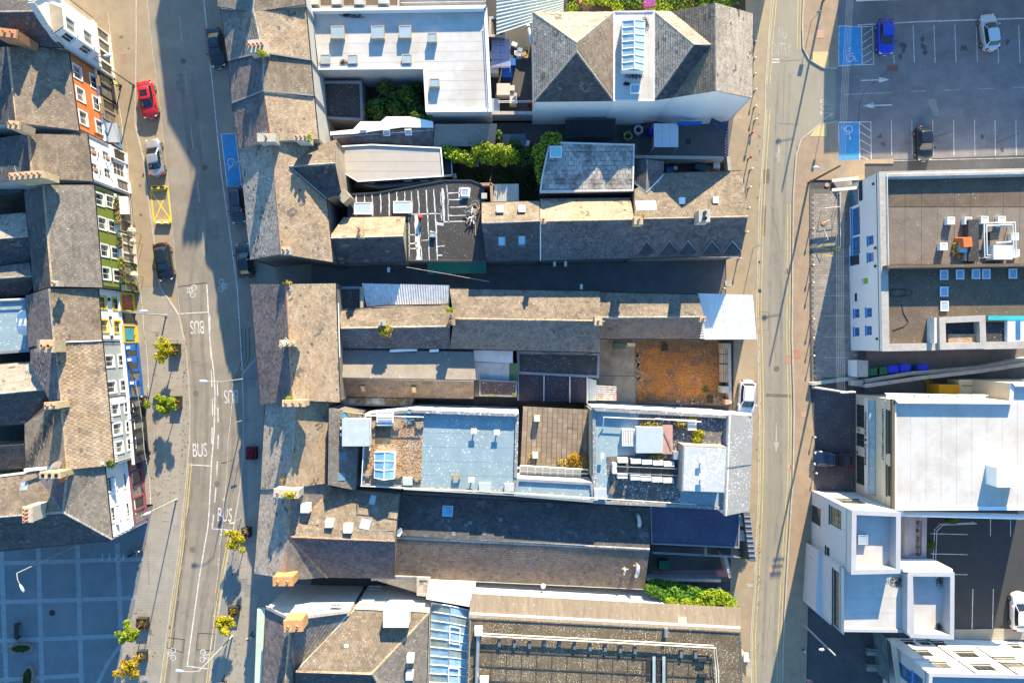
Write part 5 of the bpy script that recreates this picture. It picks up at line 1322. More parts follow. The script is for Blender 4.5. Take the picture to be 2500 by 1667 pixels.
def wall_thing(name,label,pts,h,th,mat,cat="wall",cop=None,group=None):
    P=[W(p[0],p[1],h) for p in pts];c=P[0]
    t=thing(name,label,cat,(c.x,c.y,0),group);m=MB();cm=MB()
    for i in range(len(P)-1):
        a,q=P[i].copy(),P[i+1].copy();d=(q-a);s=Vector((-d.y,d.x,0)).normalized()*th
        m.obox(Vector((a.x,a.y,0))-s/2,Vector((d.x,d.y,0)),s,Vector((0,0,h-.06)))
        L=d.length;k=max(1,round(L/.9))
        for j in range(k):cm.obox(a+d*(j/k)-s*.62-Vector((0,0,.058)),d*(.985/k),s*1.24,Vector((0,0,.06+random.uniform(0,.01))))
    mesh("wall_body",m,mat,t);mesh("coping_stones",cm,cop or stone,t,kind="stuff");return t
wall_thing("yard_wall","grey coped wall between the walled yard and the dormer house",[(1549,383),(1768,386)],2.2,.3,grey_render)
wall_thing("yard_wall","grey wall at the back of the bin yard beside the hall",[(1185,276),(1302,276)],2.4,.3,grey_render)
wall_thing("yard_wall","short pale wall closing the cluttered yard at the pavement",[(1778,382),(1782,418)],1.4,.3,stone)
b=Bld("blue_gate","blue painted steel gate at the pavement end of the walled yard",1781,335,cat="gate")
for k in range(12):
    a,q=W(1783,296+k*7,1.8),W(1783,302+k*7,1.8);mesh("gate_panel",MB().obox((a.x-.05,a.y,.1),(0,(q.y-a.y)*.55,0),(.08,0,0),(0,0,1.0)),blue_paint,b.root)
boxpart(b,"porch",1752,305,2.4,1.8,.9,.15,FL["navy"],rz=-.4)
# ------------------------------------------------------------ the long plot between the lane and the flat roofs
b=Bld("terraced_house","broad slate house on the main street at the lower side of the lane",720,840)
roof(b,[([(612,694,7.0),(637,988,7.0),(714,976,9.7),(698,694,9.7)],"mauve"),([(698,694,9.7),(714,976,9.7),(829,982,6.9),(819,692,6.9)],"stone")],w=.28,g=.22,ridge=ridge_clay,wall=dark_render)
chimney(b,702,838,11.3,1.6,.6,1.7,3,brick_tan,potmat=M("pot_cream",(.6,.5,.36),var=.2));leafmass("chimney_weed",[(W(706,973,9.9),(.4,.3,.25))],140,.09,lime_leaf,b.root,seed=12)
chimney(b,716,985,11.2,2.2,.6,1.8,3,brick_tan)
leafmass("chimney_weed",[(W(700,690,9.9),(.5,.3,.25))],120,.1,straw_leaf,b.root,seed=13)
pipe(b.root,[(826,740,6.4),(829,872,6.4)],.07,white_metal);pipe(b.root,[(827,800,6.3),(829,850,6.2)],.07,M("red_pipe",(.45,.10,.06)))
b=Bld("outbuilding","small sagging black felt roof at the back of the street house",852,735)
flat(b,[(824,700),(884,700),(882,757),(827,760)],4.2,FL["black"],par=.06,wall=tan_render,cop=lead)
boxpart(b,"wall_stub",883,730,4.6,.3,2.6,1.2,tan_render)
b=Bld("lean_to","corrugated lean-to sheet roof half in shade beside the long tan roof",995,725,cat="lean-to")
corrugated(b,[(884,692,4.4),(1096,697,4.4),(1097,744,4.0),(895,748,4.0)],M("sheet_white",(.62,.63,.62),var=.14,ns=1.5,col2=(.2,.19,.15),mixs=2.5,mixa=.3),pitch=.28,amp=.03,sheet=.9)
mesh("wall",MB().obox(W(884,691,4.3),W(1096,696,4.3)-W(884,691,4.3),Vector((0,-.2,0)),Vector((0,0,-4.2))),dark_render,b.root)
b=Bld("back_house","narrow back house with tan upper slope and blotched mauve lower slope",965,800)
roof(b,[([(827,760,4.6),(940,747,4.6),(1098,744,4.6),(1098,797,6.0),(832,802,6.0)],"tan"),([(832,802,6.0),(1098,797,6.0),(1098,850,4.3),(831,850,4.3)],"lichen")],w=.36,g=.24,ridge=ridge_grey,wall=tan_render)
leafmass("roof_shrub",[(W(940,806,6.2),(.75,.85,.45))],900,.14,straw_leaf,b.root,seed=15);leafmass("roof_shrub",[(W(940,806,6.35),(.6,.7,.4))],400,.12,yellow_leaf,b.root,seed=16)
chimney(b,932,788,6.9,.7,.55,1.2,1,stone,potr=.1,poth=.1)
b=Bld("back_house","long back house with coarse tan tiles above and grey slates below its ridge",1280,785)
roof(b,[([(1098,706,4.8),(1465,712,4.8),(1465,784,6.6),(1108,778,6.6)],"tan"),([(1108,778,6.6),(1465,784,6.6),(1465,860,4.3),(1098,850,4.3)],"grey")],w=.3,g=.27,lift=.045,ridge=ridge_tan,wall=tan_render)
chimney(b,1101,778,7.6,.75,1.3,1.4,2,M("soot_brick",(.30,.24,.16),var=.4,ns=4),potr=.15);leafmass("chimney_weed",[(W(1098,757,7.0),(.5,.35,.25))],150,.09,lime_leaf,b.root,seed=17)
chimney(b,1461,783,7.7,.75,.9,1.5,1,brick_tan,potr=.12);leafmass("chimney_weed",[(W(1458,788,7.5),(.4,.4,.2))],120,.09,yellow_leaf,b.root,seed=18)
pipe(b.root,[(1318,857,4.2),(1370,868,3.6),(1420,868,3.5),(1464,858,4.2)],.04,dark_plastic)
b=Bld("back_house","low end house with pale upper slope and mauve brown lower slope beside the dry plot",1590,770)
roof(b,[([(1465.2,714,4.5),(1705,720,4.5),(1718,774,5.7),(1465.2,775,5.7)],"tan"),([(1465.2,775,5.7),(1718,774,5.7),(1708,827,4.0),(1465.2,826,4.0)],"brown")],w=.32,g=.24,lift=.035,ridge=ridge_grey,wall=tan_render)
chimney(b,1716,779,6.4,.55,.55,1.2,1,brick_tan,potr=.14)
mesh("moss_gutter",MB().obox(W(1466,828,3.9),W(1706,829,3.9)-W(1466,828,3.9),Vector((0,.5,0)),Vector((0,0,.1))),FL["black"],b.root)
b=Bld("sheet_shed","white corrugated iron shed at the street corner of the plot",1765,775,cat="shed")
corrugated(b,[(1703,716,4.2),(1838,720,4.2),(1847,828,3.9),(1721,829,3.9)],M("sheet_bright",(.66,.66,.64),var=.06,ns=1.2),pitch=.24,amp=.018,sheet=.9)
P_=[W(1705,728,3.9),W(1836,730,3.9),W(1844,824,3.7),W(1722,826,3.7)]
mesh("wall",MB().prism([(p.x,p.y) for p in P_],0,3.6),tan_render,b.root)
for k in range(10):mesh("timber_lath",MB().obox(W(1708,790+k*4,4.1),Vector((.55,-.05,0)),Vector((0,.08,0)),Vector((0,0,.05))),white_metal,b.root)
b=Bld("workshop","low workshop with sunlit grey slope above a brown slope with two wooden skylights",990,925)
roof(b,[([(829,852,3.9),(1157,858,3.9),(1157,929,5.0),(829,922,5.0)],"grey"),([(829,922,5.0),(1157,929,5.0),(1157,972,3.2),(829,968,3.2)],"brown")],w=.6,g=.45,lift=.015,ridge=ridge_grey,wall=dark_render)
mesh("felt_layer",MB().obox(W(829,853,3.99),W(1157,859,3.99)-W(829,853,3.99),W(829,921,5.09)-W(829,853,3.99),Vector((0,0,.03))),FL["grey"],b.root)
for x,y in((887,947),(1011,949)):rooflight(b,x,y,.6,1.0,M("skylight_tan",(.50,.36,.20),var=.1),wood,proud=.2)
flat(b,[(829,966),(1010,970),(1003,992),(830,990)],3.05,M("moss_sheet",(.13,.09,.05),var=.4,ns=2,col2=(.40,.45,.46),mixs=.7,mixa=.8,spk=.6),par=.03,pw=.08,wall=dark_render,cop=lead)
for px,w in((985,3.0),(1060,1.0)):boxpart(b,"loose_sheet",px,855+(px>1000),4.3,w,.3,.05,white_metal,rz=.05)
b=Bld("tin_shed","grey tin roof patchwork with a green strip beside the workshop",1200,905,cat="shed")
corrugated(b,[(1157,855,3.8),(1252,856,3.8),(1252,886,3.6),(1157,882,3.6)],M("tin_pale",(.50,.50,.50),var=.15),pitch=.2,amp=.02)
corrugated(b,[(1156,883,3.5),(1243,886,3.5),(1243,930,3.2),(1156,928,3.2)],M("tin_grey",(.38,.385,.38),var=.18),pitch=.2,amp=.02)
corrugated(b,[(1243,886,3.4),(1266,887,3.4),(1266,932,3.1),(1243,930,3.1)],M("tin_green",(.12,.16,.08),var=.2),pitch=.2,amp=.025)
mesh("wall",MB().prism([(W(x,y,3.2).x,W(x,y,3.2).y) for x,y in((1158,858),(1250,859),(1264,968),(1158,968))],0,3.0),dark_render,b.root)
b=Bld("lean_to","small maroon felt lean-to edged with moss below the tin roof",1215,947,cat="lean-to")
flat(b,[(1171,927),(1262,931),(1260,968),(1171,966)],3.7,M("felt_maroon",(.085,.055,.055),var=.3,ns=1.5,spk=.8,spks=8),par=.05,pw=.08,wall=dark_render,cop=lead)
leafmass("moss",[(W(1255,963,3.75),(.3,.2,.06)),(W(1200,965,3.75),(1.0,.1,.05))],160,.06,lime_leaf,b.root,seed=19)
b=Bld("back_extension","low dark felt roof and dark glazed panels in white frames behind the yard",1330,920)
flat(b,[(1262,858),(1464,862),(1462,922),(1264,912)],3.0,FL["black"],par=.05,wall=dark_render,cop=lead)
dkpan=M("panel_maroon",(.045,.032,.038),rough=.5,var=.3,ns=1,spk=.5,spks=9)
for x0,x1,y in((1266,1327,912),(1329,1390,914),(1392,1432,917)):
    q=[W(x0,y,2.75),W(x1,y+2,2.75),W(x1,y+66,2.4),W(x0,y+66,2.4)];f=mesh("roof_panel",MB().slab(q,.04),dkpan,b.root)
m=MB()
for x,y in((1265,911),(1328,913),(1391,916),(1433,919)):m.tube([W(x,y,2.82),W(x,y+66,2.47)],.08,5)
m.tube([W(1265,911,2.85),W(1433,919,2.85)],.08,5);mesh("white_frame",m,steel,b.root)
mesh("wall",MB().prism([(W(x,y,2.4).x,W(x,y,2.4).y) for x,y in((1268,914),(1430,920),(1430,975),(1268,975))],0,2.2),dark_render,b.root)
b=Bld("lean_to","narrow pale grey sheet lean-to beside the dark glazed panels",1445,950,cat="lean-to")
corrugated(b,[(1434,922,2.6),(1456,928,2.6),(1456,978,2.3),(1434,978,2.3)],M("sheet_sage",(.46,.48,.44),var=.1),pitch=.3,amp=.01)
mesh("wall",MB().prism([(W(x,y,2.3).x,W(x,y,2.3).y) for x,y in((1436,926),(1454,930),(1454,976),(1436,976))],0,2.15),dark_render,b.root)
b=Bld("rusty_shelter","small white corrugated shelter with orange rust patches in the yard",1480,958,cat="shelter")
corrugated(b,[(1456,940,2.3),(1456,977,2.2),(1505,978,2.2),(1505,943,2.3)],M("rusty_sheet",(.66,.62,.54),var=.15,ns=2,col2=(.45,.14,.03),mixs=.9,mixa=.9),pitch=.26,amp=.035)
m=MB()
for x,y in((1458,942),(1503,944),(1458,975),(1503,975)):p=W(x,y,2.2);m.tube([p,(p.x,p.y,0)],.05,6)
mesh("post",m,wood,b.root)
# dry plot
brown_earth=M("brown_earth",(.17,.098,.055),var=.4,ns=.9,fine=.6,col2=(.22,.17,.12),mixs=.4,mixa=.8)
straw=M("dry_grass_ground",(.40,.155,.042),var=.4,ns=1.0,fine=.6,col2=(.13,.075,.05),mixs=.3,mixa=.9)
dg=sheet("dry_ground",[(1548,825),(1772,832),(1778,990),(1552,985)],.02,brown_earth)
def blobsheet(cx,cy,rx,ry,z,seed,mat):
    r=random.Random(seed);sheet("dry_patch",[(cx+rx*k*math.cos(a),cy+ry*k*math.sin(a)) for a,k in[(i*math.pi/22,1+r.uniform(-.14,.14)+.08*math.sin(i*.9+seed)) for i in range(44)]],z,mat,dg)
blobsheet(1650,915,82,58,.026,1,straw);blobsheet(1710,925,48,40,.030,2,straw);blobsheet(1610,880,45,32,.034,3,straw)
def tufts(name,label,poly,n,h,mat,seed,fn=None):
    r=random.Random(seed);m=MB();xs=[p[0]for p in poly];ys=[p[1]for p in poly];k=0
    while k<n:
        x,y=r.uniform(min(xs),max(xs)),r.uniform(min(ys),max(ys))
        if not inside(poly,x,y) or(fn and not fn(x,y,r)):
            k+=.2;continue
        p=W(x,y,0);a=r.uniform(0,6.28);l=r.uniform(.5,1.3)*h;s=Vector((math.cos(a),math.sin(a),0));d=Vector((-s.y,s.x,0))*.035
        m.add([p-d+Vector((0,0,.015)),p+d+Vector((0,0,.015)),p+s*l*.9+Vector((0,0,l*.5))],[(0,1,2)]);k+=1
    return mesh(name,m,mat,None,"stuff",label)
tufts("dry_grass","orange brown dry grass covering the empty plot",[(1556,842),(1760,850),(1768,978),(1556,975)],5200,.22,M("dry_grass_blade",(.55,.215,.04),isl=.6,var=.25,ns=1.2,rough=.9),3,lambda x,y,r:r.random()<1.1-((y-925)/75)**2*.8-max(0,(x-1715)/60) and math.sin(x*.11)+math.sin(y*.13+x*.05)>-.9)
tufts("dry_grass","grey brown dead weeds along the edges of the empty plot",[(1552,832),(1772,836),(1776,984),(1552,982)],5200,.22,M("dead_weed",(.17,.11,.07),isl=.6,var=.25,rough=.9),4,lambda x,y,r:abs(y-925)>40 or x>1715 or r.random()<.25)
leafmass("weed",[(W(1722,950,.1),(.45,.5,.12))],70,.10,green_leaf,None,seed=31,kind="stuff",label="small green weeds in the dry plot")
rub=M("rubble_stone",(.27,.22,.17),var=.25,ns=3,isl=.4)
m=MB()
for k in range(34):
    x,y=1553+abs(random.gauss(0,7)),random.uniform(860,930);m.box((*W(x,y).to_2d(),.05),(random.uniform(.1,.4),random.uniform(.1,.4),.12),random.uniform(0,3))
for k in range(26):
    x,y=random.uniform(1650,1770),978+random.gauss(0,3);m.box((*W(x,y).to_2d(),.06),(random.uniform(.1,.35),random.uniform(.1,.3),.15),random.uniform(0,3))
mesh("rubble",m,rub,None,"stuff","broken stone rubble along the edge of the dry plot")
def simplebox(name,label,cat,px,py,w,d,h,mat,rz=0.0,z=0.0,group=None,lid=None):
    p=W(px,py,z+h);t=thing(name,label,cat,(p.x,p.y,z),group)
    mesh("body",MB().box((p.x,p.y,z+h/2),(w,d,h),rz,taper=.94),mat,t)
    if lid:mesh("lid",MB().box((p.x,p.y,z+h+.03),(w+.06,d+.06,.06),rz),lid,t)
    return t
simplebox("crate","black square crate on the dry grass by the end house wall","crate",1624,850,.7,.65,.35,black_paint,.1,.02)
simplebox("crate","dark box by the wall at the lower end of the dry plot","crate",1735,976,.6,.8,.4,black_paint,-.1,.02)
simplebox("block","pale concrete block against the end house wall","block",1541,841,.95,.4,.4,M("block_pale",(.55,.47,.36),var=.15),0,.02)
simplebox("cistern","grey tank with rags behind the concrete block in the yard","tank",1512,845,1.3,.6,.5,dark_plastic,.05,.02,lid=M("tarp_green",(.06,.12,.10),var=.4))
simplebox("wall_pier","upper tan wall pier at the street side of the dry plot","pier",1771,845,.75,.7,1.5,tan_render);simplebox("wall_pier","lower pale wall pier at the street side of the dry plot","pier",1771,951,.8,.8,1.5,stone);simplebox("wall_pier","reddish wall pier at the bottom corner of the dry plot","pier",1776,981,.5,.6,1.4,M("brick_soft",(.36,.22,.15),var=.2,ns=4))
for k,y in enumerate((853,876,900,922)):
    t=thing("pallet_gate","%s timber pallet in the row leaning along the street wall"%("topmost","second","third","lowest")[k],"pallet",tuple(W(1771,y,0)),"pallets along the street wall")
    for s in range(4):p=W(1764.5+s*4.2,y,1.2);mesh("slat",MB().box((p.x,p.y,.62),(.12,1.0,1.15)),M("pallet_pale",(.46,.36,.25),var=.25,ns=4),t)
    p=W(1771,y-9,1.0);mesh("bearer",MB().box((p.x,p.y,.9),(.75,.1,.1)),pallet_m,t)
wall_thing("street_wall","rough wall closing the dry plot from the street",[(1781,838),(1783,985)],1.3,.25,stone)
# ------------------------------------------------------------ lower middle block
b=Bld("terraced_house","long slate house on the main street below the plot with a weedy chimney",720,1090)
roof(b,[([(649,975,6.6),(637,1195,6.6),(710,1190,8.7),(721,972,8.7)],"pale"),([(721,972,8.7),(710,1190,8.7),(796,1180,6.6),(803,974,6.6)],"stone")],w=.26,g=.22,ridge=ridge_grey,wall=dark_render)
chimney(b,698,1205,9.9,2.5,.8,1.9,3,brick_white,rz=-.05);leafmass("chimney_weed",[(W(705,1208,10.0),(.8,.4,.35))],350,.11,yellow_leaf,b.root,seed=21);leafmass("roof_moss",[(W(692,1172,8.3),(.5,.6,.1))],260,.07,straw_leaf,b.root,seed=22)
b=Bld("terraced_house","hipped slate corner house with terracotta hip tiles at the passage",720,1310)
roof(b,[([(637,1195.3,6.4),(621,1399,6.4),(692,1410,8.2),(704,1310,8.4),(710,1190.3,8.5)],"pale"),([(710,1190.3,8.5),(704,1310,8.4),(811,1190,5.6),(797,1180.3,6.2)],"grey"),([(704,1310,8.4),(811,1190,5.6),(976,1206,5.2),(964,1321,7.5)],"tan"),([(704,1310,8.4),(964,1321,7.5),(964,1412,5.2),(800,1408,5.6)],"mauve"),([(704,1310,8.4),(800,1408,5.6),(740,1413,7.0),(692,1410,8.2)],"grey")],w=.4,g=.3,lift=.04,ridge=ridge_clay,wall=dark_render)
chimney(b,690,1419,9.6,2.0,.9,1.9,2,M("chimney_orange",(.50,.27,.12),var=.25,ns=4))
for x,y,s in((744,1241,.9),(802,1279,.75),(848,1291,.85)):boxpart(b,"roof_vent",x,y,b.hit(x,y)[0].z+.75,s,s,.95,white_metal)
boxpart(b,"vent_pipe",774,1278,7.7,.25,.25,.8,tan_render)
for x,y in((910,1220),(892,1279)):rooflight(b,x,y,.75 if y<1250 else 1.1,1.15,M("rooflight_sky",(.38,.50,.54),rough=.1,var=.1),lead)
mesh("guard_rail",MB().tube([W(863,1278,7.1),W(864,1293,7.4),W(962,1294,7.1)],.03,5),steel,b.root)
dish(974,1298,7.6,.45,"white satellite dish between the tan roof and the long dark roof",-.2,white_metal)
b=Bld("long_hall","very long hall with dark speckled slate roof and curved duct pipes",1270,1320)
roof(b,[([(977,1208,4.4),(1587,1240,4.4),(1586,1341,5.7),(966,1311,5.7)],"dark"),([(966,1311,5.7),(1586,1341,5.7),(1573,1437,4.5),(964,1408,4.5)],"brown")],w=.36,g=.27,lift=.012,ridge=ridge_grey,wall=grey_render)
rooflight(b,1093,1247,1.15,1.15,M("rooflight_bright",(.16,.40,.60),rough=.12,var=.35,ns=1.5),steel)
for x,y in((1148,1276),(1138,1281),(1222,1268),(1183,1301),(1108,1302)):rooflight(b,x,y,.35,.35,M("glass_slate",(.25,.27,.3),rough=.3),lead,proud=.03)
def duct(pts,r,name="duct"):mesh(name,MB().tube([W(*p) for p in pts],r,10),steel,b.root,smooth=True)
duct([(1555,1255,4.9),(1559,1262,5.5),(1562,1275,5.7),(1560,1285,5.5)],.22);duct([(1554,1378,5.4),(1558,1384,6.0),(1557,1396,6.1),(1553,1406,5.8)],.24);duct([(1524,1385,5.3),(1526,1392,5.7),(1524,1402,5.5)],.13)
for x,y in((1546,1380),(1518,1388)):mesh("duct_collar",MB().tube([W(x,y,5.6),W(x+16,y+1,5.6)],.06,6),brick_tan,b.root)
mesh("eaves_pipe",MB().tube([W(964,1410,4.5),W(1573,1438,4.5)],.05,6),steel,b.root)
m=MB().ball(W(1326,1430,4.9),.28,12,8);mesh("globe_cowl",m,white_metal,b.root,smooth=True)
b=Bld("flat_extension","smooth navy flat roof in shadow at the street end of the long hall",1695,1290)
flat(b,[(1588,1225),(1806,1228),(1804,1337),(1590,1327)],4.3,FL["navy"],par=.06,pw=.1,wall=dark_render,cop=lead)
for k in range(2):
    p=W(1812,1271+k*36,3.6);mesh("grating",MB().box((p.x,p.y,3.5),(.8,1.2,.06),-.1),M("grating_grey",(.45,.46,.42),var=.2),b.root)
rail(b.root,[(1590,1344,2.6),(1800,1354,2.6)],.9,steel,bars=2);boxpart(b,"timber_post",1723,1345,4.0,.3,1.0,1.4,wood)
mesh("screen_wall",MB().obox(W(1815,1250,4.2),W(1830,1370,4.2)-W(1815,1250,4.2),Vector((.7,0,0)),Vector((0,0,-4.2))),M("screen_dark",(.10,.11,.12),var=.2),b.root)
for k in range(9):mesh("screen_rail",MB().obox(W(1817+k*1.4,1262+k*12,4.24),Vector((.72,0,0)),Vector((0,.12,0)),Vector((0,0,.05))),steel,b.root)
simplebox("wheelie_bin","green bin in the dark yard beside the ivy wall","bin",1622,1379,1.15,.95,1.2,M("bin_green",(.02,.09,.05),var=.1),lid=M("bin_green_lid",(.03,.13,.07),var=.1))
wall_thing("yard_wall","pale wall closing the dark yard at the pavement",[(1770,1355),(1784,1410)],2.2,.3,stone)
wall_thing("yard_wall","coped wall along the pink path",[(1580,1414),(1760,1417)],1.6,.25,grey_render)
# flat roofed complex
cx=Bld("flat_roofed_complex","flat roofed complex with blue grey membrane roofs and a tiled roof terrace",1050,1100)
flat(cx,[(1004,1000),(1266,1010),(1262,1168),(1255,1208),(1030,1198),(882,1188),(886,1012)],7.6,FL["blue"],parapets=[.55,.2,.12,.12,.12,.15,.2],pw=.3,wall=white,cop=M("parapet_speckled",(.22,.22,.225),var=.2,ns=3,spk=1.3,spks=5),strips=(math.radians(89),1.5))
zf=7.05
gp=[W(x,y,zf+.03) for x,y in((893,1018),(1032,1018),(1029,1182),(890,1178))]
mesh("gravel_bed",MB().slab([Vector((p.x,p.y,zf+.05)) for p in gp],.04),FL["gravel"],cx.root)
m=MB()
for k in range(2600):
    f,g=random.random(),random.random();p=gp[0].lerp(gp[1],f).lerp(gp[3].lerp(gp[2],f),g)
    s=random.uniform(.03,.09);a=random.uniform(0,6.28)
    m.add([(p.x+s*math.cos(a+t),p.y+s*math.sin(a+t),zf+.05) for t in(0,2.1,4.2)]+[(p.x,p.y,zf+.05+s)],[(0,1,3),(1,2,3),(2,0,3)])
mesh("gravel",m,M("gravel_stone",(.40,.25,.14),isl=.9,var=.3,ns=2),cx.root,kind="stuff")
boxpart(cx,"roof_hatch_pit",935,1058,zf+.12,1.6,2.0,.1,M("wet_felt",(.10,.095,.07),var=.5,ns=3))
# vaulted roof lantern and box skylight
p_=[W(915,1104,8.1),W(963,1105,8.1),W(962,1168,8.1),W(914,1166,8.1)];r0,r1=W(939,1103,8.5),W(937,1171,8.5)
lk=mesh("lantern_kerb",MB().prism([(p.x,p.y) for p in p_],zf,8.1),white_trim,cx.root)
for side,(a0,a1) in enumerate(((p_[0],p_[3]),(p_[1],p_[2]))):
    for k in range(3):
        q=[a0.lerp(a1,k/3),a0.lerp(a1,(k+1)/3),r0.lerp(r1,(k+1)/3),r0.lerp(r1,k/3)]
        mesh("pane",MB().slab([v+Vector((0,0,.03)) for v in(q if not side else q[::-1])],.03),M("lantern_glass_blue",(.18,.36,.48),rough=.07,var=.35,ns=.9,spec=.9),lk)
        g=MB().tube([a0.lerp(a1,k/3)+Vector((0,0,.05)),r0.lerp(r1,k/3)+Vector((0,0,.05))],.05,5);mesh("glazing_bar",g,white_trim,lk)
mesh("lantern_frame",MB().tube([r0,r1],.06,6).tube([p_[0],p_[3],r1,p_[2],p_[1],r0,p_[0]],.06,5),white_trim,lk)
mesh("pane",MB().poly([p_[3],p_[2],r1]),pane_sky,lk);mesh("pane",MB().poly([p_[1],p_[0],r0]),pane_sky,lk)
upstand(cx,940,1021,1.7,1.45,.6,zf,white_trim,M("vent_pane",(.45,.48,.47),rough=.3,var=.1))
for k in range(4):boxpart(cx,"skylight_bar",940,1013+k*5.5,zf+.68,1.5,.06,.06,white_trim)
for x,y in((1157,1052),(1213,1055),(1151,1171)):
    boxpart(cx,"vent_cap",x,y,zf+.6,.6,.55,.08,white_metal);mesh("vent_pipe",MB().tube([W(x,y,zf+.55),(W(x,y,zf+.55).x,W(x,y,zf+.55).y,zf)],.08,8),steel,cx.root)
for x,y,w in((995,1175,1.0),(1184,1189,1.3),(1243,1190,1.0)):boxpart(cx,"roof_box",x,y,zf+.45,w,.8,.45,M("box_blue_grey",(.40,.44,.46),var=.1))
def pallet(px,py,z,label,rz=0.0):
    p=W(px,py,z+.35);t=thing("timber_crate",label,"crate",(p.x,p.y,z),"timber crates on the gravel roof")
    for k in range(4):mesh("slat",MB().box((p.x+(k-1.5)*.0,p.y+(k-1.5)*.15,z+.34),(.8,.1,.04),rz),pallet_m,t)
    for s in(-1,1):mesh("side",MB().box((p.x+s*.36,p.y,z+.17),(.06,.55,.3),rz),pallet_m,t)
for k,(x,y,rz,l) in enumerate(((913,1035,.6,"timber crate left of the box skylight"),(966,1037,-.1,"timber crate right of the box skylight"),(1024,1036,.1,"timber crate at the edge of the blue membrane"),(895,1155,0,"timber crate left of the roof lantern"),(972,1157,.1,"timber crate right of the roof lantern"),(1018,1164,0,"timber crate below the gravel at the membrane edge"),(1114,1164,.05,"timber crate alone on the blue membrane"))):pallet(x,y,zf+.05,l,rz)
for pts in([(892,1014,8.0),(1035,1018,8.0)],[(892,1014,8.0),(882,1186,8.0)],[(905,1022,7.9),(902,1100,7.9)]):pipe(cx.root,pts,.05,white_metal,"guard_rail")
pipe(cx.root,[(805,999,7.4),(875,1009,7.4),(905,1011,7.6),(904,1100,7.6)],.05,M("pipe_orange",(.62,.38,.12)))
for pts in([(880,1186,7.9),(1130,1197,7.9),(1310,1206,7.9),(1460,1216,7.9),(1700,1231,7.9)],[(985,1194,7.75),(1460,1221,7.75)]):pipe(cx.root,pts,.05,M("rail_pale",(.66,.60,.46),var=.15),"guard_rail")
tarp=M("blue_tarp",(.10,.22,.30),var=.5,ns=3);r_=random.Random(5);m=MB()
for k in range(26):
    c=W(1010+r_.gauss(0,18),1012+r_.gauss(0,5),zf+r_.uniform(.05,.4));a=r_.uniform(0,6.28)
    m.add([c,c+Vector((math.cos(a),math.sin(a)*.6,r_.uniform(-.1,.2)))*r_.uniform(.3,.8),c+Vector((math.cos(a+.9),math.sin(a+.9)*.6,r_.uniform(-.1,.2)))*r_.uniform(.3,.8)],[(0,1,2)])
t_=thing("torn_tarpaulin","torn blue tarpaulin scraps at the top edge of the blue membrane roof","tarpaulin",tuple(W(1010,1012,zf)));mesh("sheet",m,tarp,t_)
# slate strip at its left with vents, pale plant box
b=Bld("slate_strip_house","narrow slate slope with blue rooflights and a pale plant box beside the gravel roof",840,1090)
roof(b,[([(803,996,8.0),(880,1008,6.6),(868,1196,6.6),(800,1183,8.0)],"grey")],w=.3,g=.24,wall=dark_render,gutter=False)
for x,y in((840,1014),(836,1112),(833,1163)):rooflight(b,x,y,.8,.8,M("rooflight_deep",(.10,.26,.38),rough=.1,var=.2),lead)
boxpart(b,"plant_box",868,1056,8.6,2.8,2.8,1.4,M("plant_box_blue",(.42,.46,.49),var=.12,spk=1.2,spks=5))
for y in(1036,1045,1061,1072,1078):boxpart(b,"louvre",836,y,8.0,.5,.28,.3,white_metal if y%2 else dark_plastic)
boxpart(b,"plank",880,1015,7.4,.3,1.3,.1,lead)
# roof terrace
tr=Bld("roof_terrace","brown tiled roof terrace with a glazed balcony screen between two membrane roofs",1350,1080)
tz=4.6
P_=[W(x,y,tz) for x,y in((1277,992),(1436,1000),(1432,1160),(1270,1150))]
mesh("deck",MB().slab(P_,.2),M("terrace_grout",(.10,.075,.055),var=.2),tr.root)
k=0
for i in range(13):
    for j in range(13):
        a=P_[0].lerp(P_[1],i/13).lerp(P_[3].lerp(P_[2],i/13),j/13);c=P_[0].lerp(P_[1],(i+.94)/13).lerp(P_[3].lerp(P_[2],(i+.94)/13),(j+.92)/13)
        mesh("tile",MB().box(((a.x+c.x)/2,(a.y+c.y)/2,tz+.02+random.uniform(0,.01)),(abs(c.x-a.x),abs(c.y-a.y),.03)),FL["tile"]if(i*7+j*3)%5 else M("terrace_tile_pale",(.27,.21,.15),var=.2,ns=1.2),tr.root)
tr.slopes.append((P_,P_[0],Vector((0,0,1)),[(1277,992),(1436,1000),(1432,1160),(1270,1150)]))
for x,y in((1311,1022),(1307,1112)):boxpart(tr,"planter_box",x,y,tz+.8,.6,.6,.75,M("planter_white",(.6,.58,.52),var=.1))
leafmass("terrace_plant",[(W(1298,1111,tz+.4),(.3,.3,.3))],60,.12,straw_leaf,tr.root,seed=41);leafmass("terrace_shrub",[(W(1374,1132,tz+.5),(.7,.6,.5))],500,.14,straw_leaf,tr.root,seed=42)
leafmass("terrace_bush",[(W(1402,1126,tz+.6),(.7,1.0,.6))],1000,.11,M("leaf_gold",(.32,.18,.012),isl=.6,var=.3,trans=.2),tr.root,seed=43);leafmass("terrace_bush",[(W(1422,1128,tz+.5),(.5,1.0,.5))],500,.11,straw_leaf,tr.root,seed=44)
m0=W(1270,1136,5.7);m1=W(1436,1146,5.7)
bal=mesh("balcony_frame",MB().tube([m0,m1],.07,6).tube([W(1268,1160,5.0),W(1436,1166,5.0)],.07,6).tube([W(1270,1148,5.4),W(1436,1156,5.4)],.06,6),white_trim,tr.root)
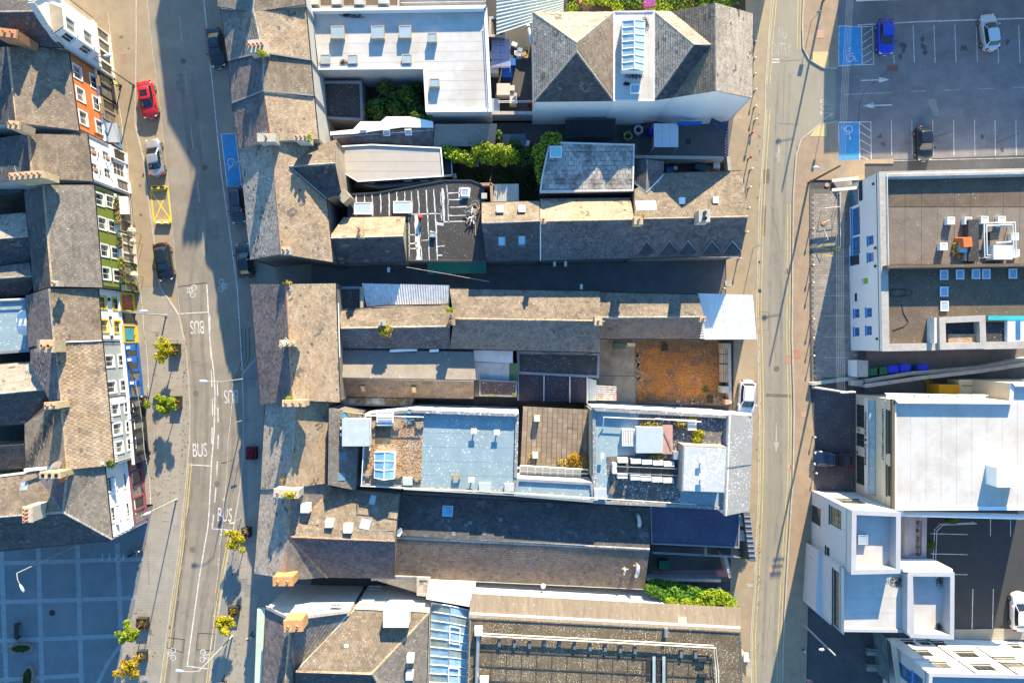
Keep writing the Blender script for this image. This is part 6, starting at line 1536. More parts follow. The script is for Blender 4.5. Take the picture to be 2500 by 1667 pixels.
for i in range(9):
    a,c=W(1270+i*18.5,1137+i*1.1,5.7),W(1269+i*18.5,1160+i*.7,5.0);mesh("mullion",MB().tube([a,c],.05,5),white_trim,bal)
    if i<8:
        q=[a,W(1270+(i+1)*18.5,1137+(i+1)*1.1,5.7),W(1269+(i+1)*18.5,1160+(i+1)*.7,5.0),c];mesh("pane",MB().slab(q,.02),M("balcony_glass",(.42,.40,.34),rough=.1,var=.2,spec=.7),bal)
flat(cx,[(1262,1168),(1446,1178),(1452,1226),(1255,1210)],7.4,FL["blue"],par=.15,pw=.25,wall=grey_render,cop=M("parapet_blue",(.22,.24,.27),var=.12,spk=.6))
# right half of the complex
rx=Bld("flat_roofed_block","membrane roofed block with plant room, air conditioners and grey sloping street edge",1620,1100)
flat(rx,[(1448,996),(1778,1014),(1770,1246),(1700,1242),(1450,1230)],7.6,FL["blue"],parapets=[.55,.1,.1,.12,.2],pw=.3,wall=white,cop=M("parapet_speckled",(.36,.36,.37)))
roof(rx,[([(1778,1013.5,7.9),(1838,1016,6.2),(1829,1247,6.2),(1769,1259,7.9)],None)],wall=white,gutter=False)
mesh("sloping_edge",MB().slab([W(1778,1013.5,7.95),W(1839,1016,6.25),W(1830,1247,6.25),W(1769,1259.5,7.95)],.05),M("speckled_grey",(.27,.27,.265),var=.1,ns=1,spk=1.2,spks=5),rx.root)
for y in(1140,):mesh("sheet_joint",MB().obox(W(1776,y,7.99),W(1834,y-6,6.29)-W(1776,y,7.99),Vector((0,.08,0)),Vector((0,0,.03))),lead,rx.root)
mesh("north_wall_cap",MB().obox(W(1448,994,7.66),W(1836,1013,6.6)-W(1448,994,7.66),Vector((0,.12,0)),Vector((0,0,-1.2))),white,rx.root)
pr_=MB();P_=[W(x,y,9.4) for x,y in((1668,1087),(1776,1092),(1770,1204),(1664,1200))]
mesh("plant_room",pr_.prism([(p.x,p.y) for p in P_],7.0,9.4),M("plant_room_grey",(.26,.25,.24),var=.12,streak=.2),rx.root)
mesh("plant_room_roof",MB().prism(inset_poly([(p.x,p.y) for p in P_],.12),9.4,9.46),M("membrane_pale_speckled",(.42,.44,.45),var=.1,spk=1.6,spks=4.5),rx.root)
for x,y in((1714,1122),(1714,1163)):boxpart(rx,"vent_cap",x,y,10.0,.55,.6,.08,white_metal);p=W(x,y,9.9);mesh("vent_pipe",MB().tube([p,(p.x,p.y,9.4)],.07,6),steel,rx.root)
zr=7.05
sp=[W(x,y,zr) for x,y in((1560,1012),(1775,1020),(1772,1090),(1665,1090),(1660,1230),(1500,1224),(1484,1170),(1480,1115),(1550,1110))]
mesh("gravel_bed",MB().slab([Vector((p.x,p.y,zr+.04)) for p in sp],.03),M("roof_slab_dark",(.13,.12,.115),var=.35,ns=1.5,spk=1.2,spks=6,fine=.4,brick=(.6,.6,.02,.6)),rx.root)
upstand(rx,1536,1068,1.4,1.7,.65,zr,white_trim,M("vent_louvre",(.50,.46,.40),var=.1))
for k in range(5):boxpart(rx,"skylight_bar",1524+k*6,1068,zr+.74,.05,1.5,.05,white_metal)
boxpart(rx,"plant_cabinet",1586,1074,zr+1.1,2.8,2.7,1.1,M("cabinet_blue_grey",(.40,.45,.46),var=.08));boxpart(rx,"rusty_tray",1630,1073,zr+.7,1.05,3.0,.5,M("tray_pink",(.46,.27,.22),var=.2,ns=2))
mesh("tray_brace",MB().tube([W(1622,1054,zr+.8),W(1640,1096,zr+.8)],.04,5),wood,rx.root)
acw=M("condenser_white",(.66,.64,.58),var=.08)
for k,(x,y) in enumerate([(1521,1124),(1553,1126),(1580,1128),(1607,1130),(1634,1133),(1520,1162),(1552,1166),(1578,1168),(1605,1171),(1632,1173)]):
    t=thing("air_conditioner","white condenser, %s in the %s row of the rooftop bank"%(("first","second","third","fourth","fifth")[k%5],"upper" if k<5 else "lower"),"air conditioner",tuple(W(x,y,zr)),"condensers on the membrane roof")
    p=W(x,y,zr+.9);mesh("casing",MB().box((p.x,p.y,zr+.55),(1.05,.48,.7)),acw,t);s=-1 if k<5 else-1
    mesh("fan_grille",MB().tube([(p.x-.15,p.y-.25,zr+.55),(p.x-.15,p.y-.27,zr+.55)],.27,14),dark_plastic,t);mesh("feet",MB().box((p.x-.35,p.y,zr+.12),(.08,.45,.2)).box((p.x+.35,p.y,zr+.12),(.08,.45,.2)),steel,t)
boxpart(rx,"condenser",1501,1144,zr+.9,.45,1.05,.85,acw)
boxpart(rx,"walkway",1580,1147,zr+.5,6.6,1.0,.06,FL["black"]);rail(rx.root,[(1505,1136,zr+.5),(1650,1142,zr+.5)],.5,steel,bars=1);rail(rx.root,[(1505,1152,zr+.5),(1650,1158,zr+.5)],.5,steel,bars=1)
boxpart(rx,"extract_unit",1655,1112,8.2,.9,.8,1.0,steel)
for k,(x,y,rr,mt) in enumerate(((1600,1120,.8,straw_leaf),(1588,1040,1.2,straw_leaf),(1665,1034,.9,straw_leaf),(1705,1058,.7,yellow_leaf),(1702,1073,.6,yellow_leaf),(1694,1020,.5,yellow_leaf))):leafmass("roof_weed",[(W(x,y,zr+.2),(rr,rr*.6,.25))],int(420*rr),.12,mt,rx.root,seed=60+k)
boxpart(rx,"white_sack",1690,1040,zr+.6,.9,.9,.5,M("sack_white",(.66,.6,.5),var=.3,ns=3))
pipe(rx.root,[(1475,1018,zr+.7),(1560,1022,zr+.7),(1700,1026,zr+.7)],.05,white_metal);pipe(rx.root,[(1600,1022,zr+.8),(1712,1030,zr+.8)],.07,white_metal)
pipe(rx.root,[(1474,1018,zr+.8),(1472,1048,zr)],.06,white_metal);boxpart(rx,"vent_cap",1471,1112,zr+.6,.35,.6,.1,white_metal);boxpart(rx,"roof_box",1466,1206,zr+.6,1.3,1.1,.4,M("box_blue_grey",(.40,.44,.46)))
p=W(1498,1188,zr+.4);mesh("ladder",MB().box((p.x,p.y,zr+.4),(.5,1.6,.06),-.4),wood,rx.root)
for y in(1046,1070,1100,1140):
    a=W(1444,y,6.2);mesh("window",MB().box((a.x,a.y,6.0),(.08,1.1,1.3)),pane_dark,rx.root)
mesh("terrace_side_wall",MB().obox(W(1443,1000,7.0)*1.0,Vector((0,-7.0,0)),Vector((.2,0,0)),Vector((0,0,-6.9))),tan_render,rx.root)

# bottom block
b=Bld("corner_block","hipped slate block with pale green shopfront at the bottom of the main street",800,1570)
roof(b,[([(650,1484,7.6),(636,1760,7.6),(688,1760,10.0),(708,1514,10.2)],"mauve"),([(708,1514,10.2),(688,1760,10.0),(719,1760,9.0),(722,1639,8.8),(848,1497,8.2)],"grey"),
         ([(865,1489,7.6),(1046,1497,7.6),(907,1645,10.4),(722,1639,10.4)],"tan"),([(1046,1497,7.6),(1040,1700,7.6),(938,1700,9.9),(907,1645,10.4)],"grey"),([(722,1639,10.4),(907,1645,10.4),(940,1701,8.6),(720,1701,8.4)],"dark")],
     w=.38,g=.3,lift=.045,ridge=ridge_tan,wall=M("side_wall_cream",(.62,.58,.50),var=.14,ns=.7,streak=.25),inset=.02)
mesh("side_coping",MB().obox(W(650,1484,7.8),W(708,1513,10.4)-W(650,1484,7.8),Vector((0,.3,0)),Vector((0,0,.15))).obox(W(708,1513,10.4),W(850,1495,8.3)-W(708,1513,10.4),Vector((0,.3,0)),Vector((0,0,.15))),stone,b.root)
chimney(b,715,1528,12.0,1.8,1.1,2.0,2,M("chimney_orange",(.50,.27,.12)),rz=.05)
for x,y,w,d,h in((966,1511,2.6,1.7,1.6),):boxpart(b,"vent_housing",x,y,9.7,w,d,h,M("housing_white",(.64,.62,.58),var=.2,ns=2,streak=.3))
for x,y in((1001,1610),(999,1652)):boxpart(b,"roof_vent",x,y,9.6,.7,.65,1.0,white_metal)
rooflight(b,846,1576,.4,.35,white,white_trim)
a0,a1=W(640,1488,6.9),W(626,1760,6.9)
mesh("shop_cornice",MB().obox(W(632,1482,5.0),W(622,1760,5.0)-W(632,1482,5.0),Vector((.95,0,0)),Vector((0,0,.5))),M("pale_green",(.46,.56,.44),var=.15,ns=1.5),b.root)
for sc,(x,y,w,h) in enumerate(((822,1476,1.2,1.1),(896,1468,1.2,1.0),(914,1434,1.3,.8))):
    a,q=W(650,1484,7.6),W(1046,1497,7.6);t=(q-a);t.z=0;t.normalize();n=Vector((-t.y,t.x,0));O=Vector((a.x,a.y,0))+n*.25
    pt=ray_plane(x,y,O,n);window(b,O-n*.1,t,n,(pt-O).dot(t),max(1.2,pt.z),w,h,cols=4,rows=3,reveal=-.02)
b=Bld("link_block","low peeling roofs wedged between the hipped house and the cream side wall",960,1425)
roof(b,[([(905,1412,4.6),(968,1407,5.2),(1018,1408,5.0),(1017,1446,3.6)],None)],wall=grey_render);mesh("peeling_sheet",MB().slab([W(905,1412,4.68),W(968,1407,5.28),(W(1018,1408,5.08)),W(1017,1446,3.68)],.04),M("peeling",(.34,.31,.27),var=.3,ns=2,streak=.6),b.root)
flat(b,[(1018,1409),(1050,1410),(1046,1455),(1018,1452)],5.0,M("peeling_white",(.50,.45,.38),var=.3,ns=3,col2=(.1,.09,.08),mixs=1.5,mixa=.8),par=.04,wall=grey_render)
# glass roof
g=Bld("glass_roof","long blue glass roof with white glazing bars between the slate block and the dark flat roof",1095,1570,cat="glass roof")
A0,A1,R0,R1,B0,B1=W(1054,1470,5.6),W(1046,1750,5.6),W(1100,1478,6.5),W(1092,1750,6.5),W(1144,1488,5.6),W(1137,1750,5.6)
NR=13
for side,(a0,a1) in enumerate(((A0,A1),(B0,B1))):
    for k in range(NR):
        q=[a0.lerp(a1,k/NR),a0.lerp(a1,(k+.96)/NR),R0.lerp(R1,(k+.96)/NR),R0.lerp(R1,k/NR)]
        mesh("pane",MB().slab(q if not side else q[::-1],.03),pane_roof if(k*3+side)%4 else M("glass_roof_pane_dull",(.22,.30,.30),rough=.1,var=.4,ns=.6,spec=.8),g.root)
        mesh("glazing_bar",MB().tube([a0.lerp(a1,k/NR)+Vector((0,0,.05)),R0.lerp(R1,k/NR)+Vector((0,0,.05))],.05,5),white_trim,g.root)
mesh("ridge_bar",MB().tube([R0+Vector((0,0,.06)),R1+Vector((0,0,.06))],.06,6).tube([A0,A1],.07,6).tube([B0,B1],.07,6),steel,g.root)
for f in(.18,.55):
    q=[R0.lerp(R1,f),B0.lerp(B1,f).lerp(R0.lerp(R1,f),.45),B0.lerp(B1,f+.15).lerp(R0.lerp(R1,f+.15),.45),R0.lerp(R1,f+.15)]
    mesh("opening_light",MB().tube([v+Vector((0,0,.12)) for v in q+q[:1]],.07,5),white_trim,g.root)
mesh("wall",MB().prism([(p.x,p.y) for p in(A0,B0,B1,A1)],0,5.4),dark_render,g.root)
# big dark flat roof at the bottom
d=Bld("flat_roofed_hall","large dark speckled flat roof with white pipe runs at the bottom of the photograph",1480,1590)
roof(d,[([(1155,1449,6.6),(1807,1484,6.6),(1807,1542,7.5),(1146,1507,7.5)],None)],wall=white,gutter=False,inset=.3)
mesh("sloping_felt",MB().slab([W(1152,1448.5,6.66),W(1808,1483,6.66),W(1808,1543,7.56),W(1144,1508,7.56)],.05),M("felt_tan",(.215,.17,.125),var=.2,ns=1.2,streak=.5,spk=.4,stretch=(2.2,.3,1)),d.root)
flat(d,[(1146,1507,0),(1808,1542,0),(1816,1760,0),(1138,1760,0)],7.5,FL["speck"],par=.05,pw=.1,wall=grey_render,cop=FL["speck"])
mesh("side_parapet",MB().obox(W(1046,1441,6.0),W(1572,1470,6.0)-W(1046,1441,6.0),Vector((.05,-.9,0)),Vector((0,0,-5.9))),M("side_white",(.72,.70,.64),var=.06),d.root)
mesh("pale_ledge",MB().prism([(W(x,y,6.3).x,W(x,y,6.3).y) for x,y in((1046,1428),(1160,1432),(1155,1482),(1040,1462))],0,6.3),M("ledge_white",(.76,.73,.66),var=.06),d.root)
rooflight(d,1665,1514,.95,.75,M("skylight_tan2",(.42,.34,.22),var=.2),steel)
zd=7.5
for off in(0,6):pipe(d.root,[(1165,1545+off,zd+.5),(1500,1562+off,zd+.5),(1742+off,1575+off,zd+.5),(1748+off,1640,zd+.5),(1750+off,1760,zd+.5)],.06,M("pipe_pale",(.70,.66,.54),var=.12),"pipe_run")
pipe(d.root,[(1168,1540,zd+.5),(1160,1760,zd+.5)],.18,steel,"duct");boxpart(d,"duct_box",1168,1542,zd+.9,.8,.8,.7,white_metal);boxpart(d,"duct_box",1182,1664,zd+.9,.9,.7,.7,white_metal)
for x,y in((1219,1565),(1256,1567),(1293,1570),(1330,1562),(1367,1564),(1403,1572),(1441,1575),(1478,1577),(1515,1580),(1551,1583),(1664,1592),(1699,1594)):boxpart(d,"pipe_support",x,y+3,zd+.32,.3,.85,.3,M("support_grey",(.14,.14,.145)))
boxpart(d,"roof_hatch",1627,1545,zd+.5,.35,.9,.45,lead)
for x,y in((1715,1610),(1717,1648)):boxpart(d,"roof_box",x,y,zd+.4,.9,.35,.35,dark_plastic)
boxpart(d,"sunken_bay",1603,1632,zd+.02,2.2,2.5,.05,M("bay_black",(.025,.025,.025)));
for x in(1593,1617):mesh("plank",MB().obox(W(x,1602,zd+.2),Vector((.3,0,0)),Vector((0,-5.5,0)),Vector((0,0,.08))),M("plank_blue",(.30,.38,.38),var=.3,streak=.4),d.root)
for y in(1587,1625,1660):
    mesh("felt_joint",MB().obox(W(1150,y,zd+.012),W(1740,y+30,zd+.012)-W(1150,y,zd+.012),Vector((0,.12,0)),Vector((0,0,.02))),FL["black"],d.root)
for k in range(15):mesh("felt_joint",MB().obox(W(1200+k*37,1590+k*2,zd+.010),Vector((-.2,-5,0)),Vector((.06,0,0)),Vector((0,0,.016))),FL["black"],d.root)
boxpart(d,"street_box",1827,1632,3.0,.5,1.8,2.9,tan_render);boxpart(d,"street_light_box",1822,1605,3.2,.5,.9,.3,white_metal)
# ------------------------------------------------------------ right side: offices and car parks
pale_wall=M("office_white",(.68,.71,.73),var=.05,ns=.6)
blue_frame=M("frame_blue",(.03,.22,.55),var=.08)
pane_blue=M("window_glass_blue",(.05,.14,.26),rough=.06,var=.3,spec=.9)
o1=Bld("white_office","white office with blue framed windows facing the forecourt of setts",2330,640)
A,Q=(2146,420,6.9),(2154,857,6.9)
wl=[dict(px=x,py=y,w=1.0,h=1.15,cols=2,frame=blue_frame,glass=pane_blue) for x,y in((2126,587),(2126,628),(2122,763),(2122,807))]
wl+=[dict(px=x,py=y,w=1.0,h=1.15,cols=2,frame=blue_frame,glass=pane_blue) for x,y in((2092,765),(2092,810))]
wl+=[dict(px=2090,py=541,w=3.1,h=1.7,cols=6,rows=3,frame=blue_frame,glass=pane_blue),dict(px=2090,py=600,w=2.0,h=1.7,cols=4,rows=3,frame=blue_frame,glass=pane_blue),dict(px=2082,py=636,w=1.2,h=2.3,cols=1,frame=blue_frame,glass=pane_dark,sill=False),dict(px=2083,py=482,w=2.0,h=2.3,cols=2,rows=2,frame=blue_frame,glass=pane_blue,sill=False)]
wl+=[dict(px=2112,py=686,w=.8,h=1.2,cols=1,glass=M("lime_panel",(.20,.42,.05),var=.1))]
F=facade(o1,A,Q,pale_wall,wl)
flat(o1,[(2146,420),(2600,410),(2600,848),(2154,857)],6.9,FL["felt"],par=.55,pw=.75,wall=pale_wall,cop=stone,nowall=[((2146,420),(2154,857))])
zo=6.35
dirm=M("sign_navy",(.02,.03,.06),var=.05);signw=M("sign_white",(.75,.75,.75),var=0)
p=ray_plane(2102,466,F[0],F[2]);mesh("sign_board",MB().obox(p-F[1]*1.1-Vector((0,0,.35))+F[2]*.02,F[1]*2.2,Vector((0,0,.7)),F[2]*.05),dirm,o1.root)
p=ray_plane(2090,726,F[0],F[2]);mesh("sign_board",MB().obox(p-F[1]*.45-Vector((0,0,.2))+F[2]*.02,F[1]*.9,Vector((0,0,.45)),F[2]*.04),dirm,o1.root)
for x,y in((2132,450),(2137,606),(2137,650),(2141,827)):p=ray_plane(x,y,F[0],F[2]);mesh("wall_light",MB().obox(p-F[1]*.12+F[2]*.02,F[1]*.25,Vector((0,0,.25)),F[2]*.15),dark_plastic,o1.root)
felt2=M("felt_brown_light",(.185,.150,.120),var=.2,ns=.9,spk=.5,spks=8,fine=.2)
for k in range(9):                                    # felt rolls in two depths
    for(ya,yb) in((436,505),(507,645)):
        x=2170+k*40;q=[W(x,ya,zo+.02+random.uniform(0,.006)),W(x+39.3,ya,zo+.02),W(x+39.3,yb,zo+.02),W(x,yb,zo+.02)]
        for v in q:v.z=zo+.018+(k%3)*.002
        mesh("felt_roll",MB().slab(q,.012),felt2 if ya>500 else FL["felt"],o1.root)
def wallbit(name,a,q,h,th,z,mat,b):
    A_,Q_=W(*a,z+h),W(*q,z+h);d=Q_-A_;s=Vector((-d.y,d.x,0)).normalized()*th
    return mesh(name,MB().obox(A_-s/2-Vector((0,0,h)),d,s,Vector((0,0,h))),mat,b.root)
wallbit("roof_upstand",(2166,651),(2600,645),1.5,.3,zo,FL["felt"],o1)
for k,(x,y) in enumerate(((2322,539),(2364,539),(2404,537),(2446,537),(2304,602),(2478,578),(2480,618))):upstand(o1,x,y,.72,.72,.6,zo,white_trim,M("skylight_pale",(.52,.55,.56),rough=.2,var=.1))
for k,(x,y) in enumerate(((2305,671),(2344,670),(2383,669),(2408,669),(2473,668),(2305,712),(2306,747))):upstand(o1,x,y,.8,1.0,.12,zo+.05,white_trim,M("skylight_sky",(.30,.40,.52),rough=.12,var=.1))
boxpart(o1,"plant_plinth",2377,587,zo+.9,1.1,4.4,.9,FL["black"]);boxpart(o1,"hvac_unit",2449,616,zo+1.3,2.0,1.5,1.2,M("hvac_pale",(.58,.60,.61),var=.08));boxpart(o1,"hvac_fan",2425,575,zo+.9,.7,.8,.8,dark_plastic)
m=MB()
for z in(1.1,):
    c=[(2402,545),(2478,543),(2481,629),(2404,629)]
    for off in(0,6):
        P_=[W(x+(off if i in(0,3) else-off),y+(off if i<2 else-off),zo+z) for i,(x,y) in enumerate(c)];m.tube(P_+P_[:1],.07,6)
    for(x,y) in c:p=W(x,y,zo+z);m.tube([p,(p.x,p.y,zo)],.05,6)
mesh("duct_frame",m,white_metal,o1.root)
for y in(553,594):mesh("duct",MB().tube([W(2430,y,zo+1.0),W(2468,y-3,zo+1.0)],.12,8),steel,o1.root)
mesh("orange_hood",MB().box((W(2360,592,zo+1).x,W(2360,592,zo+1).y,zo+.6),(1.3,1.4,1.2),.1,taper=.7),M("orange_hood_m",(.62,.16,.05),var=.15),o1.root);boxpart(o1,"grey_unit",2360,606,zo+.8,1.4,.9,.8,steel);boxpart(o1,"small_unit",2363,626,zo+.7,.6,.9,.7,steel)
leafmass("roof_weed",[(W(2338,608,zo+.2),(.6,.9,.3))],400,.13,straw_leaf,o1.root,seed=71)
cb=M("loose_cable",(.05,.045,.04),var=.1)
mesh("loose_cable",MB().tube([W(2180+30*math.sin(t*.9)+t*2,715+9*math.cos(t*.9),zo+.04) for t in[i*.5 for i in range(26)]],.03,4),cb,o1.root);mesh("loose_cable",MB().tube([W(2201,742,zo+.04),W(2206,765,zo+.04),W(2218,785,zo+.04),W(2208,796,zo+.04),W(2180,806,zo+.04)],.035,4),cb,o1.root)
flat(o1,[(2293,775),(2404,770),(2407,850),(2295,853)],7.3,FL["black"],par=.9,pw=.62,wall=M("box_parapet",(.40,.37,.33),var=.15),cop=M("box_parapet",(.40,.37,.33)))
boxpart(o1,"planter",2350,828,6.75,3.0,1.1,.3,FL["gravel"]);wallbit("inner_wall",(2284,775),(2284,838),1.3,.25,zo,M("pale_block",(.55,.55,.53),var=.15),o1)
boxpart(o1,"teal_glass_strip",2470,776,6.95,5.0,.45,.3,M("teal_glass",(.05,.42,.42),rough=.15,var=.15));boxpart(o1,"dark_well",2435,808,6.42,2.6,2.4,.05,FL["black"]);boxpart(o1,"bright_wall",2490,815,6.9,2.6,3.0,.5,pale_wall);boxpart(o1,"window_panel",2486,806,6.95,.5,1.9,.04,pane_blue)
pipe(o1.root,[(2166,425,7.1),(2170,660,7.1)],.04,white_metal,"parapet_rail");pipe(o1.root,[(2166,425,7.1),(2600,416,7.1)],.04,white_metal,"parapet_rail")
# porch ramps of the white office
rp=Bld("entrance_ramp","concrete entrance ramp and steps with white rails before the white office",2050,470,cat="ramp")
P_=[W(x,y) for x,y in((2030,445),(2076,440),(2076,600),(2050,604),(2046,470))]
mesh("ramp",MB().prism([(p.x,p.y) for p in P_],.02,.35),yard_pale,rp.root)
for y in(438,461):mesh("canopy_slab",MB().obox(W(2030,y,2.4),W(2094,y-6,2.4)-W(2030,y,2.4),Vector((0,-.35,0)),Vector((0,0,.15))),M("canopy_cream",(.62,.57,.48),var=.1),rp.root)
for a,q in(((2014,508),(2052,504)),((2008,545),(2030,535)),((2012,560),(2022,585)),((2052,470),(2052,602))):mesh("handrail",MB().tube([W(*a,1.0),W(*q,1.0)],.03,5).tube([W(*a,1.0),(W(*a,1.0).x,W(*a,1.0).y,0)],.03,5).tube([W(*q,1.0),(W(*q,1.0).x,W(*q,1.0).y,0)],.03,5),white_metal,rp.root)
# cream solicitors' office
cr=M("office_cream",(.60,.52,.40),var=.06,ns=.7);olivem=M("olive_trim",(.12,.10,.06),var=.1)
o2=Bld("cream_office","cream two storey office with lettered fascia boards and a broad white roof",2380,1110)
A,Q=(2184,976,8.2),(2184,1247,8.2)
wl=[dict(px=2099,py=1015,w=2.6,h=2.3,cols=4,frame=olivem,glass=pane_dark,sill=False),dict(px=2098,py=1073,w=1.5,h=2.3,cols=2,frame=olivem,glass=pane_dark,sill=False),dict(px=2100,py=1147,w=3.3,h=2.3,cols=5,frame=olivem,glass=pane_dark,sill=False)]
wl+=[dict(px=2173,py=1055,w=4.6,h=1.0,cols=7,frame=olivem,glass=pane_dark),dict(px=2173,py=1175,w=3.2,h=1.0,cols=5,frame=olivem,glass=pane_dark)]
F=facade(o2,A,Q,cr,wl)
flat(o2,[(2184,976),(2468,978),(2470,935),(2640,935),(2640,1246),(2184,1247)],8.3,FL["white"],parapets=[.5,.3,.5,.3,.1,.12],pw=.35,wall=cr,cop=white_metal,nowall=[((2184,976),(2184,1247))],strips=(0,1.6))
mesh("eaves_fascia",MB().obox(W(2178,974,8.2),W(2178,1248,8.2)-W(2178,974,8.2),Vector((.3,0,0)),Vector((0,0,-.35))),olivem,o2.root)
boxpart(o2,"roof_housing",2466,1165,9.5,2.7,2.0,1.7,white);
O,t,n,Lw=F
def facade_sign(s,px,py,size,mat,sx=1.0,F=F,b=o2):
    O,t,n,Lw=F;p=ray_plane(px,py,O,n)+n*.09
    # letters stand upright on the wall and run down the photograph
    X=-t if t.cross(Vector((0,0,1))).dot(n)<0 else t
    R=Matrix((X,Vector((0,0,1)),n)).transposed()
    return text_obj("lettering",s,size,mat,b.root,p,R,sx,.02)
dark_letter=M("letter_black",(.02,.02,.02),var=0)
p=ray_plane(2157,1062,O,n);mesh("fascia_board",MB().obox(O+t*.1+Vector((0,0,p.z-.35))+n*.01,t*(Lw-.3),Vector((0,0,.75)),n*.05),M("fascia_cream",(.64,.57,.45),var=.04),o2.root)
facade_sign("LARKIN LYNAN NOHILLY",2157,1060,.46,dark_letter,1.05)
p=ray_plane(2116,1100,O,n);mesh("fascia_board",MB().obox(O+t*.3+Vector((0,0,p.z-.4))+n*.01,t*(Lw-.9),Vector((0,0,.8)),n*.06),M("fascia_white",(.66,.68,.68),var=.04),o2.root)
facade_sign("Whitmarsh & Considine",2115,1070,.62,dark_letter,1.0)
p=ray_plane(2137,1100,O,n)
cnp=mesh("glass_canopy",MB().obox(O+t*.4+Vector((0,0,p.z-.05))+n*.02,t*(Lw-1.2),Vector((0,0,.08)),n*.7),steel,o2.root)
for i in range(10):mesh("pane",MB().obox(O+t*(.45+i*(Lw-1.3)/10)+Vector((0,0,p.z+.05))+n*.05,t*((Lw-1.3)/10-.08),Vector((0,0,.03)),n*.62),M("canopy_glass",(.38,.50,.52),rough=.1,var=.2,spec=.8),cnp)
mesh("plaque",MB().obox(ray_plane(2095,1045,O,n)+n*.02,t*.35,Vector((0,0,.35)),n*.03),wood,o2.root);mesh("plaque",MB().obox(ray_plane(2092,1100,O,n)+n*.02,t*.3,Vector((0,0,.3)),n*.03),black_paint,o2.root)
lv=Bld("louvre_screen","white louvred screen along the top edge of the cream office",2280,970,cat="screen")
for i in range(7):
    for k in range(5):a=W(2163+i*35,962+k*3.4,6.6);mesh("slat",MB().obox(a,W(2196+i*35,962.5+k*3.4,6.6)-a,Vector((0,-.09,0)),Vector((0,0,.04))),white_metal,lv.root)
mesh("frame",MB().tube([W(2160,960,6.6),W(2412,965,6.6)],.05,5).tube([W(2160,978,6.6),W(2412,978,6.6)],.05,5),white_metal,lv.root)
# white modern complex
wm_=M("modern_white",(.56,.555,.56),var=.05,ns=.7,streak=.08);cop2=M("modern_coping",(.40,.395,.41),var=.08)
o3=Bld("modern_block","white modern block with corner glazing and sunken white roofs",2120,1330)
A,Q=(2080,1245,9.6),(2078,1401,9.6)
F3=facade(o3,A,Q,wm_,[dict(px=2040,py=1263,w=2.0,h=2.6,cols=3,rows=3,frame=olivem,glass=pane_curtain),dict(px=1991,py=1257,w=2.0,h=2.4,cols=2,frame=olivem,glass=pane_dark),dict(px=2021,py=1346,w=1.0,h=.8,cols=1,frame=olivem,glass=pane_dark)])
A2,Q2=(2198,1250,9.6),(2080,1245,9.6)
facade(o3,A2,Q2,wm_,[dict(px=2078,py=1224,w=2.6,h=1.9,cols=3,rows=3,frame=olivem,glass=pane_dark)])
flat(o3,[(2080,1245),(2198,1250),(2197,1398),(2078,1401)],9.7,FL["white"],par=1.2,pw=.45,wall=wm_,cop=cop2,nowall=[((2080,1245),(2078,1401)),((2198,1250),(2080,1245))])
upstand(o3,2107,1317,.95,.95,.4,8.5,cop2,pane_sky)
leafmass("roof_moss",[(W(2182,1270,8.55),(.5,.7,.06)),(W(2183,1320,8.55),(.3,.8,.06)),(W(2180,1370,8.55),(.5,.7,.06))],500,.06,M("black_moss",(.03,.03,.03)),o3.root,seed=81,flatk=1.5)
o4=Bld("modern_block","lower white modern wing with dark strip windows beside the street lamp pole",2130,1480)
A,Q=(2060,1388,8.6),(2060,1550,8.6)
F4=facade(o4,A,Q,wm_,[dict(px=2043,py=1470,w=6.0,h=1.6,cols=6,frame=olivem,glass=pane_dark)])
flat(o4,[(2060,1388),(2222,1396),(2221,1551),(2060,1549)],8.7,FL["white"],parapets=[.2,1.0,.12,.1],pw=.3,wall=wm_,cop=cop2,nowall=[((2060,1388),(2060,1549))],strips=(math.radians(90),1.6))
pf=[W(x,y,3.4) for x,y in((1999,1344),(2029,1364),(2029,1526),(1990,1492))]
mesh("porch_block",MB().prism([(p.x,p.y) for p in pf],0,3.4),wm_,o4.root);a=W(2006,1430,2.2);mesh("porch_window",MB().box((pf[0].x-.02+.0,(pf[0].y+pf[3].y)/2,1.8),(.12,4.2,1.3)),pane_dark,o4.root)
leafmass("roof_moss",[(W(2190,1420,7.75),(.9,.7,.06))],260,.07,M("black_moss",(.03,.03,.03)),o4.root,seed=82,flatk=1.5)
o5=Bld("modern_block","small sunken white roof beside the new car park, next to the lower modern wing",2275,1480)
flat(o5,[(2218,1396),(2329,1397),(2328,1559),(2222,1555)],8.6,FL["white"],par=1.2,pw=.42,wall=wm_,cop=cop2)
leafmass("roof_moss",[(W(2296,1420,7.45),(.5,.8,.06)),(W(2292,1530,7.45),(.4,.5,.06))],300,.07,M("black_moss",(.03,.03,.03)),o5.root,seed=83,flatk=1.5)
mesh("white_wall",MB().obox(W(2206,1396,8.4),W(2326,1396,8.4)-W(2206,1396,8.4),Vector((0,.3,0)),Vector((0,0,-3.4))),white,o5.root)
o6=Bld("terrace_strip","mauve terrace strip with ivy dots between the modern block and the new car park",2230,1315)
flat(o6,[(2208,1258),(2262,1260),(2260,1366),(2208,1366)],4.4,M("terrace_mauve",(.36,.33,.35),var=.15,ns=1),par=.25,pw=.5,wall=wm_,cop=M("terrace_cop",(.30,.27,.29),var=.1))
leafmass("ivy_edge",[(W(2241,1275+k*20,4.4),(.25,.5,.15)) for k in range(5)],400,.07,M("leaf_brown",(.10,.06,.02),isl=.6,var=.2),o6.root,seed=84)
# beam and pipe over the new car park
bt=Bld("white_beam","long white beam along the lower edge of the broad white roof",2350,1262,cat="beam")
mesh("beam_body",MB().tube([W(2190,1253,7.0),W(2620,1264,7.0)],.3,10),white_metal,bt.root,smooth=True);boxpart(bt,"beam_end",2196,1252,7.4,.9,.7,.8,white)
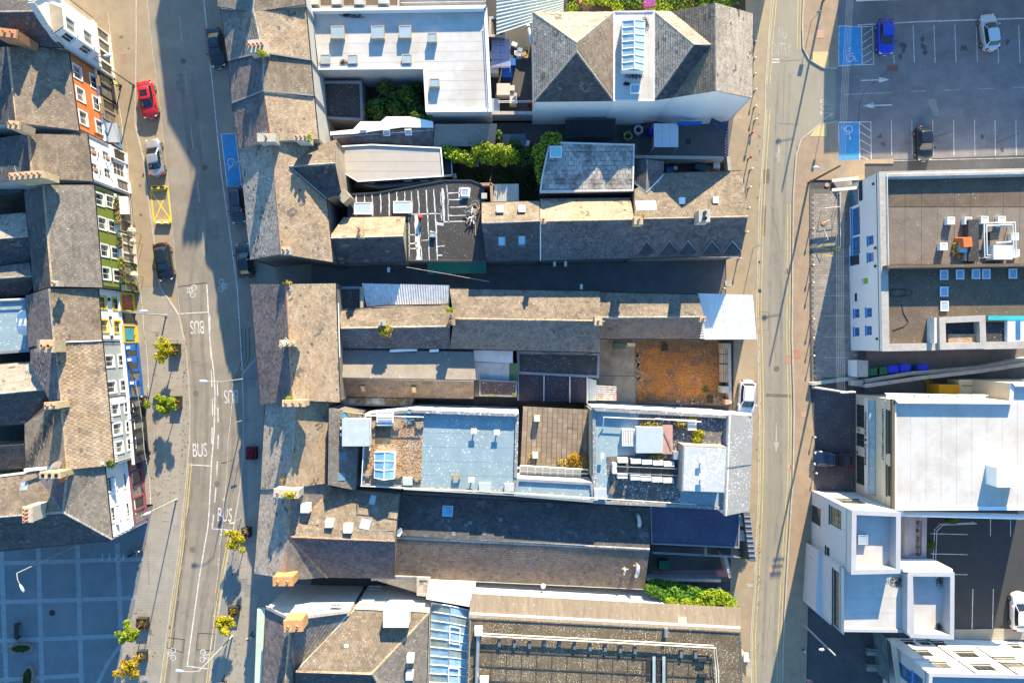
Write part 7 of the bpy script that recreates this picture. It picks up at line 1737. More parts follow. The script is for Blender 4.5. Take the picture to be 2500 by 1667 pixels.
# bottom right building
o7=Bld("white_apartment_block","white block with sunlit windows and dark downpipes at the bottom right corner",2420,1680)
roofp=[(2266,1642,8.6),(2640,1652,8.6)]
A,Q=(2640,1650,8.6),(2268,1642,8.6)
wl=[dict(px=x,py=y,w=1.25,h=w_,cols=2,frame=olivem,glass=pane_dark) for x,y,w_ in((2220,1568,.9),(2258,1569,.9),(2296,1571,.9),(2481,1578,.9))]
wl+=[dict(px=2258,py=1594,w=1.5,h=1.3,cols=2,frame=olivem),dict(px=2361,py=1597,w=2.3,h=1.3,cols=3,frame=olivem),dict(px=2300,py=1624,w=1.6,h=1.3,cols=2,frame=olivem),dict(px=2402,py=1629,w=2.2,h=1.3,cols=3,frame=olivem),dict(px=2466,py=1617,w=2.6,h=2.3,cols=3,rows=3,frame=olivem)]
F7=facade(o7,A,Q,white,wl)
A,Q=(2268,1642,8.6),(2262,1800,8.6)
facade(o7,A,Q,wm_,[dict(px=2206,py=1640,w=1.5,h=3.0,cols=2,frame=blue_frame,glass=pane_blue),dict(px=2240,py=1665,w=1.6,h=1.8,cols=2,frame=blue_frame,glass=pane_blue)])
flat(o7,[(2268,1642),(2640,1650),(2640,1800),(2262,1800)],8.7,FL["blue"],par=.6,pw=.35,wall=white,cop=cop2,nowall=[((2268,1642),(2640,1650)),((2268,1642),(2262,1800))])
for x0,y0,x1,y1 in((2262,1557,2380,1646),(2382,1580,2486,1648)):
    a=ray_plane(x0,y0,F7[0],F7[2]);c=ray_plane(x1,y1,F7[0],F7[2]);c.x=a.x=(a.x+c.x)/2;mesh("downpipe",MB().tube([a+F7[2]*.1,c+F7[2]*.1],.06,6),dark_plastic,o7.root)
mesh("ledge",MB().obox(F7[0]+Vector((0,0,5.6))+F7[2]*.01,F7[1]*F7[3],Vector((0,0,.15)),F7[2]*.2),wm_,o7.root)
mesh("shop_glazing",MB().obox(W(2162,1556,2.8),W(2170,1667,2.8)-W(2162,1556,2.8),Vector((.12,0,0)),Vector((0,0,-2.8))),M("shop_glass_blue",(.11,.16,.17),rough=.1,var=.4,ns=1),o7.root)
mesh("shop_canopy",MB().obox(W(2172,1556,3.2),W(2190,1680,3.2)-W(2172,1556,3.2),Vector((.5,0,0)),Vector((0,0,.25))),cr,o7.root)
for k in range(2):
    px,py=2125,1590+k*38;p=W(px,py);t_=thing("street_bench","grey street bench, %s of the two by the blue shop window"%("upper","lower")[k],"bench",tuple(p),"benches by the shop window")
    mesh("seat",MB().box((p.x,p.y,.45),(1.3,.5,.08)),M("bench_grey",(.28,.27,.25),var=.2),t_);mesh("backrest",MB().box((p.x,p.y+.6,.75),(1.35,.12,.35)),M("bench_grey",(.28,.27,.25)),t_)
    for s in(-1,1):mesh("leg",MB().box((p.x+s*.6,p.y+.2,.22),(.12,.9,.42)),M("bench_dark",(.10,.10,.10)),t_)
# building outside the top right corner whose white wall just shows
o8=Bld("white_building","long white wall of a building along the top of the car park",2300,-60)
flat(o8,[(2165,-70),(3000,-100),(3000,-300),(2168,-300)],6.6,FL["grey"],par=.2,wall=white,cop=stone)
o9=Bld("street_shade_block","unseen flat block added beyond the top of the frame to shade the side street",1760,-140)
flat(o9,[(1830,-62),(1900,-62),(1900,-200),(1830,-200)],3.4,FL["grey"],par=.1,wall=white)  # unseen low box, sized for the shadow it casts on the pavement
# walls and bins of the service lane
wall_thing("lane_wall","long double coped wall below the white office",[(2112,930),(2220,912),(2400,898),(2560,868)],1.6,.35,grey_render)
wall_thing("lane_wall","second coped wall running beside the lower edge of the service lane",[(2112,942),(2250,922),(2400,905),(2560,880)],2.2,.35,M("wall_tan",(.30,.26,.21),var=.2,streak=.2))
wall_thing("forecourt_wall","low white wall at the bottom of the forecourt of setts",[(1982,937),(2096,922)],.8,.3,white_metal);wall_thing("gate_pier","white rendered gate pier with a small blue sign beside the bins",[(2106,880),(2106,920)],2.4,1.0,pale_wall)
wall_thing("gate_pier","cream gate pier at the service lane entrance",[(2096,928),(2096,942)],1.5,.9,cr)
lidg,lidb=M("bin_green_lid",(.03,.13,.07),var=.1),M("bin_blue_lid",(.02,.05,.62),var=.1)
for k,(x,y,c,l,s) in enumerate(((2134,907,M("bin_green",(.02,.09,.05)),lidg,"leftmost green wheeled bin beside the white gate pier"),(2154,905,M("bin_green",(.02,.09,.05)),lidg,"green wheeled bin next to the blue bins"),(2181,901,blue_paint,lidb,"blue wheeled bin next to the green bins"),(2210,898,blue_paint,lidb,"blue wheeled bin in the middle of the lane row"),(2254,899,blue_paint,lidb,"blue wheeled bin standing apart at the end of the row"))):
    p=W(x,y,1.2);t_=thing("wheeled_bin",s,"bin",(p.x,p.y,0),"bins in the service lane")
    mesh("body",MB().box((p.x,p.y,.6),(1.15,.85,1.1),.05),c,t_);mesh("lid",MB().box((p.x,p.y,1.2),(1.22,.92,.09),.05,taper=.96),l,t_)
    for sx in(-1,1):mesh("wheel",MB().tube([(p.x+sx*.5,p.y-.35,.1),(p.x+sx*.42,p.y-.35,.1)],.1,8),black_metal,t_)
t_=thing("container","orange steel container in the service yard","container",tuple(W(2318,950)))
p=W(2318,950,2.4);mesh("body",MB().box((p.x,p.y,1.2),(2.3,1.05,2.35)),M("container_orange",(.72,.32,.015),var=.1),t_);mesh("door",MB().box((p.x+1.17,p.y,1.2),(.06,.9,2.1)),dark_plastic,t_)
for k in range(2):
    t_=thing("cream_cabin",("long cream cabin roof beside the orange container","short cream tank unit at the end of the cabin")[k],"cabin",tuple(W(2390+60*k,945)))
    p=W(2382+52*k,945,2.2);mesh("body",MB().box((p.x,p.y,1.1),((3.7,1.8)[k],1.7,2.2),.0),M("cabin_cream",(.70,.60,.36),var=.08),t_);mesh("roof_rib",MB().tube([(p.x-1.6+k*.8,p.y+.2,2.22),(p.x+1.6-k*.8,p.y+.1,2.22)],.04,5),dark_plastic,t_)
leafmass("weed",[(W(2268,930,.3),(.5,.4,.25))],130,.1,yellow_leaf,None,seed=91,kind="stuff",label="yellow weed growing by the coped lane wall")
for k,(x,y) in enumerate(((2270,1330),(2325,1268))):
    t_=thing("shrub",("small green shrub at the kerb of the new car park","green shrub in the corner bed under the white beam")[k],"shrub",tuple(W(x,y)));leafmass("foliage",[(W(x,y,.5),(.65,.6,.5))],500,.12,green_leaf,t_,seed=92+k);mesh("stem",MB().tube([W(x,y,0),W(x,y,.5)],.04,5),wood,t_)
t_=thing("guard_rail","white tubular rail around the kerb of the new car park","railing",tuple(W(2280,1300)));rail(t_,[(2372,1273,0),(2290,1276,0),(2276,1290,0),(2272,1370,0)],.9,white_metal,bars=2)
# ------------------------------------------------------------ vehicles
car_glass=M("car_glass",(.015,.02,.024),rough=.05,var=0,spec=.9)
tyre_m=M("tyre",(.018,.018,.018),rough=.8,var=.1);rim_m=M("alloy_rim",(.45,.45,.46),rough=.3,metal=.8,var=0)
lamp_m=M("headlight_lens",(.65,.67,.68),rough=.1,var=0,spec=.9);tail_m=M("tail_lens",(.40,.01,.01),rough=.15,var=0);plate_m=M("number_plate",(.7,.7,.68),var=0);trim_m=M("car_trim",(.02,.02,.022),rough=.5,var=0)
def paint(name,c,metal=.2):return M(name,c,rough=.26,var=0,metal=metal,spec=.6,coat=.6)
def make_car(label,px,py,deg,L,Wd,H,paintm,style="hatch",roofm=None,z=0.0,group=None,sun=False):
    p=W(px,py,.8);t=thing("parked_car",label,"car",(0,0,0),group)
    hw0=Wd/2
    hood,tail={"hatch":(.27,.07),"saloon":(.27,.16),"suv":(.27,.05),"estate":(.27,.04),"cabrio":(.33,.22)}[style]
    zb=.68*H if style!="suv" else.64*H
    xs=[-1,-.985,-.95,-.88,-.75,-.6,-.4,-.2,0,.2,.4,.6,.75,.88,.95,.985,1]
    rings=[];V=[];Fc=[]
    for s in xs:
        x=s*L/2;a=abs(s)
        e=1-.30*max(0,(a-.80)/.20)**2.2
        if s<0:e=1-.22*max(0,(a-.85)/.15)**2.2
        hw=hw0*e
        zt=zb
        if s>1-2*hood:k=(s-(1-2*hood))/(2*hood);zt=zb-.20*H*k**1.6
        if s<-(1-2*tail):zt=zb-.05*H*((-s-(1-2*tail))/(2*tail))
        zl=.2+.14*max(0,(a-.9)/.1)
        if a>.98:zt-=.07*H*(a-.98)/.02
        prof=[(0,zl),(.80*hw,zl),(.96*hw,zl+.08),(hw,.42*H*.9),(hw*.985,zt-.12),(hw*.955,zt-.045),(hw*.86,zt),(hw*.5,zt+.022),(0,zt+.03)]
        cv=.30*max(0,(a-.82)/.18)*(1 if s>0 else-1);prof3=[(x-cv*(y/hw0)**2,y,z_) for y,z_ in prof];ring=[(x,y,z_) for x,y,z_ in prof3]+[(x,-y,z_) for x,y,z_ in prof3[-2:0:-1]]
        rings.append(len(V));V+=ring
    n=16
    for i in range(len(xs)-1):
        for j in range(n):Fc.append((rings[i]+j,rings[i]+(j+1)%n,rings[i+1]+(j+1)%n,rings[i+1]+j))
    Fc.append(tuple(range(rings[0]+n-1,rings[0]-1,-1)));Fc.append(tuple(range(rings[-1],rings[-1]+n)))
    xf0,xr0=L/2-hood*L,-L/2+tail*L+(.04 if style!="saloon" else.0)*L
    slope_f,slope_r={"hatch":(.78,.40),"saloon":(.80,.70),"suv":(.70,.32),"estate":(.78,.30),"cabrio":(.62,.75)}[style]
    xf1,xr1=xf0-slope_f,xr0+slope_r
    lev=[(xr0,xf0,hw0*.90,zb+.0),(xr1-.03,xf1+.03,hw0*.735,H-.07),(xr1+.08,xf1-.10,hw0*.66,H-.015)]
    m=40;GV=[]
    for(x0,x1,hw,z_) in lev:
        for k in range(m):
            a=2*math.pi*k/m;ex=.36
            c_,s_=math.cos(a),math.sin(a)
            GV.append(((x0+x1)/2+(x1-x0)/2*math.copysign(abs(c_)**ex,c_),hw*math.copysign(abs(s_)**(ex*1.0),s_),z_))
    body=MB();body.add(V,Fc)
    parts={"windscreen":MB(),"rear_window":MB(),"side_window":MB(),"side_window2":MB()}
    gl_f=[]
    for k in range(m):
        k2=(k+1)%m;q=[GV[k],GV[k2],GV[m+k2],GV[m+k]]
        a=(2*math.pi*(k+.5)/m)%(2*math.pi);deg_=math.degrees(a)
        def out(v):return v
        key=None
        if deg_<40 or deg_>320:key="windscreen"
        elif 140<deg_<220:key="rear_window"
        elif 48<deg_<132:key="side_window" if not(86<deg_<94) else None
        elif 228<deg_<312:key="side_window2" if not(266<deg_<274) else None
        if key:
            c0=[Vector(v) for v in q];inn=[c0[0].lerp(c0[3],.05),c0[1].lerp(c0[2],.05),c0[2].lerp(c0[1],.05),c0[3].lerp(c0[0],.05)]
            parts[key].add(inn,[(0,1,2,3)])
        body.add(q,[(0,1,2,3)]) if not key else None
        body.add([GV[m+k],GV[m+k2],GV[2*m+k2],GV[2*m+k]],[(0,1,2,3)])
    rm_=MB().add([GV[2*m+k]for k in range(m)]+[((lev[2][0]+lev[2][1])/2,0,H+.02)],[(k,(k+1)%m,m) for k in range(m)])
    mesh("body",body,paintm,t,smooth=True)
    mesh("roof_panel",rm_,roofm or paintm,t,smooth=True)
    for k,mb in parts.items():mesh(k.rstrip("2"),mb,car_glass,t,smooth=True)
    if sun:
        mesh("sunroof",MB().box((lev[2][1]-.65,0,H+.012),(.7,hw0*.9,.012)),car_glass,t)
    if style in("suv","estate"):
        for s in(-1,1):mesh("roof_rail",MB().tube([(lev[2][0],s*hw0*.62,H+.05),(lev[2][1]-.1,s*hw0*.62,H+.05)],.025,6),rim_m,t)
    for sx in(.31*L,-.29*L):
        for sy in(-1,1):
            w=mesh("wheel",MB().tube([(sx,sy*(hw0-.19),.32),(sx,sy*(hw0+.012),.32)],.32,16),tyre_m,t)
            mesh("rim",MB().tube([(sx,sy*(hw0-.02),.32),(sx,sy*(hw0+.02),.32)],.2,10),rim_m,w)
    for sy in(-1,1):
        mesh("headlight",MB().box((L/2-.24,sy*hw0*.66,zb-.22*H+.03),(.26,.30,.10),sy*-.6),lamp_m,t)
        mesh("tail_light",MB().box((-L/2+.20,sy*hw0*.74,zb-.12),(.16,.28,.22),sy*.3),tail_m,t)
        mesh("mirror",MB().box((xf0-.28,sy*(hw0+.10),zb+.05),(.14,.20,.13),sy*.2),paintm if roofm is None else trim_m,t)
        mesh("door_seam",MB().box(((xf0+xr0)/2,sy*(hw0*.993),zb-.1),(.02,.03,.5)),trim_m,t)
    mesh("number_plate",MB().box((L/2+.0,0,.42),(.02,.5,.11)),plate_m,t);mesh("number_plate",MB().box((-L/2-.0,0,.55),(.02,.5,.11)),plate_m,t)
    mesh("bonnet_line",MB().box((xf0+.03,0,zb+.012),(.05,hw0*1.45,.03)),trim_m,t)
    mesh("wiper",MB().box((xf0-.10,.25,zb+.10),(.03,.55,.02),.1).box((xf0-.10,-.35,zb+.10),(.03,.45,.02),.1),trim_m,t)
    t.location=(p.x,p.y,z);t.rotation_euler=(0,0,math.radians(deg))
    return t
pb=paint("paint_black",(.012,.014,.017));pdg=paint("paint_dark_grey",(.035,.04,.045));pnv=paint("paint_navy",(.012,.022,.05))
make_car("red hatchback parked beside the orange house",359,243,-80,4.3,1.8,1.46,paint("paint_red",(.52,.008,.015),0),"hatch",sun=True)
make_car("silver saloon parked by the white house with tan shutters",376,384,98,4.4,1.78,1.45,paint("paint_silver",(.42,.42,.41),.6),"saloon",z=.004)
make_car("black hatchback parked on the setts below the yellow cross marking",398,639,-81,4.45,1.82,1.46,pb,"hatch")
make_car("black saloon at the kerb near the top of the right hand parking lane",526,116,-81,4.6,1.8,1.46,pb,"saloon",sun=True)
make_car("dark grey estate parked just below the blue disabled bay",578,500,-83,4.4,1.78,1.5,pdg,"estate")
make_car("black hatchback parked at the corner of the lane",596,636,97,4.1,1.78,1.48,pb,"hatch")
make_car("white car with black roof rails on the pavement by the dry plot",1823,972,-94,4.3,1.84,1.6,paint("paint_white",(.62,.65,.68),.05),"suv",z=.10)
make_car("bright blue car beside the upper disabled bay",2163,90,-89,4.1,1.8,1.5,paint("paint_blue",(.012,.03,.42),.2),"hatch")
make_car("silver hatchback at the upper right of the car park",2417,79,98,4.3,1.8,1.5,paint("paint_pale_silver",(.50,.53,.55),.4),"hatch")
make_car("black hatchback alone in the lower row of the car park",2257,349,-87,4.1,1.78,1.5,pb,"hatch")
make_car("dark navy convertible with black soft top before the cream office",2034,1121,177,4.4,1.8,1.36,pnv,"cabrio",roofm=M("soft_top",(.012,.012,.013),rough=.9,var=.1))
make_car("white car parked at the right edge of the new car park",2491,1493,90,4.5,1.85,1.5,paint("paint_bright_white",(.72,.72,.72),.0),"hatch")

# ------------------------------------------------------------ planters with small trees
bark=M("bark",(.10,.07,.045),var=.3,ns=5);planter_m=M("planter_black",(.035,.034,.035),rough=.6,var=.2,ns=3)
petal_o=M("petals_orange",(.5,.16,.02),isl=.8,var=.3,ns=5)
def planter(px,py,label,leaf,seed,petals,tree=True,size=(1.05,1.25),dx=0.0,dy=0.0,rz=.05):
    p=W(px,py,.7);t=thing("tree_planter" if tree else "flower_planter",label,"planter",(p.x,p.y,.1),"tree planters" if tree else None)
    w,d=size;m=MB()
    for sx,sy,ww,dd in((0,1,w,.08),(0,-1,w,.08),(1,0,.08,d-.16),(-1,0,.08,d-.16)):m.box((p.x+sx*(w/2-.04),p.y+sy*(d/2-.04),.42),(ww,dd,.64))
    mesh("box",m,planter_m,t);mesh("rim",MB().box((p.x,p.y+d/2-.03,.76),(w+.06,.1,.05)).box((p.x,p.y-d/2+.03,.76),(w+.06,.1,.05)).box((p.x-w/2+.03,p.y,.76),(.1,d-.14,.05)).box((p.x+w/2-.03,p.y,.76),(.1,d-.14,.05)),dark_plastic,t)
    mesh("soil",MB().box((p.x,p.y,.58),(w-.16,d-.16,.1)),soil,t)
    leafmass("flowers",[((p.x,p.y,.78 if tree else.9),(w*.45,d*.45,.16))],90 if tree else 700,.08,petals,t,seed=seed+300);leafmass("leaves",[((p.x,p.y,.74),(w*.46,d*.46,.14))],260,.09,green_leaf,t,seed=seed+400)
    if tree:
        c=Vector((p.x+dx,p.y+dy,2.55));mesh("trunk",MB().tube([(p.x,p.y,.6),(p.x+dx*.2,p.y+dy*.3,1.4),tuple(c)],[.06,.05,.03],7),bark,t)
        for k in range(5):
            a=k*1.26+seed;mesh("limb",MB().tube([(p.x+dx*.3,p.y+dy*.3,1.6),c+Vector((math.cos(a)*.6,math.sin(a)*.6,.2))],[.03,.012],5),bark,t)
        rr=random.Random(seed);bl=[(c+Vector((rr.gauss(0,.5),rr.gauss(0,.5),rr.gauss(0,.25))),(.40,.40,.32),rr.uniform(.5,1.2)) for k in range(15)]
        leafmass("crown",bl,3000,.11,leaf,t,seed=seed,flatk=.4)
planter(425,854,"planter with golden tree nearer the blue shopfront",yellow_leaf,1,petal_o,size=(1.1,1.4),dx=-.55)
planter(428,982,"planter with yellow green tree opposite the dark bay shopfronts",lime_leaf,2,petal_o,size=(1.1,1.4),dx=-.5)
planter(600,1300,"planter with golden tree beside the long slate house, at the bus marking",yellow_leaf,3,petal_mix,size=(.95,1.1),dx=-.35,dy=-.35)
planter(569,1493,"planter with yellow tree at the kerb above the lower right street lamp",yellow_leaf,4,petal_o,size=(1.1,1.1),dx=-.4,dy=-.35)
planter(346,1523,"planter with lime tree and red flowers at the plaza edge",lime_leaf,5,petal_red,size=(1.2,1.3),dx=-.55,dy=-.45)
planter(345,1602,"lowest planter with orange tinted tree at the plaza edge",M("leaf_amber",(.44,.31,.02),rough=.6,isl=.7,var=.3,trans=.3),6,petal_mix,size=(1.0,1.2),dx=-.4,dy=-.5)
planter(613,1106,"square planter of red flowers on the shaded pavement",green_leaf,7,petal_red,tree=False,size=(1.15,1.45))
def bed(px,py,w,d,rz,label):
    p=W(px,py,.5);t=thing("flower_bed",label,"planter",(p.x,p.y,.03),"raised beds on the plaza");n=16
    P_=[(p.x+w/2*math.cos(a)*math.cos(rz)-d/2*math.sin(a)*math.sin(rz),p.y+w/2*math.cos(a)*math.sin(rz)+d/2*math.sin(a)*math.cos(rz)) for a in[2*math.pi*k/n for k in range(n)]]
    mesh("rim",MB().prism(P_,.03,.45),M("bed_stone",(.26,.20,.14),var=.2,ns=3),t);mesh("soil",MB().prism(inset_poly(P_,.15),.45,.48),soil,t);leafmass("plants",[((p.x,p.y,.55),(w*.36 if rz<.5 else d*.36,d*.33 if rz<.5 else w*.36,.18))],500,.1,dark_leaf,t,seed=int(px))
bed(50,1583,2.6,1.15,.05,"oval raised bed below the plaza bench");bed(66,1655,2.8,1.25,1.4,"oval raised bed at the bottom edge of the plaza")
t_=thing("bench","dark bench on the shaded plaza","bench",tuple(W(40,1540)));p=W(40,1540,.45)
for k in range(4):mesh("slat",MB().box((p.x-.18+k*.13,p.y,.5),(.1,1.8,.05)),M("bench_slat",(.05,.045,.04),var=.2),t_)
for s in(-1,1):mesh("leg",MB().box((p.x,p.y+s*.75,.25),(.5,.1,.45)),black_metal,t_)
mesh("backrest",MB().box((p.x+.32,p.y,.72),(.06,1.8,.35)),M("bench_slat",(.05,.045,.04)),t_)
for k in range(4):
    x,y=259+k*17,1356;p=W(x,y);t_=thing("cycle_stand","steel cycle stand on the plaza, %s in the row from the wall"%("first","second","third","last")[k],"bike rack",tuple(p),"cycle stands on the plaza")
    mesh("hoop",MB().tube([(p.x-.05,p.y-.42,.03),(p.x-.05,p.y-.42,.75),(p.x+.05,p.y+.42,.75),(p.x+.05,p.y+.42,.03)],.035,6),steel,t_)
def motorbike(name,label,px,py,deg,s=1.0):
    p=W(px,py,.5);t=thing(name,label,"motorbike",(0,0,0))
    for x in(-.62,.62):w=mesh("wheel",MB().tube([(x,-.06,.3),(x,.06,.3)],.3,14),tyre_m,t);mesh("rim",MB().tube([(x,-.07,.3),(x,.07,.3)],.17,10),rim_m,w)
    mesh("body",MB().box((0,0,.5),(.7,.26,.36),0,.7),pb,t);mesh("fuel_tank",MB().ball((.18,0,.78),.22,10,6,(1.3,.8,.7)),pb,t,smooth=True);mesh("seat",MB().box((-.38,0,.80),(.75,.26,.1),0,.8),black_paint,t)
    mesh("handlebar",MB().tube([(.42,-.36,.98),(.5,-.1,1.0),(.5,.1,1.0),(.42,.36,.98)],.02,6),steel,t);mesh("headlight",MB().ball((.72,0,.82),.1,8,6),lamp_m,t);mesh("fork",MB().tube([(.62,.09,.3),(.5,.09,.95)],.03,6).tube([(.62,-.09,.3),(.5,-.09,.95)],.03,6),steel,t)
    t.location=(p.x,p.y,.05);t.rotation_euler=(0,0,math.radians(deg));t.scale=(s,)*3
motorbike("motorbike","dark motorbike parked on the plaza beside the cycle stands",329,1350,25)

# ------------------------------------------------------------ street lamps, poles, bollards
lamp_glass=M("lantern_shell",(.60,.62,.64),rough=.3,var=.05,metal=.2)
galv=M("lamp_column_grey",(.33,.34,.34),rough=.5,var=.1)
def street_lamp(label,px,py,arm,h=7.8,mat=None,arm_h=.35):
    p=W(px,py);t=thing("street_lamp",label,"street lamp",tuple(p),"street lamps")
    mat=mat or galv;mesh("column",MB().tube([p,p+Vector((0,0,1.2)),p+Vector((0,0,1.21)),p+Vector((0,0,h))],[.10,.10,.07,.05],8),mat,t);mesh("base_plate",MB().box((p.x,p.y,.13),(.35,.35,.06)),mat,t)
    a=Vector((arm[0],arm[1],arm_h));top=p+Vector((0,0,h));mesh("arm",MB().tube([top,top+a*.5+Vector((0,0,.12)),top+a],.035,6),mat,t)
    d=Vector((arm[0],arm[1],0)).normalized();c=top+a+d*.35;s=Vector((-d.y,d.x,0));m=MB()
    prof=[(-.45,.05),(-.3,.12),(0,.17),(.3,.14),(.45,.05)];n=10;vs=[]
    for x,r in prof:vs+=[c+d*x+s*r*math.cos(2*math.pi*j/n)+Vector((0,0,r*.55*math.sin(2*math.pi*j/n))) for j in range(n)]
    m.add(vs,[(i*n+j,i*n+(j+1)%n,(i+1)*n+(j+1)%n,(i+1)*n+j) for i in range(4) for j in range(n)]+[tuple(range(n-1,-1,-1)),tuple(range(4*n,5*n))])
    mesh("lantern",m,lamp_glass,t,smooth=True);return t
street_lamp("street lamp with its arm over the pavement by the yellow shopfront",407,770,(1.3,.1))
street_lamp("street lamp leaning over the orange house facade",328,210,(1.3,.1),mat=M("lamp_column_dark",(.13,.13,.14),rough=.5,var=.1))
street_lamp("street lamp rising in front of the white corner house",432,1218,(.5,.2))
street_lamp("street lamp with a long arm reaching over the bus bay",614,922,(-1.6,.05))
street_lamp("street lamp at the bottom kerb, right of the cycle symbols",568,1551,(-1.5,.15),h=8.6)
street_lamp("tall plaza lamp with its arm hanging towards the cover",186,1331,(.6,-1.1),h=9.6)
street_lamp("plaza lamp beside the oval beds, cut by the frame edge",41,1565,(-1.0,-.2),h=8.2)
def util_pole(label,px,py,h,mat,lampx=None,cross=None,r=.14,tall=None):
    p=W(px,py);t=thing("utility_pole",label,"pole",tuple(p));mesh("shaft",MB().tube([p,p+Vector((0,0,h))],[r,r*.65],9),mat,t)
    if lampx:a=p+Vector((0,0,h*.72));q=a+Vector(lampx);mesh("lamp_arm",MB().tube([a,q],.03,6),galv,t);mesh("lantern",MB().ball(q,.16,10,6,(2.2,1,.7)),lamp_glass,t,smooth=True)
    if cross:
        for k in range(3):z=h-.15-.3*k;mesh("crossarm",MB().box((p.x+.3,p.y,z),(1.3,.1,.1),.1),white_metal,t)
        for k in range(5):mesh("insulator",MB().lathe((p.x-.2+k*.26,p.y+.02,h-.1),[(.05,0),(.07,.05),(.04,.12),(.06,.18)],8),M("porcelain",(.75,.72,.66),var=0),t)
    return p+Vector((0,0,h))
util_pole("dark wooden pole with a bracket lamp near the entrance ramp",1973,447,7.9,M("pole_wood",(.16,.11,.07),var=.3,ns=4),(-1.7,.3,.25))
c1=util_pole("white pole carrying the five overhead cables by the gate pier",1984,945,8.2,white_metal,None,True)
util_pole("grey pole with a bracket lamp before the lower modern wing",1956,1518,8.4,galv,(-.5,-.3,.4),r=.12)
util_pole("dark pole at the top edge beside the no entry lettering",2007,6,8.2,M("pole_wood",(.16,.11,.07)),(-1.6,.2,.2))
cable_m=M("cable_sheath",(.34,.38,.36),var=.05)
for k in range(5):
    a=W(2044+k*4.6,948+k*1.2,7.6);q=W(2072+k*3.6,-60,8.4);path=[a.lerp(q,f)+Vector((0,0,-1.1*4*f*(1-f))) for f in[i/16 for i in range(17)]]
    o=mesh("overhead_cable",MB().tube(path,.010,5),cable_m,None,None,"%s of the five overhead cables above the forecourt"%("leftmost","second from left","middle","fourth from left","rightmost")[k],"cable","overhead cables")
def bollard(px,py,label,red=False,h=1.0,dark=False):
    p=W(px,py);t=thing("bollard",label,"bollard",(p.x,p.y,.1),"bollards along the side street");mt=black_metal if not dark else M("bollard_brown",(.10,.08,.06),var=.1)
    mesh("post",MB().lathe((p.x,p.y,.1),[(.09,0),(.09,.1),(.06,.14),(.055,h-.15),(.075,h-.12),(.075,h-.06)],10),mt,t)
    mesh("cap",MB().ball((p.x,p.y,.1+h),.12 if not red else.15,10,6),(red_paint if red else(M("bollard_cap",(.66,.62,.55),var=.1))),t,smooth=True)
nm=["topmost","second","third","fourth","fifth","sixth","seventh","eighth","ninth","tenth","eleventh","twelfth"]
for k,(x,y) in enumerate(((1838,110),(1838,150),(1838,188),(1839,226),(1839,266),(1840,298))):bollard(x,y,"pale capped bollard beside the hipped building, %s from the top of the photograph"%nm[k],h=.9)
bollard(1829,331,"red topped bollard nearer the hipped building",True);bollard(1825,390,"red topped bollard at the cluttered yard",True)
for k,(x,y) in enumerate(((1829,418),(1825,462),(1822,512),(1818,570),(1800,634),(1762,706))):bollard(x,y,"slim bollard outside the dormer house, %s down the pavement"%nm[k],dark=True)
for k,(x,y) in enumerate(((1976,562),(1977,650),(1976,692),(1977,780),(1977,825),(1978,868))):bollard(x,y,"slim bollard along the edge of the forecourt setts, %s from the top"%nm[k],dark=True)
for k,(x,y) in enumerate(((1983,1065),(1986,1152),(1958,1583))):bollard(x,y,"short cream capped post beside the tarmac before the %s"%("cream office door","navy convertible","lower grey pole")[k],h=.7,dark=True)
def sign_pole(label,px,py,h,panel,mat,rz=0.0):
    p=W(px,py);t=thing("sign_post",label,"sign",(p.x,p.y,.1));mesh("post",MB().tube([(p.x,p.y,.1),(p.x,p.y,h)],.035,6),galv,t);mesh("panel",MB().box((p.x,p.y+.04,h-.25),(panel[0],.04,panel[1]),rz),mat,t)
sign_pole("slim sign post beside the upper disabled bay kerb",1980,52,2.4,(.5,.5),M("sign_back",(.25,.25,.22),var=.1));sign_pole("parking sign post at the stop lettering",2008,296,2.3,(.3,.5),steel);sign_pole("turquoise framed sign at the lane corner",1838,606,2.6,(1.0,.3),M("sign_turquoise",(.05,.40,.48),var=.1),.1)
sign_pole("red and white round sign by the lower modern wing",1956,1640,2.4,(.6,.6),M("sign_red_white",(.55,.25,.25),var=.5,ns=6));sign_pole("round bus stop sign on the shaded pavement near the flower planter",571,1120,3.0,(.4,.5),black_paint);sign_pole("small yellow sign post at the lower planter kerb",590,1262,3.0,(.5,.3),M("sign_cream",(.6,.55,.3),var=.1));sign_pole("yellow bracket sign beside the golden tree planter",436,828,2.6,(.9,.1),yellow)
sign_pole("small signal post on the shaded right pavement above the red flowers",606,1022,3.2,(.7,.12),M("sign_gold",(.55,.42,.18),var=.1),.3)
for k,(x,y) in enumerate(((1350,648),(1376,648),(960,662),(1413,702))):
    p=W(x,y);t_=thing("hanging_sign",("white blade sign on the lane wall of the lichen slate house","round white sign on a red post in the lane","small white lamp on the cottage wall over the lane","white sign standing at the plot side of the lane")[k],"sign",(p.x,p.y,0))
    mesh("bracket",MB().tube([(p.x,p.y+.4,3.0),(p.x,p.y-.1,3.0)],.03,5).tube([(p.x,p.y,0),(p.x,p.y,3.0)],.03,5),black_metal if k!=1 else red_paint,t_);mesh("panel",MB().box((p.x,p.y-.15,2.85),(.28,.55,.4)),white_metal,t_)
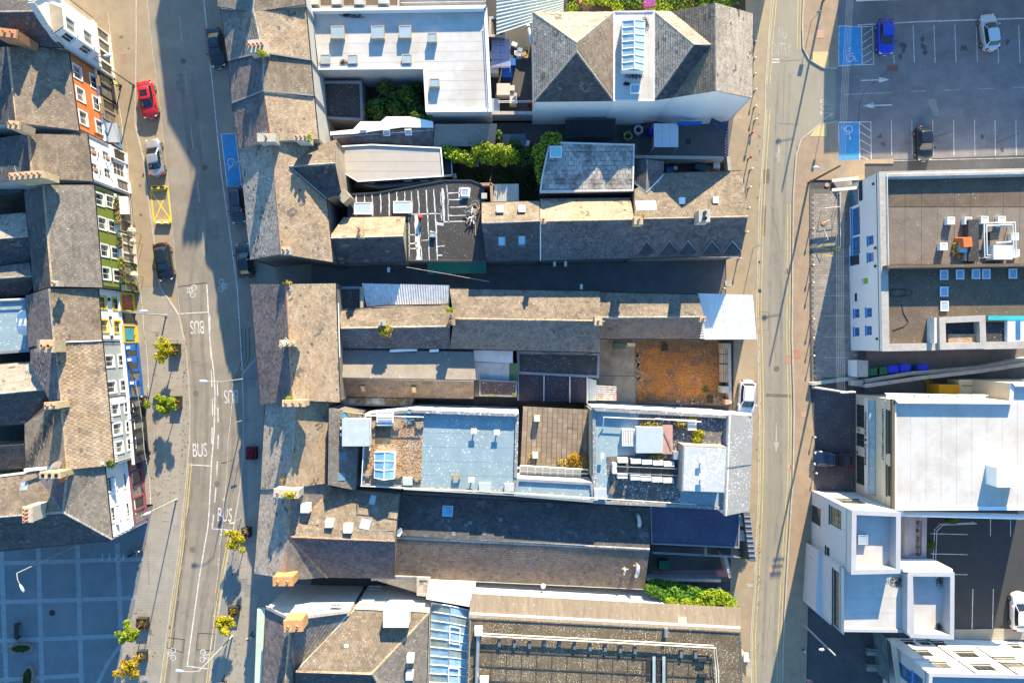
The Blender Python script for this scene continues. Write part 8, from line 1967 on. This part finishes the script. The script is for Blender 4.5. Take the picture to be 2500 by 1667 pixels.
for k,y in enumerate((452,536.5)):
    x=(386,395)[k];p=W(x,y+6 if k else y+5,.5);t_=thing("stand_base",("yellow concrete barrier block above the yellow cross marking","yellow concrete barrier block below the yellow cross marking")[k],"barrier",(p.x,p.y,0));n=20;hw,hd=.9,.22
    P_=[(p.x+(hw-hd)*(1 if math.cos(a)>0 else-1)+hd*math.cos(a),p.y+hd*math.sin(a)) for a in[2*math.pi*(i+.5)/n for i in range(n)]]
    mesh("block",MB().prism(P_,.0,.45),M("barrier_yellow",(.55,.38,.06),var=.15,ns=3),t_)
    for s in(-1,1):mesh("plate",MB().box((p.x+s*.42,p.y,.47),(.5,.22,.04)),canvas_white if k else black_metal,t_)

# parasols by the green guesthouse and café furniture
canvas_tan=M("canvas_tan",(.50,.42,.28),var=.1)
def parasol(px,py,label,r=.85):
    p=W(px,py,2.3);t=thing("parasol",label,"parasol",(p.x,p.y,.1),"parasols outside the green guesthouse");mesh("pole",MB().tube([(p.x,p.y,.1),(p.x,p.y,2.5)],.03,6),wood,t);n=8;vs=[(p.x,p.y,2.55)]+[(p.x+r*math.cos(2*math.pi*i/n),p.y+r*math.sin(2*math.pi*i/n),2.15) for i in range(n)]
    for i in range(n):mesh("panel",MB().add([vs[0],vs[1+i],vs[1+(i+1)%n],(vs[0][0],vs[0][1],2.52),(vs[1+i][0],vs[1+i][1],2.1),(vs[1+(i+1)%n][0],vs[1+(i+1)%n][1],2.1)],[(0,1,2),(1,4,5,2)]),canvas_tan,t)
parasol(319,565,"cream parasol nearest the middle of the green guesthouse",.55);parasol(325,672,"cream parasol at the lower end of the green guesthouse",.5);parasol(322,590,"small tan parasol behind the cream ones",.38)
def table(px,py,label):
    p=W(px,py,.75);t=thing("cafe_table",label,"table",(p.x,p.y,.1),"café tables outside the green guesthouse");mesh("top",MB().lathe((p.x,p.y,.8),[(.38,0),(.38,.03)],14),wood,t);mesh("leg",MB().tube([(p.x,p.y,.1),(p.x,p.y,.8)],.04,6),black_metal,t)
table(322,548,"round café table beside the middle parasol");table(332,690,"round café table below the lower parasol")
# bunting across the pavement and along the right kerb
def bunting(pts,label,n,seed):
    P_=[W(*p) for p in pts];t=thing("bunting",label,"bunting",tuple(P_[0]));path=[]
    for i in range(len(P_)-1):
        for k in range(8):f=k/8;path.append(P_[i].lerp(P_[i+1],f)-Vector((0,0,1.2*f*(1-f))))
    path.append(P_[-1]);mesh("cord",MB().tube(path,.014,4),canvas_white,t)
    r=random.Random(seed);ms=[white_metal,white_metal,red_paint,M("flag_blue",(.2,.3,.55),var=0)]
    for k in range(n):
        f=(k+.5)/n*(len(path)-1);i=int(f);p=path[i].lerp(path[i+1],f-i);d=(path[i+1]-path[i]).normalized();sd=Vector((d.y,-d.x,0))*r.uniform(.12,.3);dn=Vector((0,0,-.24))
        mesh("pennant",MB().add([p-d*.11,p+d*.11,p+sd+dn],[(0,1,2)]),r.choice(ms),t)
bunting([(262,30,4.2),(275,190,4.2),(300,330,4.2)],"string of bunting along the orange and white houses",26,1)
bunting([(306,330,3.9),(312,460,3.9),(322,560,3.9),(336,680,3.9),(350,800,3.9),(362,950,3.9)],"string of bunting along the green and yellow houses",46,2)
bunting([(330,930,4.0),(352,1100,4.0),(368,1230,4.0)],"string of red and white bunting along the blue grey houses",30,3)
bunting([(568,930,5.0),(556,1080,5.0),(545,1240,5.0),(536,1330,5.0),(525,1450,5.0),(512,1600,5.0)],"string of bunting hung over the right side of the main street",52,4)
o=mesh("overhead_cable",MB().tube([W(992,652,4.5),W(1092,669,4.2),W(1195,688,4.5)],.015,5),canvas_white,None,None,"single pale cable slung across the lane by the green canopy","cable")

# ------------------------------------------------------------ plants
def bush(name,label,cat,blobs,n,size,mats,seed,base,part="foliage"):
    t=thing(name,label,cat,tuple(base))
    for k,(mt,fr) in enumerate(mats):leafmass(part if k==0 else "new_growth",blobs if k==0 else[(Vector(b[0])+Vector((0,0,.25)),b[1]) for b in blobs],int(n*fr),size,mt,t,seed=seed+k)
    b0=blobs[0][0];mesh("stem",MB().tube([(base[0],base[1],0),(b0[0],b0[1],b0[2])],.06,6),bark,t);return t
r_=random.Random(3)
bush("courtyard_shrub","dark green overgrown shrub filling the courtyard below the white hall","shrub",[(W(900+r_.uniform(0,130),212+r_.uniform(0,72),2.0+r_.uniform(-.6,.8)),(.9,.8,.7)) for k in range(24)],7000,.17,((dark_leaf,.75),(green_leaf,.35)),5,W(965,245))
bush("climbing_plant","green creeper hanging over the white stepped parapet","plant",[(W(1025,287,4.0),(.7,.4,.4)),(W(1048,289,4.0),(.35,.5,.4)),(W(1010,280,3.8),(.5,.3,.3))],600,.13,((green_leaf,1),),6,W(1020,285))
hb=[(W(x,y,z_),(.75,.8,.7)) for x,y,z_ in((1095,372,3.0),(1112,380,3.2),(1130,384,3.2),(1150,392,3.0),(1165,372,3.4),(1185,365,3.6),(1200,372,3.7),(1222,368,3.7),(1205,388,3.3),(1240,375,3.6),(1232,390,3.2),(1255,385,3.2),(1185,385,3.2))]
bush("hedge","bright yellow green hedge between the beige extension and the ivy wall","hedge",hb,6500,.15,((green_leaf,.45),(lime_leaf,.75)),7,W(1180,380))
bush("hedge","darker green hedge tops behind the bright hedge","hedge",[(W(x,y,z_),(.8,.7,.7)) for x,y,z_ in((1150,350,2.6),(1190,345,2.6),(1210,333,2.8),(1255,355,2.6),(1285,372,2.8),(1300,385,2.8),(1275,392,2.6))],2800,.15,((green_leaf,.7),(dark_leaf,.4)),8,W(1220,352))
bush("ivy","ivy spilling over the left edge of the patched flat roof","ivy",[(W(x,y,z_),(.55,.8,.5)) for x,y,z_ in((1330,345,5.5),(1322,365,5.5),(1318,385,5.3),(1316,405,5.1),(1318,420,4.9),(1322,435,4.6),(1345,340,5.6),(1360,340,5.5),(1310,370,4.9))],4200,.12,((green_leaf,.9),(lime_leaf,.25)),9,W(1318,385))
tufts("undergrowth","dark tangled undergrowth in the sunken garden",[(1080,420),(1330,400),(1340,515),(1190,515)],1800,.5,dark_leaf,12)
leafmass("undergrowth",[(W(1110+r_.uniform(0,200),425+r_.uniform(0,70),.4),(.8,.7,.4)) for k in range(14)],2500,.15,dark_leaf,None,seed=13,kind="stuff",label="low dark bushes in the sunken garden")
iv=[(W(x,y,z_),(.9,.55,.55)) for x,y,z_ in[(1590+k*17,1436+k*1.5+(k%3)*7,5.0) for k in range(12)]+[(1600+k*16,1424+k*3,3.6) for k in range(9)]]
bush("ivy_mass","thick dark green ivy covering the end of the cream side wall","ivy",iv,9000,.17,((green_leaf,.9),(M('leaf_bright',(.10,.24,.018),rough=.6,isl=.7,var=.3,trans=.3),.6)),14,W(1680,1440))
bush("ivy_mass","sunlit lime green ivy at the street corner of the speckled roof hall","ivy",[(W(x,y,5.7),(.7,.5,.35)) for x,y in((1745,1460),(1762,1465),(1778,1472),(1770,1455),(1735,1470),(1788,1480),(1640,1466),(1675,1470),(1705,1470),(1725,1452),(1755,1448))],4200,.13,((lime_leaf,1),),15,W(1765,1465))
bush("street_weed","green weed at the foot of the dark screen wall","weed",[(W(1818,1357,.5),(.6,.35,.3))],250,.12,((green_leaf,1),),16,W(1818,1357))
leafmass("garden_growth",[(W(1395+r_.uniform(0,400),-20+r_.uniform(0,42),.6),(1.0,.8,.5)) for k in range(34)],6000,.18,green_leaf,None,seed=17,kind="stuff",label="overgrown garden behind the hipped building")
leafmass("garden_growth",[(W(1395+r_.uniform(0,260),-10+r_.uniform(0,30),.8),(.8,.6,.4)) for k in range(16)],2200,.17,lime_leaf,None,seed=18,kind="stuff",label="pale green weeds in the garden behind the hipped building")
simplebox("skip_bin","magenta wheeled bin in the overgrown garden","bin",1585,6,1.3,.9,1.1,M("bin_magenta",(.40,.05,.30),var=.1),.05,lid=M("bin_magenta_lid",(.22,.04,.20),var=.1));simplebox("tarp_heap","red covered heap in the overgrown garden","heap",1674,6,1.6,1.1,.6,red_paint,.3)
# ------------------------------------------------------------ yard things
for k,(x,y,w,d,l) in enumerate(((1250,152,.75,.75,"upper blue bin in the bin yard"),(1238,178,1.15,1.0,"larger lower blue bin in the bin yard"))):
    simplebox("wheeled_bin",l,"bin",x,y,w,d,1.1,M("bin_blue",(.02,.10,.42),var=.1),.03,group=None,lid=M("bin_blue_lid2",(.03,.14,.50),var=.1))
cardb=M("cardboard",(.36,.25,.15),var=.2,ns=3)
for k in range(9):
    x,y=(1256,1262,1268,1273,1279,1284,1270,1281,1264)[k],(108,128,140,135,132,138,122,120,132)[k]
    simplebox("carton","%s in the heap of rubbish by the purple shelter"%("white carton at the top","white torn carton","flattened grey carton","small pale carton","tan carton","tan leaning carton","blue white carton","dark carton","grey white carton")[k],"carton",x,y,random.uniform(.4,.8),random.uniform(.35,.6),random.uniform(.25,.6),(white_metal,white_metal,steel,canvas_white,cardb,cardb,M("carton_blue",(.30,.36,.55),var=.1),dark_plastic,steel)[k],random.uniform(-.6,.6))
for k,x in enumerate((1290,1297)):p=W(x,250,1.0);t_=thing("gas_bottle",("left red gas bottle at the foot of the hipped building","right red gas bottle at the foot of the hipped building")[k],"gas bottle",(p.x,p.y,0));mesh("cylinder",MB().lathe((p.x,p.y,0),[(.15,0),(.16,.1),(.16,.75),(.1,.9),(.04,.95)],12),red_paint,t_,smooth=True);mesh("valve",MB().lathe((p.x,p.y,.95),[(.04,0),(.04,.1)],8),steel,t_)
mesh_=MB().tube([W(1290,68,4.5),W(1294,85,5.0),W(1298,105,5.4)],.2,10);t_=thing("flue_pipe","silver flue pipe on the wall of the hipped building","flue",tuple(W(1290,80)));mesh("pipe",mesh_,steel,t_,smooth=True);mesh("cap",MB().tube([W(1288,64,4.5),W(1290,68,4.6)],.28,10),steel,t_)
def bulk_bag(px,py,label,mat,s):
    p=W(px,py,.8);t=thing("bulk_bag",label,"bag",(p.x,p.y,0));n=18;r=random.Random(s);m=MB();vs=[]
    for k,(rr,z_) in enumerate(((.40,0),(.52,.3),(.55,.7),(.50,.95),(.36,.88),(.3,.5))):vs+=[(p.x+rr*(1+r.uniform(-.12,.12))*math.cos(2*math.pi*j/n),p.y+rr*(1+r.uniform(-.12,.12))*math.sin(2*math.pi*j/n),z_+r.uniform(-.05,.05)) for j in range(n)]
    m.add(vs,[(i*n+j,i*n+(j+1)%n,(i+1)*n+(j+1)%n,(i+1)*n+j) for i in range(5) for j in range(n)]);mesh("sack",m,mat,t);mesh("contents",MB().lathe((p.x,p.y,.4),[(.34,0),(.3,.1),(.1,.14)],12),soil,t)
bulk_bag(1533,332,"open yellow bulk bag in the walled yard",M("bag_yellow",(.32,.34,.14),var=.2,ns=4),1);bulk_bag(1559,317,"open white bulk bag in the walled yard",M("bag_white",(.45,.48,.52),var=.15,ns=4),2)
simplebox("wheeled_bin","purple bin behind the polycarbonate canopy","bin",1592,318,.7,.9,1.1,M("bin_violet",(.06,.03,.35),var=.1));simplebox("drain_grate","square dark grating in the walled yard","grating",1681,345,.6,.6,.04,dark_plastic,0,.012)
for k,(x,y,w,d,h,mt,l) in enumerate(((1636,415,.9,.7,.5,M("crate_blue",(.05,.12,.25),var=.2),"blue crate in the dark yard of the dormer house"),(1650,410,.4,.4,.3,white_metal,"small white box in the dark yard of the dormer house"),(1712,408,1.5,.8,.9,M("tarp_blue",(.03,.07,.10),var=.3),"blue tarpaulined barrel in the cluttered yard"),(1750,403,.8,.7,1.0,steel,"silver cabinet in the cluttered yard"),(1728,413,.8,.9,.6,M("rust_heap",(.16,.08,.03),var=.4,ns=4),"rusty engine heap in the cluttered yard"),(1640,396,1.3,.25,.3,wood,"timber length against the coped yard wall"),(1288,350,.45,.7,.8,white_metal,"white appliance at the end of the hedge"),(1300,350,.55,.6,.5,M("crate_red",(.28,.03,.04),var=.1),"red crate at the end of the hedge"),(1110,430,.4,.6,.8,white_metal,"white panel leaning by the fire stair"))):
    simplebox("yard_box",l,"box",x,y,w,d,h,mt,random.uniform(-.3,.3))
b=Bld("tin_shed","small pale corrugated shed roof in the sunken garden above the lane house",1232,470,cat="shed")
corrugated(b,[(1201,450,3.0),(1266,449,3.0),(1267,494,2.8),(1204,495,2.8)],M("tin_bluish",(.42,.48,.46),var=.15,col2=(.66,.62,.5),mixs=.7,mixa=.6),pitch=.2,amp=.02);mesh("wall",MB().prism([(W(x,y,2.8).x,W(x,y,2.8).y) for x,y in((1204,453),(1264,452),(1264,492),(1206,492))],0,2.65),dark_render,b.root)
b=Bld("brick_stub","low brick chimney breast wall beside the seamed roof",1185,455,cat="wall")
for a,q in(((1172,447),(1200,446)),((1196,446),(1198,495))):mesh("wall",MB().obox(W(*a,4.8),W(*q,4.8)-W(*a,4.8),Vector((.3,-.3,0)),Vector((0,0,-4.8))),M("brick_soft",(.36,.22,.15)),b.root)
b=Bld("glasshouse","small lean-to with blue grey sheet roof beside the bin yard wall",1250,340,cat="shed");corrugated(b,[(1215,328,2.6),(1283,327,2.6),(1283,358,2.2),(1215,355,2.2)],M("sheet_slate_blue",(.10,.14,.18),var=.15),amp=.015);mesh("wall",MB().prism([(W(x,y,2.2).x,W(x,y,2.2).y) for x,y in((1218,331),(1281,330),(1281,355),(1218,353))],0,2.1),dark_render,b.root)

# ------------------------------------------------------------ people
skin_m=M("skin",(.52,.32,.22),rough=.6,var=.05);hair_m=M("hair_dark",(.03,.02,.015),var=.1)
def limbs(name,verts,edges,mat,parent,sub=1):
    me=bpy.data.meshes.new(name);me.from_pydata([v[:3]for v in verts],edges,[]);o=bpy.data.objects.new(name,me);COL.objects.link(o)
    m=o.modifiers.new("skin",'SKIN');m.use_smooth_shade=True
    for i,v in enumerate(verts):me.skin_vertices[0].data[i].radius=(v[3],v[4]if len(v)>4 else v[3]);me.skin_vertices[0].data[i].use_root=(i==0)
    s=o.modifiers.new("sub",'SUBSURF');s.levels=s.render_levels=sub
    bpy.context.view_layer.update();dg=bpy.context.evaluated_depsgraph_get();me2=bpy.data.meshes.new_from_object(o.evaluated_get(dg));bpy.data.objects.remove(o)
    me2.materials.clear();me2.materials.append(mat);o=bpy.data.objects.new(name,me2);COL.objects.link(o);o.parent=parent;ORG[o.name]=ORG[parent.name];return o
def person(label,px,py,deg,top,legs,stride=.22,arm=.2,t=None,lean=0.0):
    p=W(px,py);t=t or thing("person",label,"person",(0,0,0))
    t.location=(0,0,0);ORG[t.name]=Vector((0,0,0));s=stride
    # one continuous body: pelvis root, spine, head, arms and legs; x is forward
    V=[(0,0,.95,.14,.11),(0,0,1.15,.14,.10),(.02+lean,0,1.38,.17,.11),(.03+lean,0,1.50,.06,.06),(.05+lean,0,1.62,.085,.10),(.06+lean,0,1.74,.075,.09),
         (0,.10,.90,.09,.09),(s*.6,.10,.50,.062,.062),(s*.8,.10,.10,.045,.045),(s*.8+.16,.10,.06,.04,.035),
         (0,-.10,.90,.09,.09),(-s*.3,-.10,.50,.062,.062),(-s,-.10,.12,.045,.045),(-s+.15,-.10,.06,.04,.035),
         (.02+lean,.21,1.42,.055,.055),(-arm*.4,.25,1.15,.042,.042),(arm*.2,.26,.92,.032,.032),(arm*.5,.26,.84,.03,.04),
         (.02+lean,-.21,1.42,.055,.055),(arm*.5,-.25,1.15,.042,.042),(arm*1.2,-.25,.95,.032,.032),(arm*1.6,-.24,.90,.03,.04)]
    E=[(0,1),(1,2),(2,3),(3,4),(4,5),(0,6),(6,7),(7,8),(8,9),(0,10),(10,11),(11,12),(12,13),(2,14),(14,15),(15,16),(16,17),(2,18),(18,19),(19,20),(20,21)]
    body=limbs("body",V,E,skin_m,t,1)
    g=lambda i,k=.018:(*V[i][:3],*[r+k for r in V[i][3:]])
    idx=[1,0,2,14,15,16,18,19,20];limbs("jacket",[g(i,.022) for i in idx],[(0,1),(0,2),(2,3),(3,4),(4,5),(2,6),(6,7),(7,8)],top,t,1)
    idx=[0,6,7,8,10,11,12];limbs("trousers",[g(i,.016) for i in idx],[(0,1),(1,2),(2,3),(0,4),(4,5),(5,6)],legs,t,1)
    mesh("hair",MB().ball((.03+lean,0,1.72),.118,12,8,(1.0,.9,.85)),hair_m,t,smooth=True)
    mesh("face",MB().ball((.155+lean,0,1.64),.018,8,5,(1.2,.8,1)).ball((.13+lean,.035,1.67),.012,6,4).ball((.13+lean,-.035,1.67),.012,6,4).box((.14+lean,0,1.595),(.02,.05,.012)),skin_m,t)
    for k,i in enumerate((17,21)):
        x,y,z_=V[i][:3];m=MB()
        for f in range(4):m.tube([(x,y-.03+f*.02,z_-.02),(x+.015,y-.03+f*.02,z_-.06),(x+.03,y-.03+f*.02,z_-.09+abs(f-1.5)*.008)],[.009,.009,.007],5)
        m.tube([(x+.02,y+(.03 if k else-.03),z_+.01),(x+.05,y+(.045 if k else-.045),z_-.04)],[.01,.008],5);mesh("fingers",m,skin_m,t)
    for i in(9,13):x,y,z_=V[i][:3];mesh("shoe",MB().box((x-.06,y,.045),(.28,.10,.09),0,.85),black_paint,t)
    t.location=(p.x,p.y,.1);t.rotation_euler=(0,0,math.radians(deg));return t
hv=M("hi_vis_yellow",(.55,.72,.03),var=.05);jeans=M("denim",(.04,.06,.12),var=.2)
person("person in a high visibility yellow jacket outside the orange house",297,213,200,hv,black_paint,.1,.5)
person("person in a white shirt walking on the shaded lower right pavement",619,1545,265,canvas_white,black_paint)
person("person in dark clothes and white cap walking past the dark bay shopfronts",362,967,80,M("cloth_navy",(.03,.035,.06),var=.1),jeans)
person("person in a white and red top standing at the corner of the lane",612,636,250,M("cloth_white_red",(.55,.30,.32),var=.5,ns=6),jeans,.1)
person("person in a red jacket beside the dark grey estate",601,518,200,M("cloth_crimson",(.30,.02,.05),var=.1),jeans,.08)
person("person in a red top among the garden weeds",1413,18,40,red_paint,jeans,.1)
person("dark clothed person on the lower pavement beside the bottom lamp",552,1655,95,black_paint,black_paint,.3,lean=.1)

# aerials on chimneys and small roof clutter
def aerial(px,py,z,az,label):
    p=W(px,py,z);t=thing("tv_aerial",label,"aerial",tuple(p));top=p+Vector((0,0,1.3));d=Vector((math.cos(az),math.sin(az),0));s=Vector((-d.y,d.x,0))
    mesh("mast",MB().tube([p,top],.02,5),steel,t);m=MB().tube([top-d*.5,top+d*.6],.015,4)
    for k in range(6):m.tube([top+d*(-.45+k*.2)-s*.2,top+d*(-.45+k*.2)+s*.2],.01,4)
    mesh("elements",m,steel,t)
for k,(x,y,z,l) in enumerate(((650,336,11.7,"tv aerial on the rendered stack above the blue disabled bay"),(702,838,11.3,"tv aerial on the stack of the broad slate house"),(114,845,11.6,"tv aerial on the stack between the yellow windowed and blue grey houses"),(63,428,12.3,"tv aerial on the long stack of six pots"),(1720,527,9.9,"tv aerial on the pale stack of the dormer house"),(1461,783,7.7,"tv aerial on the stack beside the dry plot"),(698,1205,9.9,"tv aerial on the weedy stack below the plot"),(715,1528,12.0,"tv aerial on the orange stack of the bottom slate block"))):aerial(x,y,z,.4+k*.5,l)
